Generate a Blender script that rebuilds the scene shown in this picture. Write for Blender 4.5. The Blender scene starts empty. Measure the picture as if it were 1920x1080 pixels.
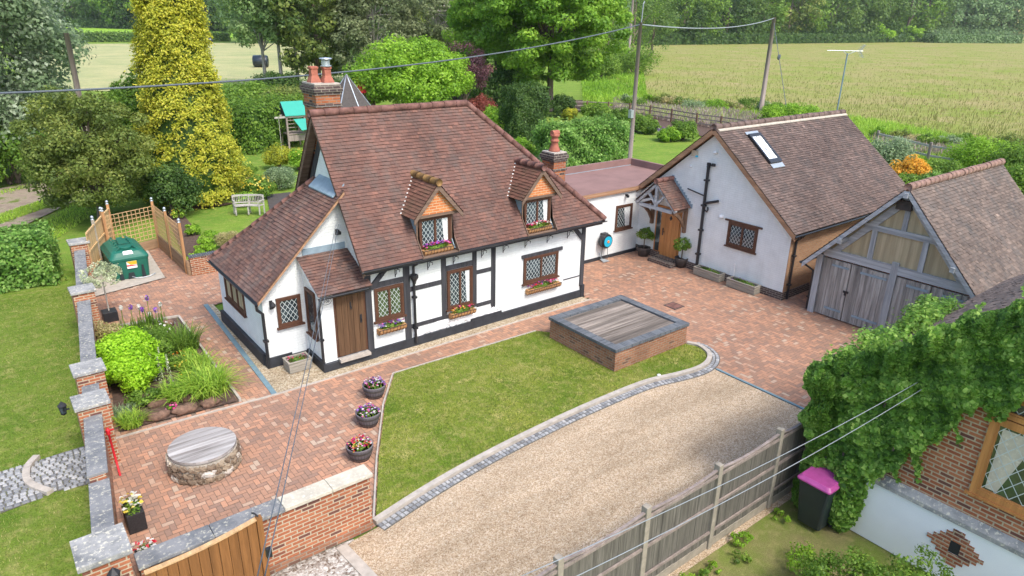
import bpy, math, random
import numpy as np
from mathutils import Matrix, Vector
random.seed(7)
RNG = np.random.default_rng(11)
scene = bpy.context.scene
COL = scene.collection

# ---------------------------------------------------------------- camera, world, sun, exposure
FPX, PITCH, ROLL, YAW, CAMZ = 1297.17, math.radians(21.187), math.radians(1.0556), math.radians(38.2414), 8.8
cp, sp = math.cos(PITCH), math.sin(PITCH)
cy, sy = math.cos(YAW), math.sin(YAW)
_M = np.array([[cy, sy, 0], [-sy, cy, 0], [0, 0, 1]])
_r = _M @ np.array([1, 0, 0.]); FWD = _M @ np.array([0, cp, -sp]); _u = _M @ np.array([0, sp, cp])
R2 = _r * math.cos(ROLL) + _u * math.sin(ROLL); U2 = -_r * math.sin(ROLL) + _u * math.cos(ROLL)
CPOS = np.array([0, 0, CAMZ])
cam_data = bpy.data.cameras.new("camera")
cam_data.sensor_width = 36.0
cam_data.lens = FPX / 1920 * 36
cam_data.clip_start = 0.1
cam_data.clip_end = 5000
cam = bpy.data.objects.new("camera", cam_data)
COL.objects.link(cam)
cam.matrix_world = Matrix([[R2[0], U2[0], -FWD[0], 0], [R2[1], U2[1], -FWD[1], 0], [R2[2], U2[2], -FWD[2], CAMZ], [0, 0, 0, 1]])
scene.camera = cam

SUN_EL, SUN_AZ = math.radians(52), math.atan2(-1.0, 0.05)      # direction TO the sun, azimuth from +X
world = bpy.data.worlds.new("World"); scene.world = world
world.use_nodes = True
nt = world.node_tree
bg = nt.nodes["Background"]
sky = nt.nodes.new("ShaderNodeTexSky"); sky.sky_type = 'NISHITA'; sky.sun_disc = False
sky.sun_elevation = SUN_EL; sky.sun_rotation = math.pi / 2 - SUN_AZ
sky.air_density = 1.0; sky.dust_density = 3.0; sky.ozone_density = 1.0
nt.links.new(sky.outputs[0], bg.inputs[0]); bg.inputs[1].default_value = 0.15
sun_d = bpy.data.lights.new("sun", 'SUN'); sun_d.energy = 1.3; sun_d.angle = math.radians(13); sun_d.color = (1, 0.96, 0.9)
sun = bpy.data.objects.new("sun", sun_d); COL.objects.link(sun)
_sd = Vector((math.cos(SUN_EL) * math.cos(SUN_AZ), math.cos(SUN_EL) * math.sin(SUN_AZ), math.sin(SUN_EL)))
sun.rotation_euler = _sd.to_track_quat('Z', 'Y').to_euler()
scene.view_settings.view_transform = 'Standard'; scene.view_settings.look = 'None'
scene.view_settings.exposure = 1.17; scene.view_settings.gamma = 1
scene.view_settings.use_curve_mapping = False

def P(x, y, z=0.0):
    d = FWD * FPX + R2 * (x - 960) + U2 * (540 - y)
    return CPOS + d * (z - CAMZ) / d[2]
def PD(x, y, dist):
    d = FWD * FPX + R2 * (x - 960) + U2 * (540 - y)
    return CPOS + d * dist / math.hypot(d[0], d[1])

# ---------------------------------------------------------------- materials
def lin(c):
    return tuple(((v / 255) / 12.92 if v / 255 <= 0.04045 else ((v / 255 + 0.055) / 1.055) ** 2.4) for v in c)
class N:
    def __init__(s, name):
        s.m = bpy.data.materials.new(name); s.m.use_nodes = True
        s.t = s.m.node_tree; s.b = s.t.nodes["Principled BSDF"]; s.out = s.t.nodes["Material Output"]
    def n(s, typ, ins=None, **kw):
        nd = s.t.nodes.new("ShaderNode" + typ)
        for k, v in kw.items(): setattr(nd, k, v)
        for k, v in (ins or {}).items(): s.set(nd.inputs[k], v)
        return nd
    def set(s, sock, v):
        if isinstance(v, bpy.types.NodeSocket): s.t.links.new(v, sock)
        elif isinstance(v, (tuple, list)) and len(v) == 3 and sock.type == 'RGBA': sock.default_value = (*v, 1)
        else: sock.default_value = v
    def coord(s, kind='UV', scale=(1, 1, 1)):
        tc = s.n('TexCoord')
        mp = s.n('Mapping', {'Vector': tc.outputs[kind]}); mp.inputs['Scale'].default_value = scale
        return mp.outputs[0]
    def noise(s, scale, detail=4, vec=None, rough=0.55, dist=0):
        nd = s.n('TexNoise', {'Scale': scale, 'Detail': detail, 'Roughness': rough, 'Distortion': dist})
        if vec is not None: s.set(nd.inputs['Vector'], vec)
        return nd.outputs['Fac']
    def ramp(s, fac, stops, interp='LINEAR'):
        nd = s.n('ValToRGB'); s.set(nd.inputs[0], fac); cr = nd.color_ramp; cr.interpolation = interp
        while len(cr.elements) < len(stops): cr.elements.new(0.5)
        for e, (p, c) in zip(cr.elements, stops):
            e.position = p; e.color = (*c, 1) if len(c) == 3 else c
        return nd.outputs[0]
    def mix(s, fac, a, b, blend='MIX'):
        nd = s.n('Mix', data_type='RGBA', blend_type=blend)
        s.set(nd.inputs[0], fac); s.set(nd.inputs[6], a); s.set(nd.inputs[7], b)
        return nd.outputs[2]
    def math(s, op, a, b=0.5, clamp=False):
        nd = s.n('Math', operation=op, use_clamp=clamp); s.set(nd.inputs[0], a); s.set(nd.inputs[1], b)
        return nd.outputs[0]
    def attr(s, name='tint'):
        return s.n('Attribute', attribute_name=name).outputs['Fac']
    def bump(s, h, strength=0.5, dist=0.02):
        nd = s.n('Bump', {'Height': h, 'Strength': strength, 'Distance': dist}); s.set(s.b.inputs['Normal'], nd.outputs[0])
    def fin(s, col=None, rough=0.85, spec=0.3, metal=0.0):
        if col is not None: s.set(s.b.inputs['Base Color'], col)
        s.set(s.b.inputs['Roughness'], rough); s.b.inputs['Specular IOR Level'].default_value = spec
        s.set(s.b.inputs['Metallic'], metal)
        return s.m
g = lambda v: (v, v, v)

def m_plain(name, c, rough=0.7, var=0.15, scale=6, spec=0.3, metal=0.0, bump=0.0):
    s = N(name); v = s.coord('Object')
    f = s.noise(scale, 5, v)
    col = s.ramp(f, [(0.25, tuple(x * (1 - var) for x in c)), (0.75, tuple(min(1, x * (1 + var)) for x in c))])
    if bump: s.bump(s.noise(scale * 6, 4, v), bump, 0.01)
    return s.fin(col, rough, spec, metal)

def m_brick(name, c1, c2, mortar, c3=None, rot=False, bumpf=0.6, dirt=0.35, bw=0.225, rh=0.075, ms=0.011, noff=0.5, dark=None):
    s = N(name); uv = s.coord('UV')
    if rot: uv = s.n('Mapping', {'Vector': uv, 'Rotation': (0, 0, math.pi / 2)}).outputs[0]
    br = s.n('TexBrick', {'Vector': uv, 'Color1': c1, 'Color2': c2, 'Mortar': mortar, 'Scale': 1.0, 'Mortar Size': ms,
                          'Mortar Smooth': 0.2, 'Bias': 0.0, 'Brick Width': bw, 'Row Height': rh}, offset=noff)
    br2 = s.n('TexBrick', {'Vector': uv, 'Color1': g(0), 'Color2': g(1), 'Mortar': g(0.5), 'Scale': 1.0, 'Mortar Size': 0,
                           'Bias': 0.0, 'Brick Width': bw, 'Row Height': rh}, offset=noff)
    col = br.outputs['Color']
    if c3:
        k = s.ramp(s.math('FRACT', s.math('MULTIPLY', br2.outputs['Color'], 7.31)), [(0.86, g(0)), (0.9, g(1))])
        k = s.math('MULTIPLY', k, s.math('SUBTRACT', 1.0, br.outputs['Fac']))
        col = s.mix(k, col, c3)
    n1 = s.noise(1.3, 5, s.coord('Object')); n2 = s.noise(28, 4, s.coord('Object'))
    col = s.mix(dirt, col, s.ramp(n1, [(0.3, g(0.35)), (0.7, g(1.0))]), 'MULTIPLY')
    col = s.mix(0.35, col, s.ramp(n2, [(0.3, g(0.6)), (0.7, g(1.15))]), 'MULTIPLY')
    h = s.math('ADD', s.math('MULTIPLY', s.math('SUBTRACT', 1.0, br.outputs['Fac']), 1.0), s.math('MULTIPLY', n2, 0.35))
    s.bump(h, bumpf, 0.012)
    return s.fin(col, 0.9, 0.2)

def m_paintbrick(name, c, bumpf=0.65):
    s = N(name); uv = s.coord('UV')
    br = s.n('TexBrick', {'Vector': uv, 'Color1': g(1), 'Color2': g(0.9), 'Mortar': g(0), 'Scale': 1.0, 'Mortar Size': 0.008,
                          'Mortar Smooth': 0.7, 'Bias': 0.0, 'Brick Width': 0.225, 'Row Height': 0.075})
    o = s.coord('Object'); n1 = s.noise(2.2, 5, o); n2 = s.noise(22, 4, o)
    col = s.ramp(n1, [(0.25, tuple(x * 0.88 for x in c)), (0.6, c)])
    col = s.mix(0.10, col, br.outputs['Color'], 'MULTIPLY')
    st = s.noise(1.0, 5, s.coord('Object', (5, 5, .5)), 0.65)
    col = s.mix(0.2, col, s.ramp(st, [(0.35, (.80, .80, .78)), (0.6, g(1.0))]), 'MULTIPLY')
    h = s.math('ADD', s.math('MULTIPLY', br.outputs['Fac'], -0.6), s.math('MULTIPLY', n2, 0.9))
    s.bump(h, bumpf, 0.012)
    return s.fin(col, 0.75, 0.25)

def m_tile(name, c1, c2, c3, moss, mossamt=0.25, rise=0.5):
    s = N(name); t = s.attr('tint'); o = s.coord('Object')
    col = s.ramp(t, [(0.0, c1), (0.4, c2), (0.8, c3), (1.0, tuple(min(1, x * 1.35) for x in c3))])
    n1 = s.noise(0.55, 6, o, 0.6); n2 = s.noise(30, 4, o)
    n3 = s.noise(2.3, 6, s.coord('Object', (1, 1, 0.35)), 0.65)
    col = s.mix(s.ramp(n3, [(0.45, g(0)), (0.72, g(mossamt * 1.6))]), col, moss)
    col = s.mix(0.65, col, s.ramp(n1, [(0.3, g(0.55)), (0.68, g(1.15))]), 'MULTIPLY')
    col = s.mix(0.4, col, s.ramp(n2, [(0.3, g(0.6)), (0.7, g(1.2))]), 'MULTIPLY')
    s.bump(n2, 0.4, 0.006)
    return s.fin(col, 0.85, 0.25)

def m_wood(name, c1, c2, along='V', scale=1.0, rough=0.75, bump=0.4, cont=1.0):
    s = N(name)
    sc = {'V': (30, 1.6, 1), 'U': (1.6, 30, 1)}[along]
    v = s.coord('UV', tuple(x * scale for x in sc))
    f = s.noise(1.0, 6, v, 0.65, 0.6)
    f2 = s.noise(0.35, 2, s.coord('UV', tuple(x * scale for x in {'V': (22, .3, 1), 'U': (.3, 22, 1)}[along])))
    col = s.ramp(f, [(0.3, c1), (0.7, c2)])
    col = s.mix(0.5 * cont, col, s.ramp(f2, [(0.35, g(0.5)), (0.65, g(1.25))]), 'MULTIPLY')
    s.bump(f, bump, 0.008)
    return s.fin(col, rough, 0.3)

def m_leaf(name, c_dark, c_mid, c_light, trans=0.4, rough=0.55, spec=0.35):
    s = N(name); t = s.attr('tint')
    col = s.ramp(t, [(0.0, c_dark), (0.5, c_mid), (1.0, c_light)])
    s.fin(col, rough, spec)
    tr = s.n('BsdfTranslucent', {'Color': s.mix(0.5, col, c_light)})
    mx = s.n('MixShader'); mx.inputs[0].default_value = trans
    s.t.links.new(s.b.outputs[0], mx.inputs[1]); s.t.links.new(tr.outputs[0], mx.inputs[2]); s.t.links.new(mx.outputs[0], s.out.inputs[0])
    return s.m

def m_grass(name, c1, c2, c3, sc=1.0, stretch=(1, 1, 1)):
    lo, hi = (0.36, 0.66) if name in ('pasture', 'mown_hay_field') else (0.35, 0.65)
    s = N(name); o = s.coord('Object', stretch)
    a = s.noise(0.7 * sc, 6, o, 0.6); b = s.noise(5 * sc, 6, o, 0.7); c = s.noise(45 * sc, 5, o, 0.7)
    col = s.mix(s.ramp(a, [(lo, g(0)), (hi, g(1))]), c1, c2)
    col = s.mix(s.ramp(b, [(0.48, g(0)), (0.72, g(0.85))]), col, c3)
    w_ = s.noise(1.9 * sc, 6, o, 0.72)
    col = s.mix(s.ramp(w_, [(0.56, g(0)), (0.70, g(0.8))]), col, tuple(min(1, x * 1.15) for x in c3))
    col = s.mix(0.75, col, s.ramp(c, [(0.3, g(0.45)), (0.7, g(1.4))]), 'MULTIPLY')
    s.bump(c, 0.8, 0.03)
    return s.fin(col, 0.95, 0.1)

M = {}
M['brick_wall'] = m_brick('brick_wall', (0.33, 0.105, 0.055), (0.47, 0.18, 0.09), (0.50, 0.41, 0.29), c3=(0.17, 0.075, 0.06), dirt=0.3, ms=0.013)
M['brick_orange'] = m_brick('brick_orange', (0.55, 0.17, 0.06), (0.68, 0.26, 0.09), (0.6, 0.42, 0.26), dirt=0.15)
M['brick_buff'] = m_brick('brick_buff', (0.40, 0.22, 0.12), (0.48, 0.28, 0.155), (0.36, 0.27, 0.19), dirt=0.25)
M['brick_dark'] = m_brick('brick_dark', (0.07, 0.055, 0.055), (0.13, 0.09, 0.085), (0.30, 0.27, 0.22))
M['brick_chimney'] = m_brick('brick_chimney', (0.42, 0.13, 0.06), (0.55, 0.2, 0.08), (0.33, 0.26, 0.2), c3=(0.09, 0.06, 0.055), dirt=0.7)
M['brick_plinth'] = m_brick('brick_weathered', (0.33, 0.14, 0.08), (0.45, 0.22, 0.13), (0.36, 0.29, 0.22), c3=(0.2, 0.11, 0.08), dirt=0.6)
M['brick_blue'] = m_brick('brick_blue', (0.10, 0.115, 0.135), (0.17, 0.19, 0.21), (0.2, 0.2, 0.2), bw=0.075, rh=0.45, ms=0.006)
M['white_brick'] = m_paintbrick('white_painted_brick', (0.78, 0.82, 0.82))
M['white_render'] = m_plain('white_render', (0.80, 0.83, 0.84), 0.8, 0.06, 1.2, bump=0.15)
M['white_stone'] = m_plain('white_painted_rubble', (0.80, 0.80, 0.81), 0.8, 0.08, 4, bump=0.8)
M['black_paint'] = m_plain('black_paint', (0.035, 0.038, 0.045), 0.6, 0.25, 5, bump=0.3)
M['black_timber'] = m_wood('black_timber', (0.03, 0.032, 0.038), (0.07, 0.07, 0.078), 'V', 0.6)
M['black_plastic'] = m_plain('black_plastic', (0.02, 0.022, 0.026), 0.35, 0.1, 5, spec=0.5)
M['brown_frame'] = m_plain('brown_joinery', (0.095, 0.045, 0.028), 0.5, 0.2, 10)
M['brown_board'] = m_wood('brown_board', (0.13, 0.085, 0.06), (0.23, 0.16, 0.12), 'U')
M['oak_beam'] = m_wood('weathered_oak', (0.30, 0.32, 0.34), (0.50, 0.52, 0.54), 'V')
M['oak_beam_h'] = m_wood('weathered_oak_beam', (0.30, 0.32, 0.34), (0.50, 0.52, 0.54), 'U')
M['oak_brown'] = m_wood('brown_oak', (0.13, 0.08, 0.05), (0.24, 0.15, 0.1), 'V')
M['oak_door'] = m_wood('oak_door', (0.40, 0.17, 0.055), (0.55, 0.26, 0.09), 'V', rough=0.45)
M['dark_door'] = m_wood('dark_stained_door', (0.085, 0.045, 0.022), (0.15, 0.085, 0.045), 'V')
M['garage_door'] = m_wood('grey_garage_boards', (0.16, 0.15, 0.14), (0.50, 0.48, 0.45), 'V', 0.5, cont=1.7)
M['infill'] = m_wood('ochre_infill', (0.38, 0.31, 0.19), (0.48, 0.41, 0.27), 'V', 0.6, bump=0.1)
M['gate_wood'] = m_wood('stained_gate', (0.17, 0.075, 0.022), (0.27, 0.125, 0.04), 'V', rough=0.5)
M['fence_old'] = m_wood('grey_fence_boards', (0.075, 0.07, 0.06), (0.185, 0.175, 0.15), 'V')
M['fence_new'] = m_wood('pale_fence_boards', (0.50, 0.32, 0.14), (0.68, 0.47, 0.24), 'V', cont=0.6)
M['post_new'] = m_wood('brown_post', (0.36, 0.18, 0.08), (0.5, 0.28, 0.13), 'V')
M['trellis'] = m_wood('trellis_batten', (0.48, 0.29, 0.14), (0.62, 0.42, 0.22), 'V')
M['sleeper'] = m_wood('retaining_board', (0.25, 0.16, 0.09), (0.38, 0.26, 0.16), 'U')
M['grey_deck'] = m_wood('grey_deck_boards', (0.09, 0.075, 0.062), (0.31, 0.265, 0.225), 'U', 0.45, cont=1.9)
M['well_lid'] = m_wood('bleached_lid', (0.20, 0.18, 0.165), (0.50, 0.48, 0.46), 'U', 0.45, cont=1.2)
M['pole_wood'] = m_wood('pole_wood', (0.20, 0.16, 0.14), (0.33, 0.28, 0.25), 'V', 0.5)
M['grey_wood'] = m_wood('silvered_wood', (0.33, 0.31, 0.28), (0.52, 0.49, 0.45), 'U')
M['trough_wood'] = m_wood('trough_wood', (0.22, 0.2, 0.16), (0.42, 0.39, 0.33), 'U')
M['concrete'] = m_plain('concrete', (0.42, 0.38, 0.32), 0.9, 0.18, 7, bump=0.4)
M['concrete_post'] = m_plain('concrete_post', (0.29, 0.26, 0.21), 0.9, 0.2, 9, bump=0.3)
M['kerb'] = m_plain('kerb_stone', (0.42, 0.38, 0.33), 0.9, 0.2, 8, bump=0.4)
M['steel_blue'] = m_plain('blue_edging', (0.15, 0.235, 0.27), 0.7, 0.15, 4)
M['lead'] = m_plain('lead_flashing', (0.24, 0.32, 0.38), 0.5, 0.2, 4, spec=0.5)
M['lead_came'] = m_plain('lead_came', (0.50, 0.56, 0.56), 0.5, 0.1, 9)
M['terracotta'] = m_plain('terracotta', (0.34, 0.12, 0.08), 0.75, 0.2, 6)
M['ridge'] = m_plain('ridge_tile', (0.165, 0.083, 0.068), 0.85, 0.55, 5, bump=0.3)
M['ridge_moss'] = m_plain('mossy_ridge_tile', (0.22, 0.13, 0.05), 0.9, 0.5, 6, bump=0.4)
M['ridge_garage'] = m_plain('garage_ridge_tile', (0.25, 0.155, 0.125), 0.85, 0.4, 6, bump=0.4)
M['felt'] = m_plain('red_mineral_felt', (0.24, 0.145, 0.13), 0.9, 0.18, 1.3, bump=0.2)
M['white_mortar'] = m_plain('white_mortar', (0.75, 0.75, 0.73), 0.8, 0.1, 8)
M['white_plastic'] = m_plain('white_plastic', (0.8, 0.81, 0.81), 0.4, 0.05, 4, spec=0.5)
M['tan_fascia'] = m_wood('tan_fascia', (0.30, 0.17, 0.095), (0.42, 0.25, 0.15), 'U')
M['soil'] = m_plain('soil', (0.10, 0.065, 0.05), 0.95, 0.45, 9, bump=0.8)
M['iron'] = m_plain('black_iron', (0.025, 0.026, 0.03), 0.5, 0.1, 6)
M['galv'] = m_plain('galvanised_metal', (0.45, 0.5, 0.54), 0.4, 0.1, 6, metal=0.6)
M['tank_green'] = m_plain('green_tank_plastic', (0.012, 0.125, 0.085), 0.45, 0.12, 2.5, spec=0.4)
M['cable'] = m_plain('grey_cable', (0.10, 0.12, 0.14), 0.6, 0.1, 3)
M['cable_light'] = m_plain('pale_cable', (0.25, 0.28, 0.30), 0.6, 0.1, 3)
M['red_paint'] = m_plain('red_paint', (0.55, 0.02, 0.03), 0.45, 0.1, 6)
M['turq'] = m_plain('turquoise_canvas', (0.03, 0.33, 0.26), 0.6, 0.06, 3)
M['navy'] = m_plain('dark_canvas', (0.02, 0.03, 0.05), 0.6, 0.1, 3)
M['bin_lid'] = m_plain('purple_bin_lid', (0.42, 0.075, 0.27), 0.2, 0.25, 3, spec=0.5)
M['bin_body'] = m_plain('dark_bin_plastic', (0.018, 0.028, 0.032), 0.4, 0.1, 4, spec=0.5)
M['barrel'] = m_wood('barrel_planter', (0.10, 0.09, 0.10), (0.2, 0.185, 0.2), 'V')
M['coir'] = m_plain('coir_liner', (0.46, 0.25, 0.11), 0.95, 0.35, 30, bump=0.6)
M['dark_basket'] = m_plain('dark_rattan', (0.03, 0.028, 0.03), 0.6, 0.3, 40, bump=0.6)
M['cyan'] = m_plain('cyan_plastic', (0.02, 0.42, 0.62), 0.4, 0.05, 4, spec=0.5)
M['orange_pl'] = m_plain('orange_plastic', (0.8, 0.22, 0.05), 0.4, 0.05, 4)
M['bale'] = m_plain('bale_wrap', (0.012, 0.02, 0.03), 0.3, 0.3, 2, spec=0.6)
M['slate'] = m_plain('slate_shingle', (0.075, 0.066, 0.062), 0.8, 0.25, 8, bump=0.3)
M['rock'] = m_plain('sandstone_rock', (0.17, 0.105, 0.075), 0.95, 0.6, 9, bump=1.0)
M['granite'] = m_plain('granite', (0.36, 0.37, 0.38), 0.8, 0.3, 10, bump=0.4)
M['bark'] = m_wood('bark', (0.10, 0.075, 0.055), (0.24, 0.19, 0.15), 'V', 0.4, bump=0.8)
M['bark_pale'] = m_wood('pale_bark', (0.26, 0.24, 0.21), (0.44, 0.42, 0.38), 'V', 0.4, bump=0.5)
M['curtain'] = m_plain('white_curtain', (0.7, 0.72, 0.72), 0.9, 0.2, 14)

def m_coping(name, base, dark, pale):
    s = N(name); o = s.coord('Object'); a = s.noise(2.6, 6, o, 0.65); b = s.noise(16, 5, o, 0.75)
    col = s.ramp(a, [(0.3, dark), (0.6, base)])
    col = s.mix(s.ramp(b, [(0.54, g(0)), (0.63, g(0.9))]), col, pale)
    s.bump(b, 0.4, 0.01)
    return s.fin(col, 0.9, 0.2)
M['coping'] = m_coping('lichened_coping', (0.22, 0.225, 0.23), (0.11, 0.12, 0.13), (0.46, 0.44, 0.36))
M['coping_cream'] = m_coping('cream_coping', (0.54, 0.50, 0.40), (0.38, 0.35, 0.29), (0.64, 0.60, 0.50))
M['coping_cap'] = m_coping('lichened_cap', (0.34, 0.34, 0.33), (0.13, 0.14, 0.145), (0.6, 0.57, 0.46))

M['tile_main'] = m_tile('plain_tiles_red', (0.10, 0.06, 0.052), (0.16, 0.086, 0.069), (0.24, 0.12, 0.09), (0.12, 0.11, 0.10), 0.38)
M['tile_annex'] = m_tile('plain_tiles_brown', (0.085, 0.055, 0.05), (0.155, 0.088, 0.072), (0.27, 0.14, 0.10), (0.21, 0.2, 0.18), 0.25)
M['tile_white'] = m_tile('plain_tiles_grey', (0.075, 0.055, 0.05), (0.13, 0.093, 0.08), (0.22, 0.155, 0.13), (0.075, 0.072, 0.07), 0.45)
M['tile_garage'] = m_tile('plain_tiles_buff', (0.088, 0.07, 0.06), (0.15, 0.115, 0.098), (0.25, 0.19, 0.155), (0.10, 0.10, 0.098), 0.4)
M['tile_dormer'] = m_tile('plain_tiles_dormer', (0.10, 0.05, 0.04), (0.18, 0.085, 0.06), (0.26, 0.12, 0.085), (0.12, 0.1, 0.06), 0.3)

def m_glass(name, c=(0.02, 0.03, 0.035)):
    s = N(name); f = s.noise(2.5, 3, s.coord('Object'))
    col = s.ramp(f, [(0.35, c), (0.7, tuple(x * 3 + 0.01 for x in c))])
    return s.fin(col, 0.06, 0.8)
M['glass'] = m_glass('window_glass')
M['glass_green'] = m_glass('green_reflecting_glass', (0.03, 0.045, 0.02))
M['sky_glass'] = m_glass('rooflight_glass', (0.5, 0.55, 0.6)); 

def m_paver():
    s = N('brick_pavers'); t = s.attr('tint'); o = s.coord('Object')
    col = s.ramp(t, [(0.0, (0.31, 0.20, 0.15)), (0.35, (0.38, 0.225, 0.155)), (0.65, (0.44, 0.25, 0.165)), (0.9, (0.51, 0.275, 0.175)), (1.0, (0.48, 0.37, 0.28))])
    n1 = s.noise(0.35, 5, o, 0.6); n2 = s.noise(35, 4, o)
    col = s.mix(0.55, col, s.ramp(n1, [(0.3, (0.62, 0.62, 0.63)), (0.66, (1.12, 1.1, 1.07))]), 'MULTIPLY')
    col = s.mix(0.3, col, s.ramp(n2, [(0.3, g(0.7)), (0.7, g(1.15))]), 'MULTIPLY')
    s.bump(n2, 0.3, 0.004)
    return s.fin(col, 0.85, 0.25)
M['paver'] = m_paver()
M['joint'] = m_plain('paver_joint', (0.20, 0.15, 0.115), 0.95, 0.3, 12)
def m_sett():
    s = N('granite_setts'); t = s.attr('tint'); n2 = s.noise(30, 4, s.coord('Object'))
    col = s.ramp(t, [(0, (0.17, 0.175, 0.185)), (0.5, (0.29, 0.30, 0.31)), (1, (0.41, 0.41, 0.41))])
    col = s.mix(0.4, col, s.ramp(n2, [(0.3, g(0.6)), (0.7, g(1.2))]), 'MULTIPLY'); s.bump(n2, 0.5, 0.006)
    return s.fin(col, 0.8, 0.3)
M['sett'] = m_sett()
M['tar'] = m_plain('sett_joint', (0.12, 0.115, 0.10), 0.95, 0.3, 12)
def m_gravel(name, cs, size=48):
    s = N(name); o = s.coord('Object')
    v = s.n('TexVoronoi', {'Vector': o, 'Scale': size}); v2 = s.n('TexVoronoi', {'Vector': o, 'Scale': size * 2.1})
    r = s.n('SeparateColor', {0: v.outputs['Color']}).outputs[0]; r2 = s.n('SeparateColor', {0: v2.outputs['Color']}).outputs[1]
    k = s.math('ADD', s.math('MULTIPLY', r, 0.6), s.math('MULTIPLY', r2, 0.4))
    col = s.ramp(k, [(0.12, cs[0]), (0.4, cs[1]), (0.65, cs[2]), (0.9, cs[3])])
    d = s.math('ADD', v.outputs['Distance'], s.math('MULTIPLY', v2.outputs['Distance'], 0.6))
    n1 = s.noise(0.8, 5, s.coord('Object', (.35, 1.6, 1)), 0.6); n5 = s.noise(4, 5, o, .7)
    col = s.mix(0.7, col, s.ramp(n1, [(0.3, (.58, .56, .52)), (0.7, g(1.12))]), 'MULTIPLY')
    col = s.mix(0.35, col, s.ramp(n5, [(0.3, g(.65)), (0.7, g(1.15))]), 'MULTIPLY')
    s.bump(s.math('SUBTRACT', 1.0, d), 0.9, 0.02)
    return s.fin(col, 0.9, 0.2)
M['gravel'] = m_gravel('pea_gravel', [(0.31, 0.21, 0.125), (0.55, 0.405, 0.265), (0.67, 0.53, 0.37), (0.78, 0.69, 0.56)])
M['gravel_strip'] = m_gravel('pale_gravel', [(0.24, 0.17, 0.10), (0.46, 0.36, 0.23), (0.60, 0.50, 0.36), (0.72, 0.66, 0.52)], 30)
M['rubble'] = m_gravel('loose_stone_drive', [(0.16, 0.12, 0.09), (0.38, 0.34, 0.3), (0.5, 0.48, 0.44), (0.66, 0.64, 0.6)], 16)

M['grass_ground'] = m_grass('garden_grass', (0.12, 0.22, 0.03), (0.18, 0.28, 0.04), (0.26, 0.28, 0.07), 0.6)
M['lawn'] = m_grass('front_lawn', (0.12, 0.20, 0.02), (0.24, 0.27, 0.045), (0.40, 0.35, 0.13), 0.9)
M['lawn_left'] = m_grass('side_lawn', (0.10, 0.175, 0.02), (0.165, 0.23, 0.035), (0.28, 0.27, 0.09), 0.8)
M['pasture'] = m_grass('pasture', (0.29, 0.265, 0.10), (0.19, 0.255, 0.035), (0.35, 0.275, 0.145), 0.11, (1, 1, 1))
M['verge'] = m_grass('rough_verge', (0.13, 0.24, 0.03), (0.19, 0.29, 0.05), (0.27, 0.25, 0.1), 0.25)
M['hay'] = m_grass('mown_hay_field', (0.30, 0.34, 0.15), (0.46, 0.42, 0.21), (0.26, 0.29, 0.15), 0.16)
M['far_green'] = m_grass('far_green_field', (0.22, 0.40, 0.03), (0.26, 0.44, 0.05), (0.2, 0.33, 0.04), 0.02)
def m_track():
    s = N('dirt_track'); o = s.coord('Object'); a = s.noise(0.9, 6, o, 0.65); b = s.noise(30, 4, o)
    col = s.ramp(a, [(0.36, (0.24, 0.185, 0.145)), (0.5, (0.33, 0.27, 0.21)), (0.58, (0.13, 0.18, 0.04))])
    col = s.mix(0.5, col, s.ramp(b, [(0.3, g(0.6)), (0.7, g(1.2))]), 'MULTIPLY'); s.bump(b, 0.6, 0.02)
    return s.fin(col, 0.95, 0.1)
M['track'] = m_track()

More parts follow.
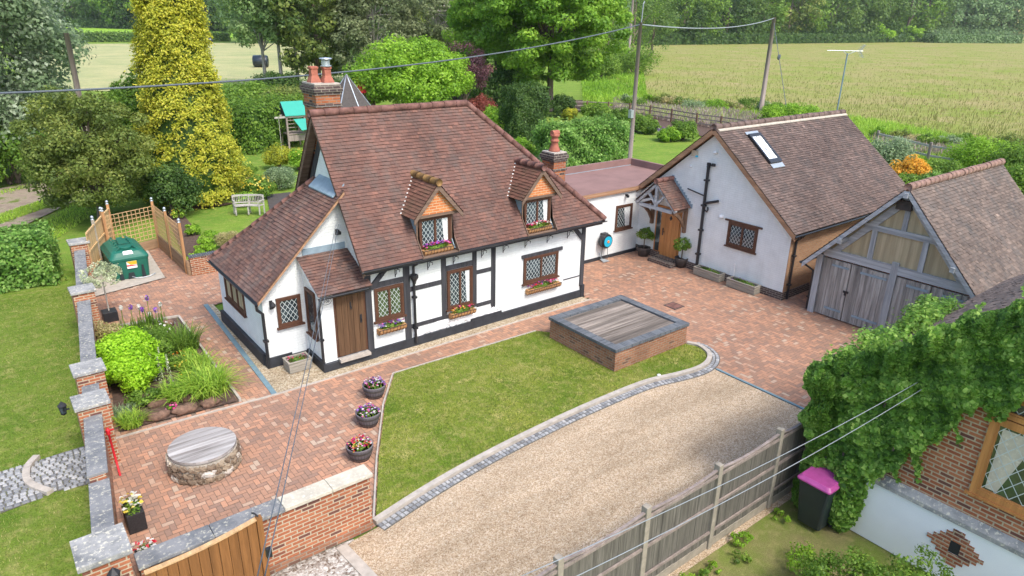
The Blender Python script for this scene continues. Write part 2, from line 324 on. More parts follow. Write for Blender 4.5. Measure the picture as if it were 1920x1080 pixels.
LEAF = {
 'gold': ((0.10, 0.14, 0.02), (0.32, 0.36, 0.03), (0.60, 0.54, 0.07)),
 'olive': ((0.04, 0.075, 0.015), (0.13, 0.18, 0.035), (0.28, 0.31, 0.07)),
 'silver': ((0.07, 0.12, 0.05), (0.18, 0.26, 0.13), (0.42, 0.48, 0.36)),
 'mid': ((0.035, 0.085, 0.012), (0.11, 0.21, 0.025), (0.24, 0.36, 0.05)),
 'dark': ((0.02, 0.05, 0.012), (0.055, 0.115, 0.025), (0.12, 0.20, 0.04)),
 'bright': ((0.07, 0.16, 0.012), (0.19, 0.35, 0.025), (0.32, 0.50, 0.05)),
 'lime': ((0.12, 0.26, 0.010), (0.28, 0.50, 0.02), (0.44, 0.66, 0.05)),
 'acacia': ((0.055, 0.14, 0.012), (0.16, 0.31, 0.03), (0.34, 0.50, 0.06)),
 'willow': ((0.07, 0.14, 0.045), (0.18, 0.28, 0.09), (0.33, 0.42, 0.18)),
 'greywood': ((0.07, 0.10, 0.045), (0.16, 0.20, 0.09), (0.28, 0.31, 0.16)),
 'purple': ((0.03, 0.015, 0.02), (0.10, 0.045, 0.06), (0.22, 0.10, 0.10)),
 'red': ((0.08, 0.02, 0.015), (0.22, 0.06, 0.045), (0.38, 0.12, 0.08)),
 'ivy': ((0.03, 0.085, 0.012), (0.12, 0.26, 0.03), (0.36, 0.52, 0.12)),
 'laurel': ((0.04, 0.11, 0.02), (0.13, 0.27, 0.04), (0.33, 0.48, 0.14)),
 'blade': ((0.10, 0.20, 0.02), (0.24, 0.40, 0.04), (0.42, 0.55, 0.08)),
 'straw': ((0.20, 0.22, 0.05), (0.36, 0.33, 0.14), (0.50, 0.42, 0.24)),
 'sage': ((0.10, 0.16, 0.08), (0.20, 0.28, 0.14), (0.34, 0.42, 0.24)),
 'orange': ((0.20, 0.16, 0.02), (0.60, 0.32, 0.03), (0.78, 0.42, 0.06)),
 'variegated': ((0.12, 0.17, 0.07), (0.38, 0.44, 0.25), (0.75, 0.72, 0.6)),
 'far': ((0.035, 0.08, 0.02), (0.09, 0.165, 0.035), (0.19, 0.28, 0.06)),
 'farlight': ((0.07, 0.13, 0.05), (0.14, 0.23, 0.09), (0.24, 0.34, 0.15)),
 'fl_pink': ((0.50, 0.02, 0.16), (0.70, 0.05, 0.30), (0.8, 0.3, 0.5)),
 'fl_white': ((0.6, 0.58, 0.45), (0.75, 0.74, 0.68), (0.85, 0.85, 0.82)),
 'fl_purple': ((0.12, 0.02, 0.25), (0.28, 0.08, 0.5), (0.45, 0.25, 0.7)),
 'fl_red': ((0.5, 0.01, 0.02), (0.65, 0.02, 0.05), (0.75, 0.08, 0.1)),
 'fl_yellow': ((0.6, 0.35, 0.02), (0.8, 0.6, 0.05), (0.85, 0.75, 0.2)),
 'fl_blue': ((0.06, 0.08, 0.4), (0.14, 0.2, 0.6), (0.3, 0.35, 0.75)),
 'fl_orange': ((0.6, 0.15, 0.01), (0.8, 0.25, 0.02), (0.85, 0.4, 0.1)),
}
LEAF = {k: (v if k.startswith('fl_') else tuple(tuple(min(.9, x * 1.22) for x in c) for c in v)) for k, v in LEAF.items()}
for k, v in LEAF.items(): M['leaf_' + k] = m_leaf('leaf_' + k, *v)

# ---------------------------------------------------------------- mesh helpers
def root_loc(o):
    while o.parent: o = o.parent
    return np.array(o.location)

class MB:
    def __init__(s): s.v = []; s.f = []; s.t = []; s.T = None; s.tint = 0.5
    def pts(s, ps):
        i = len(s.v)
        for p in ps:
            if s.T is not None: p = s.T @ Vector(p)
            s.v.append((float(p[0]), float(p[1]), float(p[2]))); s.t.append(s.tint)
        return i
    def poly(s, ps):
        i = s.pts(ps); s.f.append(tuple(range(i, i + len(ps))))
    def box(s, x0, x1, y0, y1, z0, z1):
        i = s.pts([(x0, y0, z0), (x1, y0, z0), (x1, y1, z0), (x0, y1, z0), (x0, y0, z1), (x1, y0, z1), (x1, y1, z1), (x0, y1, z1)])
        for q in ((0, 3, 2, 1), (4, 5, 6, 7), (0, 1, 5, 4), (1, 2, 6, 5), (2, 3, 7, 6), (3, 0, 4, 7)): s.f.append(tuple(i + k for k in q))
    def bar(s, a, b, w, h, up=(0, 0, 1)):
        "rectangular bar from a to b, w across, h along up"
        a = Vector(a); b = Vector(b); d = (b - a).normalized(); u = Vector(up)
        r = d.cross(u)
        if r.length < 1e-4: r = d.cross(Vector((1, 0, 0)))
        r.normalize(); u = r.cross(d).normalized()
        c = [(-w / 2, -h / 2), (w / 2, -h / 2), (w / 2, h / 2), (-w / 2, h / 2)]
        i = s.pts([a + r * p + u * q for p, q in c] + [b + r * p + u * q for p, q in c])
        for q in ((3, 2, 1, 0), (4, 5, 6, 7), (0, 1, 5, 4), (1, 2, 6, 5), (2, 3, 7, 6), (3, 0, 4, 7)): s.f.append(tuple(i + k for k in q))
    def prism(s, ps, d):
        "extrude polygon ps by vector d"
        n = len(ps); i = s.pts(list(ps) + [tuple(p[k] + d[k] for k in range(3)) for p in ps])
        s.f.append(tuple(range(i + n - 1, i - 1, -1))); s.f.append(tuple(range(i + n, i + 2 * n)))
        for k in range(n): s.f.append((i + k, i + (k + 1) % n, i + n + (k + 1) % n, i + n + k))
    def tube(s, path, rad, n=8, cap=True):
        path = [Vector(p) for p in path]
        if not hasattr(rad, '__len__'): rad = [rad] * len(path)
        rings = []; prev = None
        for k, p in enumerate(path):
            d = (path[min(k + 1, len(path) - 1)] - path[max(k - 1, 0)]).normalized()
            r = d.cross(Vector((0, 0, 1))) if prev is None else (prev - d * prev.dot(d))
            if r.length < 1e-3: r = d.cross(Vector((1, 0, 0)))
            r.normalize(); prev = r; u = r.cross(d)
            rings.append(s.pts([p + (r * math.cos(2 * math.pi * j / n) + u * math.sin(2 * math.pi * j / n)) * rad[k] for j in range(n)]))
        for a, b in zip(rings, rings[1:]):
            for j in range(n): s.f.append((a + j, a + (j + 1) % n, b + (j + 1) % n, b + j))
        if cap: s.f.append(tuple(rings[0] + j for j in range(n))); s.f.append(tuple(rings[-1] + n - 1 - j for j in range(n)))
    def lathe(s, prof, c=(0, 0, 0), n=20, capt=True, capb=True):
        rings = [s.pts([(c[0] + r * math.cos(2 * math.pi * j / n), c[1] + r * math.sin(2 * math.pi * j / n), c[2] + z) for j in range(n)]) for r, z in prof]
        for a, b in zip(rings, rings[1:]):
            for j in range(n): s.f.append((a + j, a + (j + 1) % n, b + (j + 1) % n, b + j))
        if capb: s.f.append(tuple(rings[0] + n - 1 - j for j in range(n)))
        if capt: s.f.append(tuple(rings[-1] + j for j in range(n)))
    def blob(s, c, r, seed=0, n=10, amp=0.18):
        rg = random.Random(seed); ph = [rg.uniform(0, 6) for _ in range(6)]; rings = []
        for i in range(1, n):
            th = math.pi * i / n; ring = []
            for j in range(n + 4):
                a = 2 * math.pi * j / (n + 4)
                k = 1 + amp * (math.sin(3 * a + ph[0]) * math.sin(2 * th + ph[1]) + 0.6 * math.sin(5 * a + ph[2] + 3 * th))
                ring.append((c[0] + r[0] * k * math.sin(th) * math.cos(a), c[1] + r[1] * k * math.sin(th) * math.sin(a), c[2] + r[2] * k * math.cos(th)))
            rings.append(s.pts(ring))
        m = n + 4
        for a, b in zip(rings, rings[1:]):
            for j in range(m): s.f.append((b + j, b + (j + 1) % m, a + (j + 1) % m, a + j))
        s.f.append(tuple(rings[0] + j for j in range(m))); s.f.append(tuple(rings[-1] + m - 1 - j for j in range(m)))
    def obj(s, name, mat, parent=None, smooth=False, local=False, bevel=0):
        v = np.array(s.v, dtype=float)
        if parent is not None and not local: v = v - root_loc(parent)
        me = bpy.data.meshes.new(name); me.from_pydata(v.tolist(), [], s.f)
        auto_uv(me, v + (root_loc(parent) if parent is not None and not local else 0))
        at = me.attributes.new('tint', 'FLOAT', 'POINT'); at.data.foreach_set('value', np.array(s.t, dtype=np.float32))
        me.materials.append(M[mat] if isinstance(mat, str) else mat)
        if smooth: me.polygons.foreach_set('use_smooth', [True] * len(me.polygons))
        o = bpy.data.objects.new(name, me); COL.objects.link(o)
        if parent is not None: o.parent = parent
        if bevel:
            b = o.modifiers.new('bevel', 'BEVEL'); b.width = bevel; b.segments = 2; b.limit_method = 'ANGLE'
        return o

def auto_uv(me, v):
    uvl = me.uv_layers.new(name='UVMap'); n = len(me.loops)
    if n == 0: return
    data = np.zeros((n, 2))
    for p in me.polygons:
        idx = list(p.vertices); q = v[idx]
        a = np.zeros(3)
        for k in range(1, len(q) - 1): a += np.cross(q[k] - q[0], q[k + 1] - q[0])
        l = np.linalg.norm(a); nn = a / l if l > 1e-12 else np.array([0, 0, 1.])
        if abs(nn[2]) > 0.95: u = q[:, 0]; w = q[:, 1]
        else:
            t = np.array([-nn[1], nn[0], 0]); t /= np.linalg.norm(t); b = np.cross(nn, t)
            if b[2] < 0: b = -b
            u = q @ t; w = q @ b
        data[p.loop_start:p.loop_start + len(idx), 0] = u; data[p.loop_start:p.loop_start + len(idx), 1] = w
    uvl.data.foreach_set('uv', data.astype(np.float32).ravel())

def tag(o, label=None, cat=None, group=None, kind=None):
    if label: o['label'] = label
    if cat: o['category'] = cat
    if group: o['group'] = group
    if kind: o['kind'] = kind
    return o
def thing(name, loc, label, cat, group=None):
    o = bpy.data.objects.new(name, None); COL.objects.link(o); o.location = loc; o.empty_display_size = 0.1
    return tag(o, label, cat, group)
def dup(o, parent=None):
    c = o.copy(); COL.objects.link(c); c.parent = parent
    for ch in [x for x in bpy.data.objects if x.parent == o]: dup(ch, c)
    return c
def place(o, loc, rz=0, label=None, group=None, sc=None):
    o.location = loc; o.rotation_euler = (0, 0, rz)
    if sc: o.scale = (sc, sc, sc)
    if label: o['label'] = label
    if group: o['group'] = group
    return o

def clip(poly, a, b, c):
    "keep a*x+b*y<=c"
    out = []
    for i in range(len(poly)):
        p = poly[i]; q = poly[(i + 1) % len(poly)]
        dp = a * p[0] + b * p[1] - c; dq = a * q[0] + b * q[1] - c
        if dp <= 1e-9: out.append(p)
        if (dp < -1e-9 and dq > 1e-9) or (dp > 1e-9 and dq < -1e-9):
            t = dp / (dp - dq); out.append((p[0] + (q[0] - p[0]) * t, p[1] + (q[1] - p[1]) * t))
    return out
def ccw(poly):
    a = sum(poly[i][0] * poly[(i + 1) % len(poly)][1] - poly[(i + 1) % len(poly)][0] * poly[i][1] for i in range(len(poly)))
    return poly if a > 0 else poly[::-1]

def tile_slope(mb, eave_a, eave_b, top, polys, tw=0.165, gauge=0.1, seed=1, lift=0.02):
    """plain tiles on a slope. eave_a->eave_b: the eaves line (left to right seen from outside); top: a point up the slope;
    polys: list of convex world polygons lying in that plane"""
    rg = random.Random(seed)
    A = Vector(eave_a); U = (Vector(eave_b) - A).normalized(); S = Vector(top) - A; S = (S - U * S.dot(U)).normalized(); Nn = U.cross(S).normalized()
    if Nn.z < 0: Nn = -Nn
    for poly in polys:
        pl = ccw([((Vector(p) - A).dot(U), (Vector(p) - A).dot(S)) for p in poly])
        W = lambda u, v, h: A + U * u + S * v + Nn * h
        mb.tint = 0.1
        mb.poly([W(u, v, -0.01) for u, v in pl])
        umin = min(p[0] for p in pl); umax = max(p[0] for p in pl); vmin = min(p[1] for p in pl); vmax = max(p[1] for p in pl)
        k = math.floor(vmin / gauge)
        while k * gauge < vmax:
            v0 = k * gauge; band = clip(clip(pl, 0, -1, -v0), 0, 1, v0 + gauge)
            if len(band) >= 3:
                bu0 = min(p[0] for p in band); bu1 = max(p[0] for p in band)
                off = (k % 2) * tw / 2; j = math.floor((bu0 - off) / tw)
                while off + j * tw < bu1:
                    u0 = off + j * tw
                    tl = clip(clip(band, -1, 0, -(u0 + 0.002)), 1, 0, u0 + tw - 0.002)
                    if len(tl) >= 3:
                        l0 = lift + rg.uniform(-0.005, 0.009); tw_ = rg.uniform(-0.004, 0.004); dv = rg.uniform(-0.006, 0.006)
                        mb.tint = min(1, max(0, rg.gauss(0.45, 0.12)))
                        hh = lambda u, v: l0 * (1 - (v - v0) / gauge * 0.9) + tw_ * (u - u0) / tw
                        mb.poly([W(u, v + (dv if v < v0 + .01 and v0 > vmin + .01 else 0), hh(u, v)) for u, v in tl])
                        lo = [p for p in tl if p[1] < v0 + 1e-6]
                        if len(lo) >= 2:
                            a = min(p[0] for p in lo); b = max(p[0] for p in lo); t_ = mb.tint; mb.tint = t_ * 0.4
                            e = dv if v0 > vmin + .01 else 0
                            mb.poly([W(a, v0 + e, -0.01), W(b, v0 + e, -0.01), W(b, v0 + e, hh(b, v0)), W(a, v0 + e, hh(a, v0))])
                    j += 1
            k += 1

def ridge_run(mb, a, b, r=0.11, seg=0.42, seed=3):
    a = Vector(a); b = Vector(b); L = (b - a).length; n = max(1, round(L / seg)); rg = random.Random(seed)
    for i in range(n):
        p = a.lerp(b, i / n); q = a.lerp(b, (i + 0.985) / n); dr = rg.uniform(-0.006, 0.008); o = Vector((0, 0, rg.uniform(-0.008, 0.006)))
        mb.tint = rg.random(); mb.tube([p + o, q + o], [r + dr, r + dr - 0.006], 10)

def ground_poly(name, pts, z, mat, label=None, kind='structure', tess=False):
    mb = MB(); mb.poly([(p[0], p[1], z) for p in pts]); o = mb.obj(name, mat)
    if kind: o['kind'] = kind
    me = o.data
    if me.polygons[0].normal.z < 0: me.flip_normals()
    if label: o['label'] = label
    return o

# ---- foliage (numpy)
def leaf_mesh(name, C, Nrm, size, tint, mat, parent=None, aspect=0.62, fold=0.12, kind=None, up=None):
    n = len(C); rg = RNG
    r = rg.normal(size=(n, 3)) if up is None else up
    T = np.cross(Nrm, r); T /= np.linalg.norm(T, axis=1)[:, None] + 1e-9
    B = np.cross(Nrm, T)
    s = np.asarray(size).reshape(-1, 1) * np.ones((n, 1))
    v = np.stack([C - T * s * .5, C - B * s * .5 * aspect + Nrm * s * fold, C + T * s * .5, C + B * s * .5 * aspect + Nrm * s * fold], 1).reshape(-1, 3)
    return quads(name, v, np.repeat(tint, 4), mat, parent, kind)
def quads(name, v, tint, mat, parent=None, kind=None):
    if parent is not None: v = v - root_loc(parent)
    me = bpy.data.meshes.new(name); nv = len(v); nf = nv // 4
    me.vertices.add(nv); me.vertices.foreach_set('co', v.astype(np.float32).ravel())
    me.loops.add(nv); me.loops.foreach_set('vertex_index', np.arange(nv, dtype=np.int32))
    me.polygons.add(nf); me.polygons.foreach_set('loop_start', np.arange(0, nv, 4, dtype=np.int32))
    at = me.attributes.new('tint', 'FLOAT', 'POINT'); at.data.foreach_set('value', np.clip(tint, 0, 1).astype(np.float32))
    me.update(calc_edges=True)
    me.materials.append(M[mat]); o = bpy.data.objects.new(name, me); COL.objects.link(o)
    if parent is not None: o.parent = parent
    if kind: o['kind'] = kind
    return o
def vnoise(x, y, f, seed=0, oct=4):
    out = np.zeros(len(x)); amp = 1.0; tot = 0
    for o in range(oct):
        G = np.random.default_rng(seed + o).random((64, 64)); ca_, sa_ = math.cos(.6 + o), math.sin(.6 + o); u = (x * ca_ - y * sa_) * f * 2 ** o + 7.3 * o; v = (x * sa_ + y * ca_) * f * 2 ** o + 3.1 * o
        i, j = np.floor(u).astype(int), np.floor(v).astype(int); a, b = u - i, v - j; a = a * a * (3 - 2 * a); b = b * b * (3 - 2 * b)
        q = lambda p, r: G[p % 64, r % 64]
        out += amp * (q(i, j) * (1 - a) * (1 - b) + q(i + 1, j) * a * (1 - b) + q(i, j + 1) * (1 - a) * b + q(i + 1, j + 1) * a * b); tot += amp; amp *= .6
    return out / tot - .5
def unit(n, rg=RNG):
    d = rg.normal(size=(n, 3)); return d / np.linalg.norm(d, axis=1)[:, None]
def crown_pts(center, R, nclump, per, leaf, rc=(0.2, 0.36), flat=0.75, shell=(0.5, 0.95), lowcut=-0.6, droop=0.0):
    center = np.asarray(center, float); R = np.asarray(R, float) * np.ones(3)
    d = unit(nclump * 2); d = d[d[:, 2] > lowcut][:nclump]; k = len(d)
    cc = center + d * R * RNG.uniform(*shell, (k, 1))
    cr = R.mean() * RNG.uniform(*rc, (k, 1)); ct = RNG.uniform(0.0, 1, (k, 1))
    e = unit(k * per).reshape(k, per, 3)
    out = (e * d[:, None, :]).sum(2, keepdims=True)
    rad = RNG.uniform(0.55, 1.08, (k, per, 1)) * cr[:, None, :]
    p = cc[:, None, :] + e * rad * np.array([1, 1, flat])
    p[:, :, 2] -= droop * RNG.random((k, per)) * cr
    nr = e * 0.8 + np.array([0, 0, 0.35]) + RNG.normal(size=e.shape) * 0.45
    nr /= np.linalg.norm(nr, axis=2, keepdims=True)
    t = 0.55 * ct[:, None, :] * np.ones((k, per, 1)) + 0.45 * RNG.random((k, per, 1))
    keep = (out[..., 0] > -0.55).ravel()
    return p.reshape(-1, 3)[keep], nr.reshape(-1, 3)[keep], t.ravel()[keep], cc
def limbs(mb, base, top, r0, targets, n=8, bend=0.3, r1=0.35):
    base = Vector(base); top = Vector(top); ax = []
    for i in range(7):
        t = i / 6; p = base.lerp(top, t) + Vector((random.uniform(-1, 1), random.uniform(-1, 1), 0)) * bend * 0.25 * t
        ax.append(p)
    mb.tube(ax, [r0 * (1.25 if i == 0 else 1 - (1 - r1) * i / 6) for i in range(7)], n)
    for c in targets:
        c = Vector(c); k = random.randint(2, 5); s = ax[k]; mid = s.lerp(c, 0.5) + Vector((0, 0, random.uniform(0, 0.12) * (c - s).length))
        rr = r0 * (1 - 0.6 * k / 6) * 0.5
        mb.tube([s, mid, c], [rr, rr * 0.6, rr * 0.2], 6)
def tree(name, base, H, R, leafmat, label, cat='tree', leaf=0.25, nclump=60, per=300, trunk=0.25, zc=None, Rz=None, bark='bark', group=None,
         rc=(0.2, 0.36), flat=0.75, shell=(0.5, 0.95), lowcut=-0.6, nl=14, droop=0.0, aspect=0.62, extra=None):
    base = np.array([base[0], base[1], 0.0 if len(base) < 3 else base[2]])
    Rz = Rz or H * 0.42; zc = zc if zc is not None else H - Rz
    t = thing(name, tuple(base), label, cat, group)
    p, nr, ti, cc = crown_pts(base + np.array([0, 0, zc]), (R, R, Rz), nclump, per, leaf, rc, flat, shell, lowcut, droop)
    p[:, 2] = np.maximum(p[:, 2], base[2] + 0.05)
    mb = MB(); idx = RNG.choice(len(cc), min(nl, len(cc)), replace=False)
    limbs(mb, base, base + np.array([0, 0, zc + Rz * 0.3]), trunk, [cc[i] for i in idx])
    mb.obj('trunk', bark, t, smooth=True)
    leaf_mesh('crown', p, nr, leaf * RNG.uniform(0.6, 1.3, len(p)), ti, 'leaf_' + leafmat, t, aspect)
    return t
def shrub(name, base, R, H, leafmat, label, leaf=0.08, nclump=30, per=160, group=None, cat='shrub', flowers=None, nfl=60, flat=0.85, rc=(0.22, 0.4), stem=True, fsize=0.09):
    base = np.array([base[0], base[1], base[2] if len(base) > 2 else 0.0])
    R = np.array(R) if hasattr(R, '__len__') else np.array([R, R])
    t = thing(name, tuple(base), label, cat, group)
    c = base + np.array([0, 0, H * 0.48])
    p, nr, ti, cc = crown_pts(c, (R[0], R[1], H * 0.52), nclump, per, leaf, rc, flat, (0.35, 0.78), -0.75)
    ok = p[:, 2] > base[2] + 0.01; p, nr, ti = p[ok], nr[ok], ti[ok]
    if stem:
        mb = MB()
        for i in range(5):
            q = cc[RNG.integers(len(cc))]; mb.tube([base + np.array([RNG.uniform(-.1, .1) * R[0], RNG.uniform(-.1, .1) * R[1], 0]), (base + q) / 2 + np.array([0, 0, H * .1]), q], [0.03 * H, 0.02 * H, 0.006 * H], 5)
        mb.obj('stem', 'bark', t, smooth=True)
    leaf_mesh('foliage', p, nr, leaf * RNG.uniform(0.6, 1.3, len(p)), ti, 'leaf_' + leafmat, t)
    if flowers:
        for fm in ([flowers] if isinstance(flowers, str) else flowers):
            d = unit(nfl); d[:, 2] = np.abs(d[:, 2]); q = c + d * np.array([R[0], R[1], H * .52]) * RNG.uniform(0.85, 1.05, (nfl, 1))
            leaf_mesh('flowers', q, d, fsize, RNG.random(nfl), 'leaf_' + fm, t, 0.9)
    return t
def hedge(name, a, b, width, H, leafmat, label, leaf=0.09, dens=900, group=None, lump=0.12, z0=0.0):
    "clipped hedge along the ground from a to b"
    a = np.array([a[0], a[1]]); b = np.array([b[0], b[1]]); L = np.linalg.norm(b - a); u = (b - a) / L; w = np.array([-u[1], u[0]])
    t = thing(name, ((a[0] + b[0]) / 2, (a[1] + b[1]) / 2, z0), label, 'hedge', group)
    area = {'top': L * width, 's': L * H, 'e': width * H}; pts = []; nr = []
    def add(n, su, sw, sz, nn):
        U = su if su is not None else RNG.random(n); W = sw if sw is not None else RNG.uniform(-.5, .5, n); Zz = sz if sz is not None else RNG.random(n)
        U = U * np.ones(n); W = W * np.ones(n); Zz = Zz * np.ones(n)
        ph = np.sin(U * L * 2.1 + Zz * 3) * np.sin(W * width * 3 + Zz * H * 2.7 + U * L * 0.9)
        off = lump * ph + RNG.normal(size=n) * lump * 0.5 - RNG.random(n) ** 2 * 0.2
        p = np.zeros((n, 3)); p[:, :2] = a + u * (U * L)[:, None] + w * (W * width)[:, None]; p[:, 2] = z0 + Zz * H
        N3 = np.array([*(u * nn[0] + w * nn[1]), nn[2]]); p += N3 * off[:, None]
        pts.append(p); nr.append(N3 + RNG.normal(size=(n, 3)) * 0.5 + np.array([0, 0, .3]))
    add(int(area['top'] * dens), None, None, 1.0, (0, 0, 1))
    add(int(area['s'] * dens), None, 0.5, None, (0, 1, 0)); add(int(area['s'] * dens), None, -0.5, None, (0, -1, 0))
    add(int(area['e'] * dens), 0.0, None, None, (-1, 0, 0)); add(int(area['e'] * dens), 1.0, None, None, (1, 0, 0))
    p = np.vstack(pts); q = np.vstack(nr); q /= np.linalg.norm(q, axis=1)[:, None]
    k = np.sin(p[:, 0] * 2.3 + p[:, 2] * 1.7) * np.sin(p[:, 1] * 2.1 - p[:, 2] * 2.9)
    ok = p[:, 2] > z0; p, q, k = p[ok], q[ok], k[ok]
    leaf_mesh('foliage', p, q, leaf * RNG.uniform(.6, 1.3, len(p)), np.clip(0.5 + 0.2 * k + RNG.normal(size=len(p)) * .22, 0, 1), 'leaf_' + leafmat, t)
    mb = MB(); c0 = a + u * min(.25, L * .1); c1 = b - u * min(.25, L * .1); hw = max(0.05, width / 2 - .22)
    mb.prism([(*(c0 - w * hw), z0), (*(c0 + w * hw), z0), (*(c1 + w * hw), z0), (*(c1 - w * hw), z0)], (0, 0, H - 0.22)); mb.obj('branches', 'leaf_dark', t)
    return t
def blades(name, C, length, lean, width, tint, mat, parent=None, segs=3, kind=None):
    "arching blades rooted at C"
    n = len(C); az = RNG.uniform(0, 2 * np.pi, n); L = length * RNG.uniform(.6, 1.15, n); ln = lean * RNG.uniform(.3, 1.3, n)
    dx = np.stack([np.cos(az), np.sin(az), np.zeros(n)], 1); sx = np.stack([-np.sin(az), np.cos(az), np.zeros(n)], 1)
    V = []
    def at(t):
        out = L * ln * t ** 1.6; up = L * (t - 0.55 * ln * t ** 2.4)
        return C + dx * out[:, None] + np.array([0, 0, 1]) * up[:, None]
    for k in range(segs):
        t0, t1 = k / segs, (k + 1) / segs; w0 = width * (1 - t0 ** 2) + .001; w1 = width * (1 - t1 ** 2) + .001
        p, q = at(t0), at(t1)
        V.append(np.stack([p - sx * w0, p + sx * w0, q + sx * w1, q - sx * w1], 1))
    v = np.stack(V, 1).reshape(-1, 3)
    return quads(name, v, np.repeat(tint, 4 * segs), mat, parent, kind)
#@@PART2
# ---------------------------------------------------------------- the setting
ground_poly('ground', [(2600 * math.cos(a * math.pi / 24), 2600 * math.sin(a * math.pi / 24)) for a in range(48)], -0.06, 'grass_ground')
PX = lambda L, z=0: [tuple(P(x, y, z)[:2]) for x, y in L]
ground_poly('pasture', PX([(1120, 91), (1300, 77), (1700, 75), (2010, 79)]) + [(640, 60), (130, -10)] + PX([(2010, 345), (1640, 262), (1500, 232), (1300, 222), (1160, 200), (1140, 150)]), -0.02, 'pasture')
ground_poly('rough_grass_verge', PX([(1120, 186), (1300, 196), (1500, 206), (1640, 226), (2010, 290), (2010, 372), (1640, 300), (1440, 255), (1180, 215)]), 0.0, 'verge')
ground_poly('flower_border', PX([(1170, 204), (1320, 213), (1440, 224), (1440, 262), (1330, 258), (1230, 238), (1165, 222)]), 0.01, 'soil')
ground_poly('hay_field', PX([(60, 168), (60, 83), (440, 80), (690, 85), (700, 155), (560, 172), (450, 162), (300, 172)]), -0.02, 'hay')
ground_poly('far_field', PX([(20, 72), (450, 71), (450, 60), (250, 45), (20, 40)]), 0.1, 'far_green')
ground_poly('border_soil', PX([(1030, 186), (1180, 190), (1180, 214), (1030, 206)]), 0.005, 'soil')
ground_poly('side_lawn', [(-14, -2), (0.2, 9.6), (1.9, 27.0), (-12, 29)], -0.015, 'lawn_left')
ground_poly('neighbour_garden', [(3, -3), (3, 5.5), (16, 5.5), (16, -3)], -0.02, m_grass('worn_grass', (0.17, 0.24, 0.04), (0.25, 0.21, 0.10), (0.32, 0.29, 0.12), 1.2))

# hills closing the view
def hill(name, px0, px1, dist, h, depth, mat):
    mb = MB(); nn = 26; rows = []
    for j in range(6):
        row = []
        for i in range(nn):
            x = px0 + (px1 - px0) * i / (nn - 1); q = PD(x, 60, dist + depth * j / 5)
            row.append((q[0], q[1], -0.5 + h * (j / 5) ** 0.8 * (0.85 + 0.15 * math.sin(i * 0.7))))
        rows.append(mb.pts(row))
    for a, b in zip(rows, rows[1:]):
        for i in range(nn - 1): mb.f.append((a + i, a + i + 1, b + i + 1, b + i))
    o = mb.obj(name, mat, smooth=True); o['kind'] = 'structure'; return o
hill('hill', -900, 1850, 700, 95, 500, 'leaf_far')
hill('hill_field', 1780, 2600, 620, 60, 500, 'pasture')

LAWN = [(7.64, 14.64), (12.4, 14.5), (15.4, 11.25), (15.54, 10.9), (15.38, 10.45), (14.95, 10.15), (14.4, 10.06), (13.7, 10.16), (12.57, 10.38), (10.57, 10.40), (8.88, 10.34), (7.27, 10.22), (5.83, 10.02), (4.57, 9.79), (5.53, 11.51), (6.68, 13.38)]
BED = [(1.32, 15.85), (3.87, 15.62), (4.0, 21.75), (1.95, 22.1)]
GRAV = [(4.78, 15.42), (15.5, 15.42), (15.5, 15.9), (7.6, 15.9), (7.6, 17.0), (5.2, 17.0), (5.2, 22.3), (5.02, 22.3)]
SLAB = [(2.25, 25.15), (4.55, 25.75), (4.75, 29.4), (2.7, 29.4)]
PAV = [(0.25, 9.8), (4.5, 9.7), (5.53, 11.51), (6.68, 13.38), (7.64, 14.64), (12.4, 14.5), (15.4, 11.25), (15.6, 10.9), (15.4, 10.3), (14.9, 10.0), (14.85, 9.6), (14.83, 5.4), (20.9, 5.4), (22.0, 10.8), (23.5, 11.6), (23.5, 12.5), (20.95, 13), (20.95, 18.3), (15.6, 18.3), (15.6, 15.42), (4.78, 15.42), (5.0, 22.3), (7.5, 22.3), (7.5, 25.45), (5.4, 25.45), (5.25, 30.3), (3.4, 30.6), (2.0, 25.1)]
def inside(p, poly):
    c = False; j = len(poly) - 1
    for i in range(len(poly)):
        xi, yi = poly[i]; xj, yj = poly[j]
        if (yi > p[1]) != (yj > p[1]) and p[0] < (xj - xi) * (p[1] - yi) / (yj - yi) + xi: c = not c
        j = i
    return c
ground_poly('paving_bed', PAV, -0.012, 'joint')
# herringbone brick pavers, one by one
BL, BW, GAP = 0.21, 0.105, 0.005
mb = MB(); rg = random.Random(5)
def brick(x0, y0, x1, y1):
    c = ((x0 + x1) / 2, (y0 + y1) / 2)
    if not inside(c, PAV) or inside(c, BED) or inside(c, SLAB): return
    z = rg.uniform(-0.0025, 0.0025); mb.tint = rg.random()
    a, b, d, e = x0 + GAP, y0 + GAP, x1 - GAP, y1 - GAP
    i = mb.pts([(a, b, z), (d, b, z), (d, e, z), (a, e, z)])
    mb.f.append((i, i + 1, i + 2, i + 3))
nx = int(24 / BW); 
for i in range(-2, nx):
    for j in range(int(9.0 / BW) - 50, int(31 / BW)):
        k = (i - j) % 4
        x, y = 0.4 + i * BW, 0.5 + j * BW
        if k == 0: brick(x, y, x + 2 * BW, y + BW)          # horizontal
        elif k == 3: brick(x, y, x + BW, y + 2 * BW)         # vertical
pav = mb.obj('paving', 'paver'); pav['kind'] = 'structure'
ground_poly('front_lawn', LAWN, 0.03, 'lawn')
ground_poly('flower_bed', BED, 0.04, 'soil')
ground_poly('gravel_strip', GRAV, 0.012, 'gravel_strip')
DRIVE = [tuple(P(645, 1028)[:2]), (4.0, 9.55), (5.61, 9.72), (8.55, 10.1), (10.6, 10.2), (12.2, 10.17), (13.4, 9.97), (14.2, 9.87), (14.83, 9.98), (14.84, 5.45), (5.0, 5.45), (3.4, 7.2), tuple(P(712, 1100)[:2])]
ground_poly('gravel_drive', DRIVE, -0.004, 'gravel')
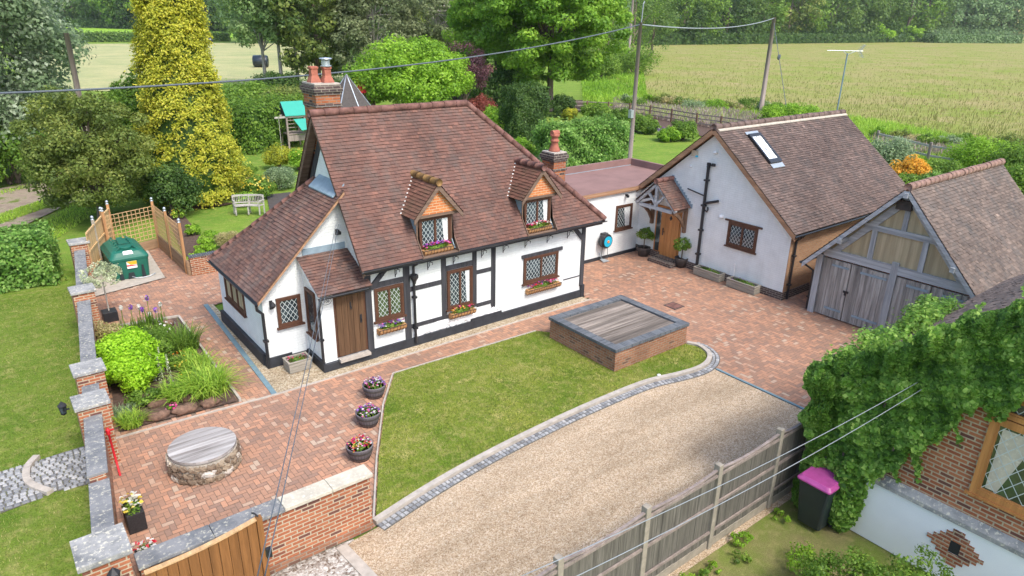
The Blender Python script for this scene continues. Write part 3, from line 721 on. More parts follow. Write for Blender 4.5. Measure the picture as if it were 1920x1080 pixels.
ground_poly('stone_drive', [(0.4, 9.7), (4.0, 9.6), (4.3, 8.6), (3.2, 6.0), (-1, 6)], -0.010, 'rubble')
ground_poly('lane', PX([(-60, 470), (-60, 365), (150, 322), (200, 322), (200, 352), (150, 372), (60, 415)]), -0.01, 'track')

def strip(name, path, w, z0, z1, mat, parent=None):
    mb = MB()
    for a, b in zip(path, path[1:]): mb.bar((a[0], a[1], (z0 + z1) / 2), (b[0], b[1], (z0 + z1) / 2), w, z1 - z0)
    return mb.obj(name, mat, parent)
def smooth_path(pts, n=4):
    out = []
    for i in range(len(pts) - 1):
        p0 = pts[max(i - 1, 0)]; p1 = pts[i]; p2 = pts[i + 1]; p3 = pts[min(i + 2, len(pts) - 1)]
        for k in range(n):
            t = k / n; out.append(tuple(0.5 * (2 * p1[c] + (p2[c] - p0[c]) * t + (2 * p0[c] - 5 * p1[c] + 4 * p2[c] - p3[c]) * t * t + (3 * p1[c] - p0[c] - 3 * p2[c] + p3[c]) * t ** 3) for c in (0, 1)))
    return out + [pts[-1]]
KERB = smooth_path([(4.5, 9.72), (5.83, 10.0), (7.27, 10.2), (8.88, 10.33), (10.57, 10.40), (12.57, 10.37), (13.7, 10.14), (14.4, 10.04), (14.95, 10.13), (15.4, 10.43), (15.58, 10.9), (15.45, 11.25)], 5)
def offset(path, d):
    out = []
    for i, p in enumerate(path):
        a = path[max(i - 1, 0)]; b = path[min(i + 1, len(path) - 1)]; tx, ty = b[0] - a[0], b[1] - a[1]; l = math.hypot(tx, ty)
        out.append((p[0] + ty / l * d, p[1] - tx / l * d))
    return out
k_ = strip('kerb', KERB, 0.13, -0.02, 0.085, 'kerb'); k_['kind'] = 'structure'
def setts(mb, path, rows, size=0.1, off0=0.1, z=0.0, h=0.02, rg=random.Random(2)):
    for r in range(rows):
        pp = offset(path, off0 + r * size); acc = []
        for a, b in zip(pp, pp[1:]):
            L = math.hypot(b[0] - a[0], b[1] - a[1]); n = max(1, round(L / size))
            for i in range(n):
                t0, t1 = i / n, (i + .9) / n; ux, uy = (b[0] - a[0]) / L, (b[1] - a[1]) / L
                c0 = (a[0] + (b[0] - a[0]) * t0, a[1] + (b[1] - a[1]) * t0); c1 = (a[0] + (b[0] - a[0]) * t1, a[1] + (b[1] - a[1]) * t1)
                w = size * .44 * rg.uniform(.85, 1.05); hh = z + h + rg.uniform(-.004, .006); mb.tint = rg.random(); j = rg.uniform(-.008, .008)
                ring = [(c0[0] - uy * w, c0[1] + ux * w), (c0[0] + uy * w, c0[1] - ux * w), (c1[0] + uy * w, c1[1] - ux * w), (c1[0] - uy * w, c1[1] + ux * w)]
                m = ((c0[0] + c1[0]) / 2, (c0[1] + c1[1]) / 2)
                top = [(m[0] + (p[0] - m[0]) * .8, m[1] + (p[1] - m[1]) * .8, hh) for p in ring]
                k = mb.pts([(p[0], p[1], z - .01) for p in ring] + top)
                mb.f.append((k + 7, k + 6, k + 5, k + 4))
                for q in range(4): mb.f.append((k + q, k + (q + 1) % 4, k + 4 + (q + 1) % 4, k + 4 + q))
mb = MB(); setts(mb, KERB[:-3], 2, 0.105, 0.12); s_ = mb.obj('sett_edging', 'sett'); s_['kind'] = 'structure'
op = offset(KERB[:-3], 0.17); strip('sett_bedding', op, 0.24, -0.02, 0.004, 'tar')['kind'] = 'structure'
strip('lawn_edging', [(4.55, 9.85), (5.5, 11.55), (6.65, 13.42), (7.6, 14.67), (12.4, 14.53)], 0.035, -0.02, 0.045, 'kerb')['kind'] = 'structure'
strip('steel_edging', [(14.84, 5.5), (14.84, 9.75)], 0.07, -0.02, 0.03, 'steel_blue')['kind'] = 'structure'
strip('blue_edging', [(5.0, 22.4), (4.72, 15.45)], 0.13, -0.02, 0.02, 'steel_blue')['kind'] = 'structure'
strip('gravel_edging', [(1.2, 15.62), (4.78, 15.42), (7.6, 15.42), (15.5, 15.42)], 0.05, -0.02, 0.03, 'kerb')['kind'] = 'structure'
strip('bed_edging', [(3.93, 15.6), (4.04, 21.8), (1.95, 22.15)], 0.06, -0.02, 0.09, 'kerb')['kind'] = 'structure'
strip('drive_threshold', [tuple(P(640, 1024)[:2]), tuple(P(712, 1100)[:2])], 0.2, -0.03, 0.012, 'kerb')['kind'] = 'structure'
# cobbled path through the side lawn
CP = PX([(-60, 900), (60, 868), (110, 850), (170, 832), (178, 905), (100, 922), (60, 940), (-60, 985)])
ground_poly('path_bedding', CP, -0.005, 'tar')
mb = MB(); rg = random.Random(9)
x0 = min(p[0] for p in CP); x1 = max(p[0] for p in CP); y0 = min(p[1] for p in CP); y1 = max(p[1] for p in CP)
yy = y0; row = 0
while yy < y1:
    xx = x0 + (row % 2) * 0.06
    while xx < x1:
        w = rg.uniform(.1, .15)
        if inside((xx + w / 2, yy + .05), CP):
            mb.tint = rg.random(); z = rg.uniform(.012, .024); a, b, c, d = xx + .008, xx + w - .008, yy + .008, yy + .097
            k = mb.pts([(a, c, -.01), (b, c, -.01), (b, d, -.01), (a, d, -.01), (a + .015, c + .015, z), (b - .015, c + .015, z), (b - .015, d - .015, z), (a + .015, d - .015, z)])
            mb.f.append((k + 4, k + 5, k + 6, k + 7))
            for q in range(4): mb.f.append((k + q, k + (q + 1) % 4, k + 4 + (q + 1) % 4, k + 4 + q))
        xx += w
    yy += .105; row += 1
mb.obj('path', 'sett')['kind'] = 'structure'
arc = smooth_path(PX([(70, 858), (52, 880), (55, 908), (95, 925)]), 4)
strip('path_kerb', arc, 0.13, -0.02, 0.07, 'kerb')['kind'] = 'structure'

# short grass blades standing on the lawns
def lawn_blades(name, poly, n, L, mat, z):
    a = np.array(poly); lo, hi = a.min(0), a.max(0); p = RNG.uniform(lo, hi, (n, 2))
    ok = np.array([inside(q, poly) for q in p]); p = p[ok]
    C = np.zeros((len(p), 3)); C[:, :2] = p; C[:, 2] = z
    k = 1.5 * vnoise(p[:, 0], p[:, 1], .9, 3)
    return blades(name, C, L, .8, .006, np.clip(.42 + k + RNG.normal(size=len(p)) * .22, 0, 1), mat, segs=1, kind='stuff')
M['leaf_lawn'] = m_leaf('leaf_lawn', (0.085, 0.16, 0.012), (0.20, 0.27, 0.035), (0.45, 0.41, 0.16))
tag(lawn_blades('lawn_grass', [(p[0] * .995 + .04, p[1] * .995 + .06) for p in LAWN], 60000, .05, 'leaf_lawn', .03), 'short green grass of the front lawn inside the stone kerb', 'grass')
side = [(-6, 8), (0.15, 9.6), (1.75, 26.5), (-6, 27)]
sb = lawn_blades('side_lawn_grass', side, 60000, .05, 'leaf_lawn', -.015)
tag(sb, 'short mown grass of the side lawn left of the boundary wall', 'grass')

# ---------------------------------------------------------------- building helpers
def leaded(frame_parent, o, u, n, w, h, casements, fmat='brown_frame', fw=0.065, sill=True, glassmat='glass', curtain=False, pitch=0.13, name='window', depth=0.05, lead=True, grid=False, top_light=0.0):
    """window on a wall: o lower-left corner (world), u unit along wall, n outward normal"""
    o = np.array(o, float); u = np.array(u, float); n = np.array(n, float); Zv = np.array([0, 0, 1.])
    W = lambda a, b, c: o + u * a + Zv * b + n * c
    def bx(mb, a0, a1, b0, b1, c0, c1):
        i = mb.pts([W(a0, b0, c0), W(a1, b0, c0), W(a1, b1, c0), W(a0, b1, c0), W(a0, b0, c1), W(a1, b0, c1), W(a1, b1, c1), W(a0, b1, c1)])
        for q in ((0, 3, 2, 1), (4, 5, 6, 7), (0, 1, 5, 4), (1, 2, 6, 5), (2, 3, 7, 6), (3, 0, 4, 7)): mb.f.append(tuple(i + k for k in q))
    fr = MB()
    bx(fr, 0, w, 0, fw, 0, depth); bx(fr, 0, w, h - fw, h, 0, depth); bx(fr, 0, fw, fw, h - fw, 0, depth); bx(fr, w - fw, w, fw, h - fw, 0, depth)
    iw = (w - 2 * fw) / casements; gl = MB(); ld = MB(); cu = MB(); e = 0.035
    for k in range(casements):
        a0 = fw + k * iw; a1 = a0 + iw
        if k: bx(fr, a0 - fw * .45, a0 + fw * .45, fw, h - fw, 0, depth)
        a0 += e; a1 -= e; b0 = fw + e; b1 = h - fw - e
        for q in ((a0 - e, a0, fw, h - fw), (a1, a1 + e, fw, h - fw), (a0, a1, fw, b0), (a0, a1, b1, h - fw)): bx(fr, *q, 0.0, depth - .012)
        gl.poly([W(a0, b0, .012), W(a1, b0, .012), W(a1, b1, .012), W(a0, b1, .012)])
        if curtain and k == casements - 1:
            cu.poly([W(a0 + (a1 - a0) * .68, b0, .014), W(a1, b0, .014), W(a1, b1, .014), W(a0 + (a1 - a0) * .5, b1, .014)])
        if lead:
            pw = pitch; ph = pitch * 1.35; lw = .006; cw, chh = a1 - a0, b1 - b0
            for sgn in (1, -1):
                c = -40
                lines = []
                for c in range(-40, 60):
                    # line: v = sgn*(ph/pw)*(uu - c*pw)
                    m = sgn * ph / pw
                    pts = []
                    for uu, vv in ((0, m * (0 - c * pw)), (cw, m * (cw - c * pw))):
                        if 0 <= vv <= chh: pts.append((uu, vv))
                    for vv in (0, chh):
                        uu = vv / m + c * pw
                        if 0 < uu < cw: pts.append((uu, vv))
                    if len(pts) >= 2 and math.hypot(pts[0][0] - pts[1][0], pts[0][1] - pts[1][1]) > .02:
                        (p0, q0), (p1, q1) = pts[:2]; L = math.hypot(p1 - p0, q1 - q0); dx, dy = -(q1 - q0) / L * lw, (p1 - p0) / L * lw
                        cc = .018 if sgn > 0 else .019
                        ld.poly([W(a0 + p0 - dx, b0 + q0 - dy, cc), W(a0 + p1 - dx, b0 + q1 - dy, cc), W(a0 + p1 + dx, b0 + q1 + dy, cc), W(a0 + p0 + dx, b0 + q0 + dy, cc)])
    fo = fr.obj(name, fmat, frame_parent)
    p = gl.obj('pane', glassmat, fo)
    if ld.f: ld.obj('leading', 'lead_came', fo)
    if cu.f: cu.obj('curtain', 'curtain', fo)
    if sill:
        sl = MB(); bx(sl, -.05, w + .05, -.045, -.002, 0, .09); sl.obj('sill', fmat, fo)
    return fo
def gutter(parent, a, b, out, name='gutter', r=0.055):
    "half-round gutter from a to b"
    a = Vector(a); b = Vector(b); o = Vector(out); mb = MB(); n = 7; rings = []
    for p in (a, b):
        for s in (1.0, 0.82): rings.append(mb.pts([p + o * (math.cos(math.pi * k / (n - 1)) * r * s) + Vector((0, 0, -math.sin(math.pi * k / (n - 1)) * r * s)) for k in range(n)]))
    for k in range(n - 1):
        mb.f.append((rings[0] + k, rings[0] + k + 1, rings[2] + k + 1, rings[2] + k)); mb.f.append((rings[1] + k + 1, rings[1] + k, rings[3] + k, rings[3] + k + 1))
    for q in (0, n - 1): mb.f.append((rings[0] + q, rings[2] + q, rings[3] + q, rings[1] + q))
    return mb.obj(name, 'black_plastic', parent)
def pipe(parent, path, r=0.036, name='downpipe', mat='black_plastic', brackets=True):
    mb = MB(); mb.tube(path, r, 10)
    if brackets:
        a, b = Vector(path[-2]), Vector(path[-1]); n = max(1, int((b - a).length / 0.9))
        for k in range(n):
            p = a.lerp(b, (k + .5) / n); mb.box(p.x - r * 1.5, p.x + r * 1.5, p.y - r * 1.5, p.y + r * 1.5, p.z - .03, p.z + .03)
    return mb.obj(name, mat, parent)
def verge_board(parent, a, b, h=0.17, t=0.035, nrm=(1, 0, 0), name='bargeboard', mat='brown_board'):
    mb = MB(); a = Vector(a); b = Vector(b); n = Vector(nrm) * t
    mb.prism([a, b, b + Vector((0, 0, -h)), a + Vector((0, 0, -h))], n); return mb.obj(name, mat, parent)

# ---------------------------------------------------------------- the cottage
FY = 15.85
cot = thing('cottage', (7.5, 15.85, 0), 'white timber-framed cottage with steep red tiled roof and two dormers', 'house')
EV = 2.70; RY = 18.03; RZ = 6.38; RX1 = 12.3; VX0 = 7.3; VX1 = 16.07; BY = 20.56
mb = MB(); mb.box(7.57, 15.5, FY, 20.25, 0, 2.62)
mb.prism([(7.57, FY, 2.62), (7.57, 20.25, 2.62), (7.57, RY, 6.02)], (0.2, 0, 0)); mb.obj('wall', 'white_brick', cot)
mb = MB(); mb.box(7.7, 15.53, FY - .07, FY + .1, 0, .26); mb.box(7.7, 12.0, FY - .055, FY + .1, 0.02, .12); mb.box(10.9, 12.05, FY - .065, FY + .1, .25, .34); mb.box(15.42, 15.56, FY - .09, FY + .2, 0, .45); mb.box(15.46, 15.55, FY, 20.3, 0, .3)
mb.obj('plinth', 'black_paint', cot)
mb = MB(); rg = random.Random(4)
for i in range(90):     # painted rubble course under the middle windows
    x = rg.uniform(9.05, 12.0); z = rg.uniform(.3, .50)
    mb.blob((x, FY - .0, z), (rg.uniform(.10, .2), .026, rg.uniform(.05, .08)), i, 7, .12)
mb.obj('rubble_course', 'white_stone', cot, smooth=True)
# timber frame
def timber(x0, x1, z0, z1, horiz=False, y=FY, pr=.022, mat='black_timber'):
    mb = MB(); mb.box(x0, x1, y - pr, y + .02, z0, z1); return mb.obj('timber_beam' if horiz else 'timber_post', mat, cot)
timber(7.50, 7.68, .24, 2.62, pr=.04); timber(8.67, 8.87, .22, 2.62); timber(9.90, 10.06, .66, 2.62); timber(10.98, 11.13, .70, 2.62); timber(11.67, 11.83, .44, 2.62); timber(15.38, 15.54, .4, 2.62, pr=.035)
timber(7.685, 8.665, 2.02, 2.18, True, pr=.018); timber(8.875, 9.895, 1.68, 1.82, True, pr=.018); timber(8.875, 10.5, .56, .68, True, pr=.016); timber(10.065, 10.975, 2.05, 2.2, True, pr=.018)
timber(11.135, 11.665, 1.72, 1.85, True, pr=.018); timber(11.135, 11.665, .66, .78, True, pr=.018); timber(12.84, 14.52, 1.87, 1.98, True, pr=.05); timber(14.65, 15.37, .77, .80, True, pr=.02)
for a, b in (((7.66, FY - .03, 2.05), (8.2, FY - .03, 2.58)), ((15.4, FY - .03, 2.1), (14.95, FY - .03, 2.58))):
    mb = MB(); mb.bar(a, b, .06, .13, (1, 0, 0) if False else (0, 0, 1)); mb.obj('timber_brace', 'black_timber', cot)
# windows
X, Yn = (1, 0, 0), (0, -1, 0)
leaded(cot, (7.76, FY - .01, 1.06), X, Yn, .88, .95, 2, glassmat='glass_green')
leaded(cot, (10.075, FY - .01, .84), X, Yn, .89, 1.2, 2, curtain=True)
leaded(cot, (12.92, FY - .01, 1.02), X, Yn, 1.42, .86, 2)
# door
mb = MB(); mb.box(6.6, 7.50, FY - .01, FY + .02, .3, 2.2); mb.obj('door_frame', 'brown_frame', cot)
mb = MB()
for k in range(5): mb.box(6.655 + k * .157, 6.655 + (k + 1) * .157 - .009, FY - .04, FY - .012, .33, 2.14)
dr = mb.obj('door', 'dark_door', cot)
mb = MB(); mb.tube([(7.33, FY - .06, 1.2), (7.33, FY - .075, 1.3)], .013, 8); mb.box(7.30, 7.36, FY - .052, FY - .04, 1.16, 1.4); mb.obj('handle', 'iron', dr)
mb = MB(); mb.box(7.035, 7.075, FY - .055, FY - .04, 1.66, 1.82); mb.tube([(7.055, FY - .06, 1.72), (7.03, FY - .07, 1.66), (7.055, FY - .075, 1.62), (7.08, FY - .07, 1.66), (7.055, FY - .06, 1.72)], .009, 6); mb.obj('knocker', 'iron', dr)
mb = MB(); mb.box(6.62, 7.5, FY - .18, FY - .01, .2, .28); mb.obj('doorstep', 'kerb', cot)
# porch walls
mb = MB(); mb.box(6.25, 6.6, FY, 16.9, .2, 2.2); mb.box(6.6, 7.57, FY + .02, 16.9, 0, 2.2)
mb.prism([(6.25, FY, 2.2), (6.25, 16.9, 2.2), (6.25, 16.9, 2.88)], (1.2, 0, 0)); mb.obj('porch_wall', 'white_brick', cot)
mb = MB(); mb.box(6.17, 7.75, FY - .09, FY - .001, 0, .235); mb.box(6.17, 6.26, FY - .001, 16.95, 0, .27); mb.box(6.26, 7.5, FY - .001, 16.8, 0, .199); mb.obj('porch_plinth', 'black_paint', cot)
leaded(cot, (6.24, 16.72, .85), (0, -1, 0), (-1, 0, 0), .6, 1.3, 1, lead=False)
# oval house sign with its number plate lettering
mb = MB(); mb.T = Matrix.Translation((6.42, FY - .008, 1.97)) @ Matrix.Rotation(math.pi / 2, 4, 'X'); mb.lathe([(.001, 0), (1, 0), (1, .012), (.001, .012)], (0, 0, 0), 28, False, False)
sg = mb
sg.v = [(6.42 + (v[0] - 6.42) * .135, v[1], 1.97 + (v[2] - 1.97) * .095) for v in sg.v]
sgo = sg.obj('house_sign', 'white_plastic', cot)
mb = MB(); pth = [(6.42 + .128 * math.cos(a * math.pi / 14), FY - .022, 1.97 + .088 * math.sin(a * math.pi / 14)) for a in range(29)]; mb.tube(pth, .006, 5, False); mb.obj('sign_border', 'iron', sgo)
def text(txt, size, loc, rot, mat, parent, name='lettering', extrude=.002):
    cu = bpy.data.curves.new(name, 'FONT'); cu.body = txt; cu.size = size; cu.extrude = extrude; cu.align_x = 'CENTER'; cu.align_y = 'CENTER'
    o = bpy.data.objects.new(name, cu); COL.objects.link(o); bpy.context.view_layer.update()
    dg = bpy.context.evaluated_depsgraph_get(); me = bpy.data.meshes.new_from_object(o.evaluated_get(dg)); bpy.data.objects.remove(o)
    mtx = Matrix.Translation(Vector(loc) - Vector(root_loc(parent))) @ rot; me.transform(mtx); me.materials.clear(); me.materials.append(M[mat])
    no = bpy.data.objects.new(name, me); COL.objects.link(no); no.parent = parent; return no
RF = Matrix.Rotation(math.pi / 2, 4, 'X')
text('108', .11, (6.42, FY - .024, 1.97), RF, 'iron', sgo)

# main roof, front slope split round the dormers
sl = (RZ - EV) / (RY - 15.5)
FS = lambda x, y: (x, y, EV + (y - 15.5) * sl)
hx = lambda y: VX1 - (VX1 - RX1) * (y - 15.5) / (RY - 15.5)
D1, D2 = (9.13, 10.27), (12.80, 13.94)
CUT = 15.92
polys = [[FS(VX0, 15.5), FS(D1[0], 15.5), FS(D1[0], RY), FS(VX0, RY)],
         [FS(D1[0], CUT), FS(D1[1], CUT), FS(D1[1], RY), FS(D1[0], RY)],
         [FS(D1[1], 15.5), FS(RX1, 15.5), FS(RX1, RY), FS(D1[1], RY)],
         [FS(RX1, 15.5), FS(D2[0], 15.5), FS(D2[0], 15.5 + (VX1 - D2[0]) / (VX1 - RX1) * (RY - 15.5)), FS(RX1, RY)]]
yh = lambda x: 15.5 + (VX1 - x) / (VX1 - RX1) * (RY - 15.5)
polys += [[FS(D2[0], CUT), FS(D2[1], CUT), FS(D2[1], yh(D2[1])), FS(D2[0], yh(D2[0]))],
          [FS(D2[1], 15.5), FS(VX1, 15.5), FS(D2[1], yh(D2[1]))]]
mb = MB(); tile_slope(mb, (VX0, 15.5, EV), (VX1, 15.5, EV), (VX0, RY, RZ), polys, seed=1)
tile_slope(mb, (VX1, 15.5, EV), (VX1, BY, EV), (RX1, RY, RZ), [[(VX1, 15.5, EV), (VX1, BY, EV), (RX1, RY, RZ)]], seed=2)
tile_slope(mb, (VX1, BY, EV), (VX0, BY, EV), (VX0, RY, RZ), [[(VX1, BY, EV), (VX0, BY, EV), (VX0, RY, RZ), (RX1, RY, RZ)]], seed=3)
mb.obj('roof', 'tile_main', cot)
mb = MB(); ridge_run(mb, (VX0 - .03, RY, RZ + .02), (RX1, RY, RZ + .02), .108); rt = mb.obj('ridge_tiles', 'ridge', cot, smooth=True)
mb = MB(); ridge_run(mb, (RX1, RY, RZ + .02), (VX1, 15.5, EV + .03), .10, .36); mb.obj('hip_tiles', 'ridge', cot, smooth=True)
mb = MB(); ridge_run(mb, (RX1, RY, RZ + .02), (VX1, BY, EV + .03), .12, .36); mb.obj('hip_tiles', 'ridge', cot, smooth=True)
verge_board(cot, (VX0 + .02, 15.5, EV - .02), (VX0 + .02, RY, RZ - .03)); verge_board(cot, (VX0 + .02, BY, EV - .02), (VX0 + .02, RY, RZ - .03))
mb = MB(); mb.poly([(VX0 + .05, RY, RZ - .14), (VX0 + .05, BY, EV - .14), (7.57, BY, EV - .14), (7.57, RY, RZ - .14)]); mb.poly([(VX0 + .05, RY, RZ - .14), (7.57, RY, RZ - .14), (7.57, 15.5, EV - .14), (VX0 + .05, 15.5, EV - .14)]); mb.obj('soffit', 'brown_board', cot)
for s_y in (1, -1):    # dark principal rafters lying on the gable wall
    mb = MB(); mb.prism([(7.545, RY, 6.02), (7.545, RY + s_y * 2.2, 6.02 - 2.2 * 1.53), (7.545, RY + s_y * 2.2, 5.72 - 2.2 * 1.53), (7.545, RY, 5.62)], (.024, 0, 0)); mb.obj('timber_rafter', 'black_timber', cot)
gutter(cot, (VX0, 15.46, EV - .01), (VX1 + .02, 15.46, EV - .01), (0, -1, 0))
mb = MB(); mb.box(VX0 + .1, VX1 - .1, 15.5, 15.53, EV - .13, EV - .02); mb.obj('fascia', 'black_paint', cot)
mb = MB(); mb.box(VX0 + .1, VX1 - .1, 15.53, 15.86, EV - .13, EV - .11); mb.obj('eaves_soffit', 'black_paint', cot)
# iron brackets beneath the gutter
for x in (7.95, 8.42, 9.45, 10.3, 11.3, 12.1, 12.95, 13.85, 14.72):
    mb = MB(); p = [(x, FY - .03, 2.22), (x, FY - .03, 2.5), (x, FY - .3, 2.5), (x, FY - .28, 2.44)]
    mb.tube(p, .012, 5); mb.tube([(x, FY - .03, 2.26), (x, FY - .12, 2.36), (x, FY - .1, 2.44), (x, FY - .2, 2.5)], .01, 5); mb.obj('hanging_bracket', 'iron', cot)
hp = MB(); hp.lathe([(.05, -.2), (.06, -.12), (.12, -.02), (.12, .06), (.1, .06), (.08, 0)], (8.95, FY - .12, 2.14), 8); hp.tube([(8.95, 15.47, 2.62), (8.95, FY - .1, 2.45), (8.95, FY - .1, 2.18)], .04, 8); hp.obj('rain_hopper', 'black_plastic', cot)
pipe(cot, [(8.95, FY - .1, 2.0), (8.95, FY - .1, .12)], .04)
# dormers
def dormer(x0, x1, seed, moss):
    xc = (x0 + x1) / 2; hw = (x1 - x0) / 2; yf = FY - .03; zb = 2.86; zt = 3.78; ap = 4.50
    ov = .22; yo = 15.55; fz = 3.80; az = 4.70; fhw = .78
    d = MB()
    d.box(x0 + .02, x1 - .02, yf, yf + .1, zt, zt + .02)
    d.prism([(xc - .66, yf - .16, zt + .07), (xc + .66, yf - .16, zt + .07), (xc, yf - .16, ap + .08)], (0, .2, 0)); do = d.obj('dormer_gable', 'brick_orange', cot)
    ck = MB()
    ys = lambda z: 15.5 + (z - EV) / sl
    for a in (x0, x1 - .03):
        ck = MB(); ck.prism([(a, yf, zb - .1), (a, yf, zt), (a, ys(zt) + .05, zt), (a, ys(zb - .1) + .1, zb - .1)], (.03, 0, 0)); ck.obj('dormer_cheek', 'lead', cot)
    lb = MB(); lb.box(xc - .66, xc + .66, yf - .17, yf, zt - .01, zt + .068); lb.box(x0 - .02, x0 + .05, yf - .02, yf, zb - .12, zt - .021); lb.box(x1 - .05, x1 + .02, yf - .02, yf, zb - .12, zt - .021); lb.obj('dormer_frame', 'brown_board', cot)
    leaded(cot, (x0 + .05, yf - .005, zb), X, Yn, x1 - x0 - .1, zt - zb - .03, 2, curtain=True, name='window')
    rf = MB(); yb = ys(az)
    for s in (-1, 1):
        e0 = (xc + s * fhw, yo, fz); tp = (xc, yo, az); back_e = (xc + s * fhw, ys(fz) + .02, fz); back_t = (xc, yb + .02, az)
        a, b = (back_e, e0) if s < 0 else (e0, back_e)
        tile_slope(rf, a, b, tp, [[e0, tp, back_t, back_e]], seed=seed + s)
    rf.obj('dormer_roof', 'tile_dormer', cot)
    rr = MB(); ridge_run(rr, (xc, yo - .04, az + .02), (xc, yb + .05, az + .02), .105, .36); rr.obj('dormer_ridge', 'ridge_moss' if moss else 'ridge', cot, smooth=True)
    for s in (-1, 1):
        bb = MB(); a = Vector((xc, yo + .0, az - .02)); b = Vector((xc + s * fhw, yo, fz - .02))
        bb.prism([a, b, b + Vector((0, 0, -.14)), a + Vector((0, 0, -.17))], (0, .035, 0)); bb.obj('dormer_bargeboard', 'brown_board', cot)
        vm = MB()      # white mortar dabs along the valley
        for k in range(11):
            t = k / 10; p = Vector((xc + s * fhw * (1 - t), ys(fz + (az - fz) * t) + .01, fz + (az - fz) * t + .03)); vm.blob(tuple(p), (.03, .03, .02), k, 5, .2)
        vm.obj('valley_mortar', 'white_mortar', cot, smooth=True)
    # raking boards beside the flower box where the roof is cut
    kb = MB()
    for a in (x0 - .02, x1): kb.prism([(a, 15.47, EV - .02), (a, 15.47, EV + .06), (a, CUT + .03, EV + .08 + (CUT - 15.47) * sl), (a, CUT + .03, EV - .05)], (.02, 0, 0))
    kb.box(x0, x1, 15.5, FY, EV - .03, EV + .01); kb.obj('dormer_apron', 'brown_board', cot)
    vn = MB(); vn.box(x1 - .02, x1 + .03, 15.6, 15.68, 2.95, 3.08)
dormer(*D1, 21, True); dormer(*D2, 31, False)
# chimneys
def chimney(x0, x1, y0, y1, z0, z1, pots, name='chimney'):
    mb = MB(); mb.box(x0, x1, y0, y1, z0, z1 - .3); ch = mb.obj(name, 'brick_chimney', cot)
    c = MB(); c.box(x0 - .03, x1 + .03, y0 - .03, y1 + .03, z1 - .62, z1 - .545); c.box(x0 - .035, x1 + .035, y0 - .035, y1 + .035, z1 - .3, z1 - .22); c.box(x0 - .07, x1 + .07, y0 - .07, y1 + .07, z1 - .22, z1 - .1); c.box(x0 - .03, x1 + .03, y0 - .03, y1 + .03, z1 - .1, z1 - .04)
    c.obj('corbel', 'brick_dark', ch)
    f = MB(); f.box(x0 - .01, x1 + .01, y0 - .01, y1 + .01, z1 - .04, z1); f.obj('flaunching', 'kerb', ch)
    for (px_, py_, h, kind) in pots:
        p = MB()
        if kind == 'square': p.lathe([(.21, 0), (.2, .04), (.13, .18), (.125, .34), (.155, .36), (.155, .40), (.12, .42)], (px_, py_, z1), 4); p.v = [(px_ + (v[0] - px_) * math.cos(.785) - (v[1] - py_) * math.sin(.785), py_ + (v[0] - px_) * math.sin(.785) + (v[1] - py_) * math.cos(.785), v[2]) for v in p.v]
        else: p.lathe([(.2, 0), (.19, .05), (.13, .18), (.115, .3), (.15, .33), (.15, .36), (.115, .4), (.11, .47), (.16, .5), (.16, .56), (.12, .58)], (px_, py_, z1), 16)
        p.obj('chimney_pot', 'terracotta', ch, smooth=(kind != 'square'))
        if kind == 'round': h_ = MB(); h_.tube([(px_ - .14, py_, z1 + .6), (px_ + .14, py_, z1 + .6)], .1, 10); h_.obj('pot_hood', 'terracotta', ch)
        if h: 
            w = MB(); w.lathe([(.15, 0), (.15, .02), (.11, .02), (.11, .15)], (px_, py_, z1 + .42), 12, False, False)
            for k in range(6): w.tube([(px_ + .11 * math.cos(k), py_ + .11 * math.sin(k), z1 + .44), (px_ + .11 * math.cos(k), py_ + .11 * math.sin(k), z1 + .62)], .008, 4)
            w.lathe([(.17, .19), (.16, .215), (.02, .23)], (px_, py_, z1 + .42), 12); w.obj('cowl', 'galv', ch)
    return ch
chimney(7.62, 8.32, 18.32, 19.15, 5.2, 7.12, [(7.8, 18.78, False, 'square'), (8.1, 18.6, True, 'square')])
mb = MB(); mb.box(7.6, 8.34, 18.28, 18.33, 5.9, 6.35); mb.obj('chimney_flashing', 'lead', cot)
chimney(15.36, 15.90, 17.35, 17.95, 2.0, 4.68, [(15.63, 17.65, False, 'round')])

# annex lean-to with hipped back
AX0, AX1, AY0 = 5.12, 7.57, 16.9
m_ = 1.0; ae = lambda x: 2.02 + (x - 4.93) * m_
mb = MB(); mb.prism([(AX0, AY0, 0), (AX1, AY0, 0), (AX1, AY0, ae(AX1) - .06), (AX0, AY0, ae(AX0) - .06)], (0, 1.5, 0)); mb.box(AX0, AX1, AY0 + 1.5, 20.75, 0, ae(AX0) - .06); mb.obj('annex_wall', 'white_brick', cot)
mb = MB(); mb.box(AX0 - .06, 6.2, AY0 - .06, AY0 + .2, 0, .24); mb.box(AX0 - .05, 5.75, AY0 - .05, AY0 + .2, .23, .30); mb.box(AX0 - .09, AX0 + .1, AY0 + .2, 20.8, 0, .36); mb.obj('annex_plinth', 'black_paint', cot)
x0, x1 = 4.93, 7.48; y0 = 16.62; yb = 20.85; rn = 2.35
A = (x0, y0, ae(x0)); B = (x0, yb, ae(x0)); T0 = (x1, y0, ae(x1)); T1 = (x1, yb - rn, ae(x1))
mb = MB(); tile_slope(mb, B, A, T0, [[B, A, T0, T1]], seed=41)
tile_slope(mb, (x1, yb, ae(x0)), B, T1, [[(x1, yb, ae(x0)), B, T1]], seed=42); mb.obj('annex_roof', 'tile_annex', cot)
mb = MB(); ridge_run(mb, B, T1, .075, .3, 8); mb.obj('annex_hip_tiles', 'ridge', cot, smooth=True)
verge_board(cot, (x0, y0 + .01, ae(x0) - .01), (x1, y0 + .01, ae(x1) - .01), .09, .03, (0, 1, 0), mat='tan_fascia')
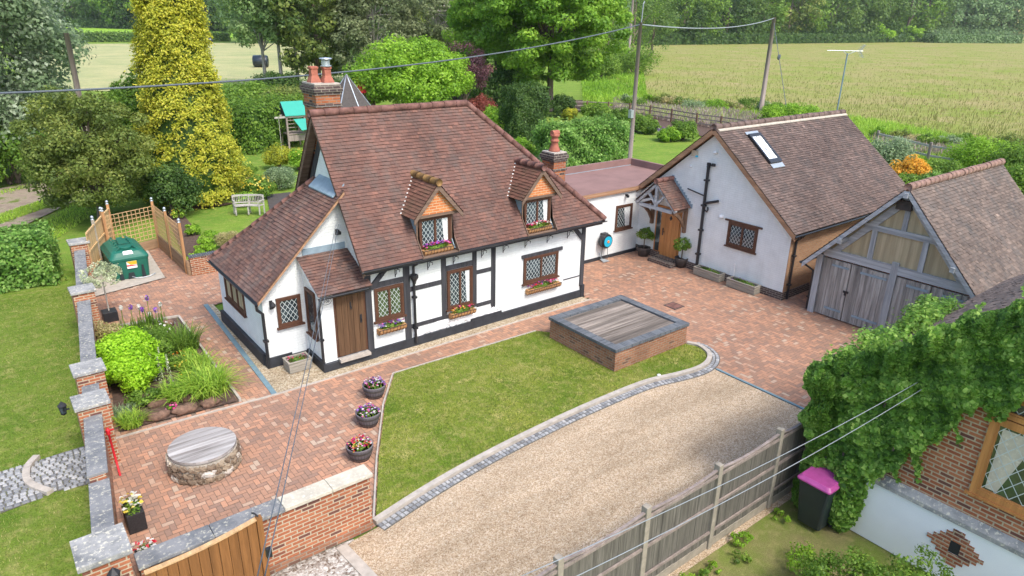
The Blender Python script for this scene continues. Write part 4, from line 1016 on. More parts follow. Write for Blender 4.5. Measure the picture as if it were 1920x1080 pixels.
mb = MB(); mb.prism([(x1 - .25, y0 + .2, ae(x1) - .2), (x1 + .1, y0 + .2, ae(x1) + .1), (x1 + .1, yb - rn - .1, ae(x1) + .1), (x1 - .25, yb - rn - .1, ae(x1) - .2)], (0, 0, .035)); mb.obj('annex_flashing', 'lead', cot)
gutter(cot, (x0 - .03, yb, ae(x0) - .02), (x0 - .03, y0, ae(x0) - .02), (-1, 0, 0))
pipe(cot, [(x0 - .02, y0 + .06, ae(x0) - .08), (x0 + .03, AY0 - .06, ae(x0) - .28), (AX0 - .03, AY0 - .05, 1.6), (AX0 - .03, AY0 - .05, .05)], .042)
leaded(cot, (5.47, AY0 - .01, 1.1), X, Yn, .65, .82, 1, fw=.06)
leaded(cot, (AX0 + .01, 20.1, 1.0), (0, -1, 0), (-1, 0, 0), 1.7, .72, 3, lead=False, glassmat='infill', fw=.07)
mb = MB(); mb.box(5.30, 5.38, AY0 - .03, AY0, 1.66, 1.9); mb.tube([(5.34, AY0 - .03, 1.68), (5.34, AY0 - .14, 1.72), (5.34, AY0 - .14, 1.78)], .015, 6); mb.lathe([(.05, .0), (.08, .05), (.08, .07), (.03, .16)], (5.34, AY0 - .14, 1.74), 10); mb.obj('wall_lamp', 'iron', cot)
mb = MB(); mb.box(7.26, 7.34, AY0 - .1, AY0, 3.44, 3.5); mb.box(7.22, 7.36, AY0 - .16, AY0 - .08, 3.38, 3.46); mb.obj('floodlight', 'iron', cot)
# porch roof
mb = MB(); pe0, pe1 = (6.12, 15.6, 2.22), (7.62, 15.6, 2.22)
tile_slope(mb, pe0, pe1, (6.12, 16.88, 2.93), [[pe0, pe1, (7.55, 16.88, 2.93), (6.12, 16.88, 2.93)]], seed=51); mb.obj('porch_roof', 'tile_annex', cot)
gutter(cot, (6.1, 15.55, 2.2), (7.5, 15.55, 2.2), (0, -1, 0))
verge_board(cot, (6.13, 15.6, 2.22), (6.13, 16.88, 2.93), .1, .02, mat='white_plastic')
mb = MB(); mb.box(6.3, 7.5, AY0 - .03, AY0 - .002, 2.95, 3.12); mb.obj('porch_flashing', 'lead', cot)
pipe(cot, [(6.15, 15.58, 2.15), (6.21, 15.75, 1.95), (6.21, 15.86, 1.8), (6.21, 15.86, .05)], .036)

# ---------------------------------------------------------------- extension: flat-roofed link and gabled wing
ext = thing('extension', (20.85, 15, 0), 'white gabled wing with rooflight and oak porch, joined to a flat-roofed link', 'house')
GX, GY0, GY1, GR, GZ, GE = 20.88, 11.58, 18.3, 14.98, 5.2, 2.42
mb = MB(); mb.prism([(GX, GY0, .28), (GX, GY1, .28), (GX, GY1, GE), (GX, GR, GZ), (GX, GY0, GE)], (.25, 0, 0)); mb.obj('gable_wall', 'white_brick', ext)
mb = MB(); mb.box(GX + .25, 29.0, GY0 + .01, GY1, .28, GE + .1); mb.prism([(28.8, GY0 + .01, GE), (28.8, GR, GZ), (28.8, GY1, GE)], (.2, 0, 0)); mb.box(GX - .004, GX + .25, GY0 - .012, GY0 + .006, .28, GE); mb.obj('side_wall', 'brick_buff', ext)
mb = MB(); mb.box(GX - .03, 29.03, GY0 - .03, GY1, 0, .279); mb.obj('brick_plinth', 'brick_dark', ext)
mb = MB(); mb.box(15.56, GX, 18.28, 21.6, .13, 2.6); mb.box(GX, 23.9, 18.32, 21.6, .13, 2.6); mb.obj('link_wall', 'white_brick', ext)
mb = MB(); mb.box(15.57, GX - .001, 18.25, 18.3, 0, .13); mb.obj('link_plinth', 'black_paint', ext)
fr = MB(); fr.box(15.6, 24.05, 18.2, 21.8, 2.6, 2.66); fr.obj('flat_roof', 'felt', ext)
pp = MB(); pp.box(15.6, 24.05, 21.68, 21.82, 2.661, 2.95); pp.box(23.93, 24.07, 18.35, 21.679, 2.661, 2.95); pp.box(15.6, 20.84, 18.18, 18.3, 2.661, 2.76); pp.obj('parapet', 'felt', ext)
lf = MB(); lf.box(15.7, 23.9, 21.64, 21.679, 2.661, 2.68); lf.obj('flashing', 'lead', ext)
ff = MB(); ff.box(15.6, 20.8, 18.165, 18.179, 2.60, 2.76); ff.obj('fascia', 'tan_fascia', ext)
dh = MB(); dh.box(15.7, 20.8, 18.2, 18.27, 2.57, 2.6)
# gabled roof
ge = (11.33, 2.42); k = (5.42 - ge[1]) / (GR - ge[0]); R0, R1 = 20.62, 29.45
e0, e1 = (R0, ge[0], ge[1]), (R1, ge[0], ge[1]); t0, t1 = (R0, GR, 5.42), (R1, GR, 5.42)
by = 2 * GR - ge[0]
mb = MB(); tile_slope(mb, e0, e1, t0, [[e0, e1, t1, t0]], seed=61); tile_slope(mb, (R1, by, ge[1]), (R0, by, ge[1]), t0, [[(R1, by, ge[1]), (R0, by, ge[1]), t0, t1]], seed=62)
mb.obj('roof', 'tile_white', ext)
M['ridge_grey'] = m_plain('grey_ridge_tile', (0.15, 0.105, 0.09), 0.85, 0.45, 5, bump=0.3)
mb = MB(); ridge_run(mb, t0, t1, .12, .42, 6); mb.obj('ridge_tiles', 'ridge_grey', ext, smooth=True)
mb = MB(); mb.prism([(R0 + .1, GR - .1, 5.35), (R1, GR - .1, 5.35), (R1, GR - .19, 5.30), (R0 + .1, GR - .19, 5.30)], (0, 0, .03)); mb.obj('ridge_mortar', 'concrete', ext)
verge_board(ext, (R0, ge[0], ge[1] - .02), (R0, GR, 5.40), .2, .03, mat='tan_fascia'); verge_board(ext, (R0, by, ge[1] - .02), (R0, GR, 5.40), .2, .03, mat='tan_fascia')
mb = MB(); mb.poly([(R0 + .03, ge[0], ge[1] - .15), (R0 + .03, GR, 5.27), (GX + .1, GR, 5.27), (GX + .1, ge[0], ge[1] - .15)]); mb.poly([(R0 + .03, by, ge[1] - .15), (GX + .1, by, ge[1] - .15), (GX + .1, GR, 5.27), (R0 + .03, GR, 5.27)]); mb.obj('soffit', 'tan_fascia', ext)
gutter(ext, (R0, ge[0] - .05, ge[1] - .03), (R1, ge[0] - .05, ge[1] - .03), (0, -1, 0))
pipe(ext, [(GX + .25, ge[0] - .04, 2.33), (GX + .2, GY0 - .08, 2.1), (GX + .2, GY0 - .08, .03)], .04)
# rooflight
S = lambda x, y, h: np.array([x, y, ge[1] + (y - ge[0]) * k]) + np.array([0, -k, 1]) / math.hypot(1, k) * h
mb = MB()
for a, b, c, d in ((22.02, 22.10, 13.52, 14.56), (22.66, 22.74, 13.52, 14.56), (22.10, 22.66, 14.46, 14.56), (22.10, 22.66, 13.52, 13.64)):
    mb.prism([S(a, c, .02), S(b, c, .02), S(b, d, .02), S(a, d, .02)], tuple(S(0, 0, .09) - S(0, 0, 0.0)))
rl = mb.obj('rooflight', 'black_plastic', ext)
mb = MB(); mb.poly([S(22.1, 13.64, .07), S(22.66, 13.64, .07), S(22.66, 14.46, .07), S(22.1, 14.46, .07)]); mb.obj('pane', 'sky_glass', rl)
mb = MB(); mb.prism([S(22.37, 13.64, .075), S(22.39, 13.64, .075), S(22.39, 14.46, .075), S(22.37, 14.46, .075)], (0, 0, .01)); mb.obj('glazing_bar', 'black_plastic', rl)
mb = MB(); mb.prism([S(22.05, 13.36, .03), S(22.78, 13.36, .03), S(22.78, 13.5, .03), S(22.05, 13.5, .03)], (0, 0, .012)); mb.prism([S(22.0, 14.57, .04), S(22.75, 14.57, .04), S(22.75, 14.66, .04), S(22.0, 14.66, .04)], (0, 0, .012)); mb.obj('flashing', 'galv', rl)
# gable wall fittings
Ym, Xn_ = (0, -1, 0), (-1, 0, 0)
leaded(ext, (GX + .01, 14.03, 1.36), Ym, Xn_, 1.2, .88, 2, sill=True, fw=.08)
mb = MB(); mb.box(GX - .06, GX, 12.68, 14.18, 2.25, 2.31); mb.obj('lintel', 'brown_frame', ext)
leaded(ext, (19.52, 18.29, 1.07), X, Yn, .93, 1.0, 1, fw=.07, curtain=True)
mb = MB(); mb.box(GX - .02, GX + .01, 16.1, 17.36, .14, 2.16); mb.obj('door_frame', 'oak_door', ext)
mb = MB()
for q in range(5): mb.box(GX - .05, GX - .021, 16.17 + q * .166, 16.17 + (q + 1) * .166 - .008, .2, 2.08)
d2 = mb.obj('door', 'oak_door', ext)
mb = MB(); mb.box(GX - .066, GX - .05, 16.9, 16.94, 1.0, 1.3); mb.tube([(GX - .08, 16.92, 1.16), (GX - .08, 16.83, 1.16)], .012, 6); mb.obj('handle', 'iron', d2)
mb = MB(); mb.prism([(GX - .055, 16.58, 1.86), (GX - .055, 16.51, 1.76), (GX - .055, 16.58, 1.66), (GX - .055, 16.65, 1.76)], (-.015, 0, 0)); mb.obj('door_knocker', 'iron', d2)
mb = MB(); mb.poly([(GX - .024, 17.3, .3), (GX - .024, 17.08, .3), (GX - .024, 17.08, 2.05), (GX - .024, 17.3, 2.05)]); mb.obj('sidelight', 'glass', ext)
mb = MB(); mb.box(GX - .6, GX - .03, 15.95, 17.1, 0, .13); mb.box(GX - .35, GX - .03, 16.1, 17.0, .13, .2); mb.obj('door_step', 'brick_dark', ext)
# oak porch canopy
cxf, cyc = 20.02, 16.72; ca, cf, chw = 3.28, 2.36, .98
mb = MB()
for s in (1, -1):
    e_f = (cxf - .12, cyc + s * chw, cf); e_b = (GX, cyc + s * chw, cf); t_f = (cxf - .12, cyc, ca); t_b = (GX, cyc, ca)
    a, b = (e_b, e_f) if s > 0 else (e_f, e_b)
    tile_slope(mb, a, b, t_f, [[e_f, t_f, t_b, e_b]], seed=71 + s)
cn = mb.obj('canopy_roof', 'tile_annex', ext)
mb = MB(); ridge_run(mb, (cxf - .14, cyc, ca + .02), (GX, cyc, ca + .02), .1, .3); mb.obj('canopy_ridge', 'ridge', cn, smooth=True)
mb = MB(); 
for q in range(11):
    t = q / 10; y = cyc - chw * t; z = ca - (ca - cf) * t; mb.box(GX - .03, GX - .004, y - .05, y + .05, z - .02, z + .14)
mb.obj('canopy_flashing', 'lead', cn)
bm_ = MB()
for s in (1, -1): bm_.bar((cxf, cyc, ca - .1), (cxf, cyc + s * (chw - .02), cf - .08), .1, .11, (1, 0, 0))
bm_.bar((cxf, cyc - .8, cf - .1), (cxf, cyc + .8, cf - .1), .11, .12); bm_.bar((cxf, cyc, cf - .04), (cxf, cyc, ca - .2), .11, .11, (1, 0, 0))
for s in (1, -1): bm_.bar((cxf, cyc + s * .04, cf + .05), (cxf, cyc + s * .42, cf + .46), .08, .08, (1, 0, 0))
bm_.obj('canopy_truss', 'oak_beam_h', ext)
for s in (1, -1):
    b = MB(); yy = cyc + s * .8; b.bar((GX - .06, yy, 1.35), (GX - .06, yy, cf - .12), .12, .12, (1, 0, 0)); b.bar((GX, yy, cf - .12), (cxf, yy, cf - .12), .1, .1)
    cv = [(GX - .08, yy, 1.55), (GX - .28, yy, 1.85), (GX - .52, yy, 2.08), (GX - .8, yy, cf - .14)]
    for p, q in zip(cv, cv[1:]): b.bar(p, q, .09, .11)
    b.obj('canopy_bracket', 'oak_brown', ext)
pipe(ext, [(GX - .07, 15.14, 3.98), (GX - .07, 15.14, .25)], .055, 'soil_pipe')
mb = MB(); mb.tube([(GX - .07, 15.14, 2.66), (GX - .07, 14.55, 2.86)], .05, 10); mb.tube([(GX - .06, 15.18, 2.93), (GX - .06, 15.95, 3.05)], .025, 8); mb.tube([(GX - .07, 15.08, 2.42), (GX - .08, 14.97, 2.38), (GX - .08, 14.93, 2.48), (GX - .08, 14.97, 2.56)], .03, 8); mb.lathe([(.065, 0), (.075, .03), (.04, .1)], (GX - .07, 15.14, 3.98), 10); mb.obj('waste_pipe', 'black_plastic', ext)
def wall_item(name, mat, y, z, r=.07, kind='dome'):
    mb = MB(); mb.lathe([(r, -r * .4), (r * 1.05, r * .2), (r * .6, r * .9)], (GX - .05, y, z), 10) if kind == 'dome' else mb.box(GX - .08, GX, y - r, y + r, z - r * .8, z + r * .8)
    return mb.obj(name, mat, ext, smooth=(kind == 'dome'))
wall_item('alarm_box', M['leaf_fl_yellow'] if False else 'coping_cream', 15.82, 4.38, .13, 'box'); wall_item('alarm_light', M['cyan'], 15.72, 4.28, .055)
wall_item('dome_light', 'white_plastic', 14.94, 4.54, .08); wall_item('dome_light', 'white_plastic', 14.36, 2.32, .09); wall_item('camera_mount', 'white_plastic', 15.95, 3.88, .05)
mb = MB(); mb.box(GX - .1, GX, 14.98, 15.03, 4.05, 4.12); 
for s in (-1, 1): mb.box(GX - .16, GX - .08, 15.0 + s * .1 - .06, 15.0 + s * .1 + .06, 4.06, 4.16)
mb.obj('floodlight', 'iron', ext)
mb = MB(); mb.tube([(GX - .05, 13.52, .28), (GX - .05, 13.52, .72)], .018, 6); mb.box(GX - .07, GX - .03, 13.49, 13.56, .72, .77); mb.obj('vent_pipe', 'white_plastic', ext)
mb = MB(); mb.box(19.98, 20.06, 18.16, 18.28, 2.42, 2.48); mb.box(19.96, 20.04, 18.1, 18.18, 2.38, 2.46); mb.obj('security_light', 'iron', ext)
mb = MB(); mb.box(15.62, 15.72, 18.2, 18.28, 2.1, 2.4)

# ---------------------------------------------------------------- garage
gar = thing('garage', (20.77, 8.2, 0), 'timber-framed garage with grey boarded doors and ochre infill panels in its gable', 'garage')
QX, QY0, QY1, QR = 20.80, 5.78, 10.55, 8.17
QE, QA = 2.02, 4.62; qs = (QA - QE) / (QR - QY0)
mb = MB(); mb.box(QX + .12, 27.1, QY0, QY1, 0, QE); mb.prism([(QX + .12, QY0, QE), (QX + .12, QR, QA - .1), (QX + .12, QY1, QE)], (.1, 0, 0)); mb.obj('wall', 'brick_wall', gar)
mb = MB(); mb.prism([(QX + .02, QY0 + .1, QE), (QX + .02, QR, QA - .15), (QX + .02, QY1 - .1, QE)], (.09, 0, 0)); mb.obj('infill_panel', 'infill', gar)
def gb(a, b, w=.17, t=.09, name='gable_timber', mat='oak_beam_h', off=0.0):
    mb = MB(); A_ = (QX + .015 + off, a[0], a[1]); B_ = (QX + .015 + off, b[0], b[1]); mb.bar(A_, B_, t, w) if abs(a[0] - b[0]) > .01 else mb.bar(A_, B_, w, t, (1, 0, 0)); return mb.obj(name, mat, gar)
gb((QY0 + .2, 2.12), (QY1 - .2, 2.12), .26, .12); gb((7.05, 3.22), (9.28, 3.22), .17, .1)
for s in (-1, 1): gb((QR + s * 2.0, QA - .40 - 2.0 * qs), (QR + s * .02, QA - .36), .2, .1, off=-.004)
gb((QR, 3.3), (QR, 4.1), .14, .085, mat='oak_beam'); gb((8.95, 2.25), (8.95, 3.14), .15, .085, mat='oak_beam'); gb((7.5, 2.25), (7.5, 3.14), .15, .085, mat='oak_beam')
gb((QY1 - .1, 0), (QY1 - .1, 2.0), .2, .14, 'corner_post', 'oak_beam'); gb((QY0 + .1, 0), (QY0 + .1, 2.0), .2, .14, 'corner_post', 'oak_beam'); gb((QR, 0), (QR, 2.35), .2, .13, 'corner_post', 'oak_beam')
def garage_door(y0, y1):
    mb = MB(); n = 7; w = (y1 - y0) / n
    for q in range(n): mb.box(QX - .01 - (q % 2) * .004, QX + .05, y0 + q * w + .004, y0 + (q + 1) * w - .004, .04, 1.93)
    d = mb.obj('door', 'garage_door', gar)
    for z in (.28, 1.72):
        h = MB(); h.box(QX - .03, QX - .012, y0 + .05, y1 - .3, z, z + .07); h.obj('hinge', 'lead', d)
    return d
garage_door(9.44, QY1 - .22); garage_door(8.28, 9.42); garage_door(7.1, 8.06); dd = garage_door(5.98, 7.08)
mb = MB(); mb.box(QX - .05, QX - .012, 9.36, 9.52, .98, 1.04); mb.box(QX - .06, QX - .02, 9.42, 9.47, .9, .98); mb.obj('padlock', 'iron', gar)
mb = MB(); mb.box(QX - .12, QX + .12, QR - .1, QR + .32, 3.92, 4.16); mb.box(QX - .16, QX + .12, QR - .14, QR + .36, 4.16, 4.2); mb.obj('bat_box', 'slate', gar)
QO = .3; qy0 = QY0 - .28; qe = QE - .28 * qs; R0, R1 = 20.42, 27.25; qy1 = 2 * QR - qy0; qt = qe + (QR - qy0) * qs
mb = MB(); a, b, c, d = (R0, qy0, qe), (R1, qy0, qe), (R1, QR, qt), (R0, QR, qt)
tile_slope(mb, a, b, d, [[a, b, c, d]], seed=81); a2, b2 = (R1, qy1, qe), (R0, qy1, qe); tile_slope(mb, a2, b2, d, [[a2, b2, d, c]], seed=82); mb.obj('roof', 'tile_garage', gar)
mb = MB(); ridge_run(mb, (R0, QR, qt + .02), (R1, QR, qt + .02), .12, .3, 7); mb.obj('ridge_tiles', 'ridge_garage', gar, smooth=True)
for yy in (qy0, qy1): verge_board(gar, (R0, yy, qe - .03), (R0, QR, qt - .02), .17, .04, mat='oak_beam_h')
mb = MB(); mb.poly([(R0 + .05, qy0, qe - .12), (R0 + .05, QR, qt - .12), (QX + .1, QR, qt - .12), (QX + .1, qy0, qe - .12)]); mb.poly([(R0 + .05, qy1, qe - .12), (QX + .1, qy1, qe - .12), (QX + .1, QR, qt - .12), (R0 + .05, QR, qt - .12)]); mb.obj('soffit', 'grey_wood', gar)
for yy in (QR - 1.6, QR + 1.6, QR): mb = MB(); z = qt - abs(yy - QR) * qs - .22; mb.bar((R0 - .05, yy, z), (QX + .1, yy, z), .12, .14); mb.obj('purlin', 'oak_beam_h', gar)
gutter(gar, (R0, qy1 + .04, qe - .03), (R1, qy1 + .04, qe - .03), (0, 1, 0))
pipe(gar, [(R0 + .15, qy1 + .03, qe - .1), (QX - .02, QY1 + .06, qe - .32), (QX, QY1 + .06, .9), (QX, QY1 + .06, .05)], .035)

# ---------------------------------------------------------------- neighbour's house
nb = thing('neighbour_house', (11.6, 3, 0), 'ivy-clad neighbouring house of red brick above a white rendered ground floor', 'house')
NX, NYC, NEZ = 11.6, 5.0, 2.9; NR = -.2; nk = .78
mb = MB(); mb.prism([(NX, NYC, 1.36), (NX, NYC, NEZ), (NX, NR, NEZ + (NYC - NR) * nk), (NX, 2 * NR - NYC, NEZ), (NX, 2 * NR - NYC, 1.36)], (.3, 0, 0)); mb.box(NX + .3, 20, NR, NYC, 0, NEZ); mb.obj('brick_wall', 'brick_wall', nb)
mb = MB(); mb.box(NX - .06, NX + .3, -6, NYC, 0, 1.22); mb.obj('rendered_wall', 'white_render', nb)
mb = MB(); mb.prism([(NX - .1, NYC, 1.2), (NX - .1, NYC, 1.28), (NX - .0, NYC, 1.40), (NX + .1, NYC, 1.40), (NX + .1, NYC, 1.2)], (0, -11, 0)); mb.obj('ledge', 'coping_cap', nb)
rf = MB(); oy = NYC + .3; oe = NEZ - .3 * nk + .08; N0, N1 = NX - .25, 20.5; ot = oe + (oy - NR) * nk
tile_slope(rf, (N1, oy, oe), (N0, oy, oe), (N0, NR, ot), [[(N1, oy, oe), (N0, oy, oe), (N0, NR, ot), (N1, NR, ot)]], seed=91)
rf.poly([(N0, NR, ot), (N0, 2 * NR - oy, oe), (N1, 2 * NR - oy, oe), (N1, NR, ot)]); rf.obj('roof', 'tile_garage', nb)

wf = leaded(nb, (NX + .0, 2.68, 1.86), Ym, Xn_, 1.9, 1.42, 2, fmat='oak_door', fw=.1, lead=True, pitch=.19, glassmat='glass_green', curtain=False, depth=.06)
leaded(nb, (NX + .0, 2.68, 3.3), Ym, Xn_, 1.9, .4, 2, fmat='oak_door', fw=.08, sill=False, depth=.06, pitch=.19)
mb = MB(); mb.poly([(NX - .016, 2.5, 2.02), (NX - .016, 2.34, 2.02), (NX - .016, 2.05, 3.1), (NX - .016, 2.5, 3.1)]); mb.obj('curtain', 'coping_cream', wf)
mb = MB(); rg = random.Random(3)        # brick diamond let into the render
for r_ in range(-4, 5):
    n_ = 4 - abs(r_)
    w = .09 + n_ * .085
    if abs(r_) <= 1:
        mb.box(NX - .075, NX - .055, 2.63 - w, 2.63 - .08, .74 + r_ * .078 - .036, .74 + r_ * .078 + .036); mb.box(NX - .075, NX - .055, 2.63 + .08, 2.63 + w, .74 + r_ * .078 - .036, .74 + r_ * .078 + .036)
    else: mb.box(NX - .075, NX - .055, 2.63 - w, 2.63 + w, .74 + r_ * .078 - .036, .74 + r_ * .078 + .036)
mb.obj('brick_diamond', 'brick_wall', nb)
mb = MB(); mb.box(NX - .068, NX - .058, 2.55, 2.71, .63, .85); mb.obj('vent_hole', 'iron', nb)
mb = MB(); c = (NX - .12, 1.55, .62); mb.box(NX - .2, NX - .1, 1.42, 1.66, .5, .66); mb.box(NX - .14, NX - .06, 1.5, 1.6, .64, .72); mb.box(NX - .2, NX - .12, 1.46, 1.62, .69, .78); mb.obj('floodlight', 'black_plastic', nb)
mb = MB()
for yy, zz in ((3.48, 2.62), (3.78, 2.3)): mb.box(NX - .006, NX + .01, yy - .12, yy + .1, zz - .03, zz + .035)
mb.obj('painted_brick', 'white_render', nb)
# ---------------------------------------------------------------- boundary walls
lw = thing('boundary_wall', (0.9, 15, 0), 'long brick boundary wall with stone-capped pillars beside the side lawn', 'wall')
WX = lambda y: 0.56 + 0.116 * (y - 11)          # inner face
def wseg(y0, y1, h, nm='wall', off=.02, w=.26):
    mb = MB(); mb.prism([(WX(y0) - off - w, y0, 0), (WX(y0) - off, y0, 0), (WX(y1) - off, y1, 0), (WX(y1) - off - w, y1, 0)], (0, 0, h)); return mb.obj(nm, 'brick_wall', lw)
def cop(y0, y1, z, mat='coping'):
    L = y1 - y0; n = max(1, round(L / 1.1))
    for q in range(n):
        a = y0 + L * q / n + .004; b = y0 + L * (q + 1) / n - .004; mb = MB()
        mb.prism([(WX(a) - .31, a, z), (WX(a) + .02, a, z), (WX(b) + .02, b, z), (WX(b) - .31, b, z)], (0, 0, .06)); mb.obj('coping', mat, lw, bevel=.01)
wseg(10.3, 12.45, 1.02); cop(10.45, 12.44, 1.02); wseg(12.451, 14.65, 1.16); cop(12.46, 14.72, 1.16)
wseg(15.2, 16.2, 1.16); cop(15.35, 16.1, 1.16); wseg(16.7, 21.6, 1.12); cop(16.95, 21.7, 1.12); wseg(22.0, 26.9, 1.12); cop(22.45, 26.9, 1.12)
for yc, h, s in ((9.98, 1.46, .30), (14.9, 1.40, .27), (16.5, 1.40, .27), (22.05, 1.36, .27), (27.2, 1.36, .27)):
    xc = WX(yc) - .14; mb = MB(); mb.box(xc - s, xc + s, yc - s, yc + s, 0, h); mb.obj('pillar', 'brick_wall', lw)
    mb = MB(); o_ = .05; mb.box(xc - s - o_, xc + s + o_, yc - s - o_, yc + s + o_, h, h + .08); 
    if s > .28: mb.prism([(xc - s - o_, yc - s - o_, h + .08), (xc + s + o_, yc - s - o_, h + .08), (xc + s + o_, yc + s + o_, h + .08), (xc - s - o_, yc + s + o_, h + .08)], (0, 0, .01))
    mb.obj('pillar_cap', 'coping_cap', lw, bevel=.015)
fw_ = thing('front_wall', (2.6, 9.65, 0), 'low brick wall with stone coping, half grey and half cream, across the end of the patio', 'wall')
mb = MB(); mb.box(.7, 4.42, 9.62, 9.86, 0, 1.16); mb.obj('wall', 'brick_wall', fw_)
mb = MB(); mb.box(1.8, 4.425, 9.612, 9.619, 0, .17); mb.obj('weathered_base', 'brick_plinth', fw_)
for a, b, m in ((.67, 1.75, 'coping'), (1.755, 2.86, 'coping'), (2.865, 3.7, 'coping_cream'), (3.705, 4.46, 'coping_cream')):
    mb = MB(); mb.box(a, b, 9.56, 9.92, 1.16, 1.235); mb.obj('coping', m, fw_, bevel=.012)
sw = thing('stub_wall', (5.8, 25.4, 0), 'short brick wall with blue brick coping between trellis and cottage', 'wall')
mb = MB(); mb.box(5.38, 6.5, 25.4, 25.62, 0, .68); mb.obj('wall', 'brick_wall', sw)
mb = MB()
for q in range(15): mb.tube([(5.4 + q * .074, 25.38, .71), (5.4 + q * .074, 25.64, .71)], .036, 6)
mb.obj('coping', 'brick_blue', sw)
# gate standing open against the front wall
gt = thing('wooden_gate', (1.5, 9.45, 0), 'brown boarded gate with sloping top, open against the brick wall', 'gate')
n = 11; gx0, gx1 = .72, 2.36
for q in range(n):
    a = gx0 + (gx1 - gx0) * q / n; b = gx0 + (gx1 - gx0) * (q + 1) / n - .008; t = (q + .5) / n
    h = 1.17 + .16 * t - .05 * math.sin(t * math.pi); mb = MB(); mb.prism([(a, 9.44, .06), (b, 9.44, .06), (b, 9.44, h + .01), (a, 9.44, h - .01)], (0, .03, 0)); mb.obj('board', 'gate_wood', gt)
mb = MB(); 
for q in range(8):
    t0, t1 = q / 8, (q + 1) / 8; H = lambda t: 1.18 + .16 * t - .05 * math.sin(t * math.pi); mb.bar((gx0 + (gx1 - gx0) * t0, 9.46, H(t0)), (gx0 + (gx1 - gx0) * t1, 9.46, H(t1)), .08, .03)
mb.obj('top_rail', 'trellis', gt)
mb = MB(); mb.box(gx1, gx1 + .09, 9.42, 9.51, 0, 1.36); mb.obj('gate_stile', 'gate_wood', gt)
mb = MB(); mb.tube([(gx1 + .04, 9.47, 1.36), (gx1 + .0, 9.5, 1.42), (gx1 - .02, 9.56, 1.4)], .015, 6); mb.obj('latch', 'iron', gt)
# lanterns on the pillars
def lantern(loc, label):
    t = thing('wall_lantern', loc, label, 'lantern', None); mb = MB()
    mb.lathe([(.01, .30), (.03, .27), (.13, .16), (.13, .14)], (0, 0, 0), 6); mb.lathe([(.07, -.12), (.09, -.1), (.03, -.16)], (0, 0, 0), 6); mb.box(-.02, .02, 0, .16, -.02, .02)
    for k in range(6): a = k * math.pi / 3; mb.tube([(.11 * math.cos(a), .11 * math.sin(a), .14), (.075 * math.cos(a), .075 * math.sin(a), -.1)], .008, 4)
    mb.obj('frame', 'iron', t, local=True); mb = MB(); mb.lathe([(.065, -.1), (.1, .14)], (0, 0, 0), 6); mb.obj('glass', 'glass', t, local=True); t.scale = (.7, .7, .7)
    return t
lantern((.36, 9.56, 1.2), 'black lantern on the front face of the corner pillar'); l2 = lantern((.40, 15.45, 1.1), 'black lantern on the lawn side of the boundary wall'); l2.rotation_euler = (0, 0, -1.57)
# red pump handle on the wall
t = thing('red_hand_pump', (WX(14.5), 14.5, 0), 'slim red metal pump standing against the boundary wall', 'pump'); px_ = WX(14.5) + .07
mb = MB(); mb.tube([(px_, 14.1, 0), (px_ - .02, 14.35, .85)], .022, 8); mb.obj('rod', 'red_paint', t, smooth=True)
mb = MB(); mb.lathe([(.04, 0), (.045, .1), (.02, .14)], (px_ - .02, 14.37, .85), 10); mb.tube([(px_ - .02, 14.37, .95), (px_ + .08, 14.42, .9)], .018, 6); mb.obj('head', 'red_paint', t)

# ---------------------------------------------------------------- panel fence along the drive
pf = thing('panel_fence', (8.9, 5.6, 0), 'weathered grey board fence with concrete posts beside the gravel drive', 'fence')
fx = [11.95, 10.86, 9.0, 7.17, 5.34, 3.5, 1.7]
for x in fx:
    mb = MB(); mb.box(x - .055, x + .055, 5.54, 5.66, 0, 1.78); mb.obj('post', 'concrete_post', pf, bevel=.01)
rg = random.Random(8)
for a, b in zip(fx, fx[1:]):
    mb = MB(); x = b + .06; 
    while x < a - .07:
        w = min(.115, a - .06 - x); t = (x - b) / (a - b); sag = .06 * math.sin(t * math.pi) + rg.uniform(-.006, .006); y = 5.585 + rg.uniform(-.004, .008); mb.box(x, x + w + .02 if x + w + .02 < a - .06 else x + w, y, y + .014, .17, 1.66 - sag); x += w + .002
    mb.obj('panel', 'fence_old', pf)
    mb = MB()
    for z in (.35, .95, 1.55): mb.box(b + .06, a - .06, 5.55, 5.58, z, z + .05)
    for q in range(8):
        t0, t1 = q / 8, (q + 1) / 8; mb.bar((b + .06 + (a - b - .12) * t0, 5.59, 1.675 - .06 * math.sin(t0 * math.pi)), (b + .06 + (a - b - .12) * t1, 5.59, 1.675 - .06 * math.sin(t1 * math.pi)), .05, .025)
    mb.obj('rail', 'pole_wood', pf)
    mb = MB(); mb.box(b + .06, a - .06, 5.575, 5.625, 0, .165); mb.obj('gravel_board', 'concrete_post', pf)
# timber-edged raised well cover on the lawn
pl = thing('raised_cover', (13.9, 12.57, 0), 'large low brick plinth with blue brick rim and grey timber boards on top', 'plinth')
x0, x1, y0, y1, h = 12.38, 15.42, 11.22, 13.95, .70
mb = MB(); mb.box(x0 + .04, x1 - .04, y0 + .04, y1 - .04, 0, h - .09); mb.obj('brick_base', 'brick_plinth', pl)
w = .26
for ya, yb_ in ((y0, y0 + w), (y1 - w, y1)): mb = MB(); mb.box(x0, x1, ya, yb_, h - .09, h); mb.obj('rim', 'brick_blue', pl)
M['brick_blue_v'] = m_brick('brick_blue_side', (0.10, 0.115, 0.135), (0.17, 0.19, 0.21), (0.2, 0.2, 0.2), bw=0.45, rh=0.075, ms=0.006)
for xa, xb in ((x0, x0 + w), (x1 - w, x1)): mb = MB(); mb.box(xa, xb, y0 + w, y1 - w, h - .09, h - .002); mb.obj('rim', 'brick_blue_v', pl)
mb = MB(); rg = random.Random(6); yy = y0 + w + .02
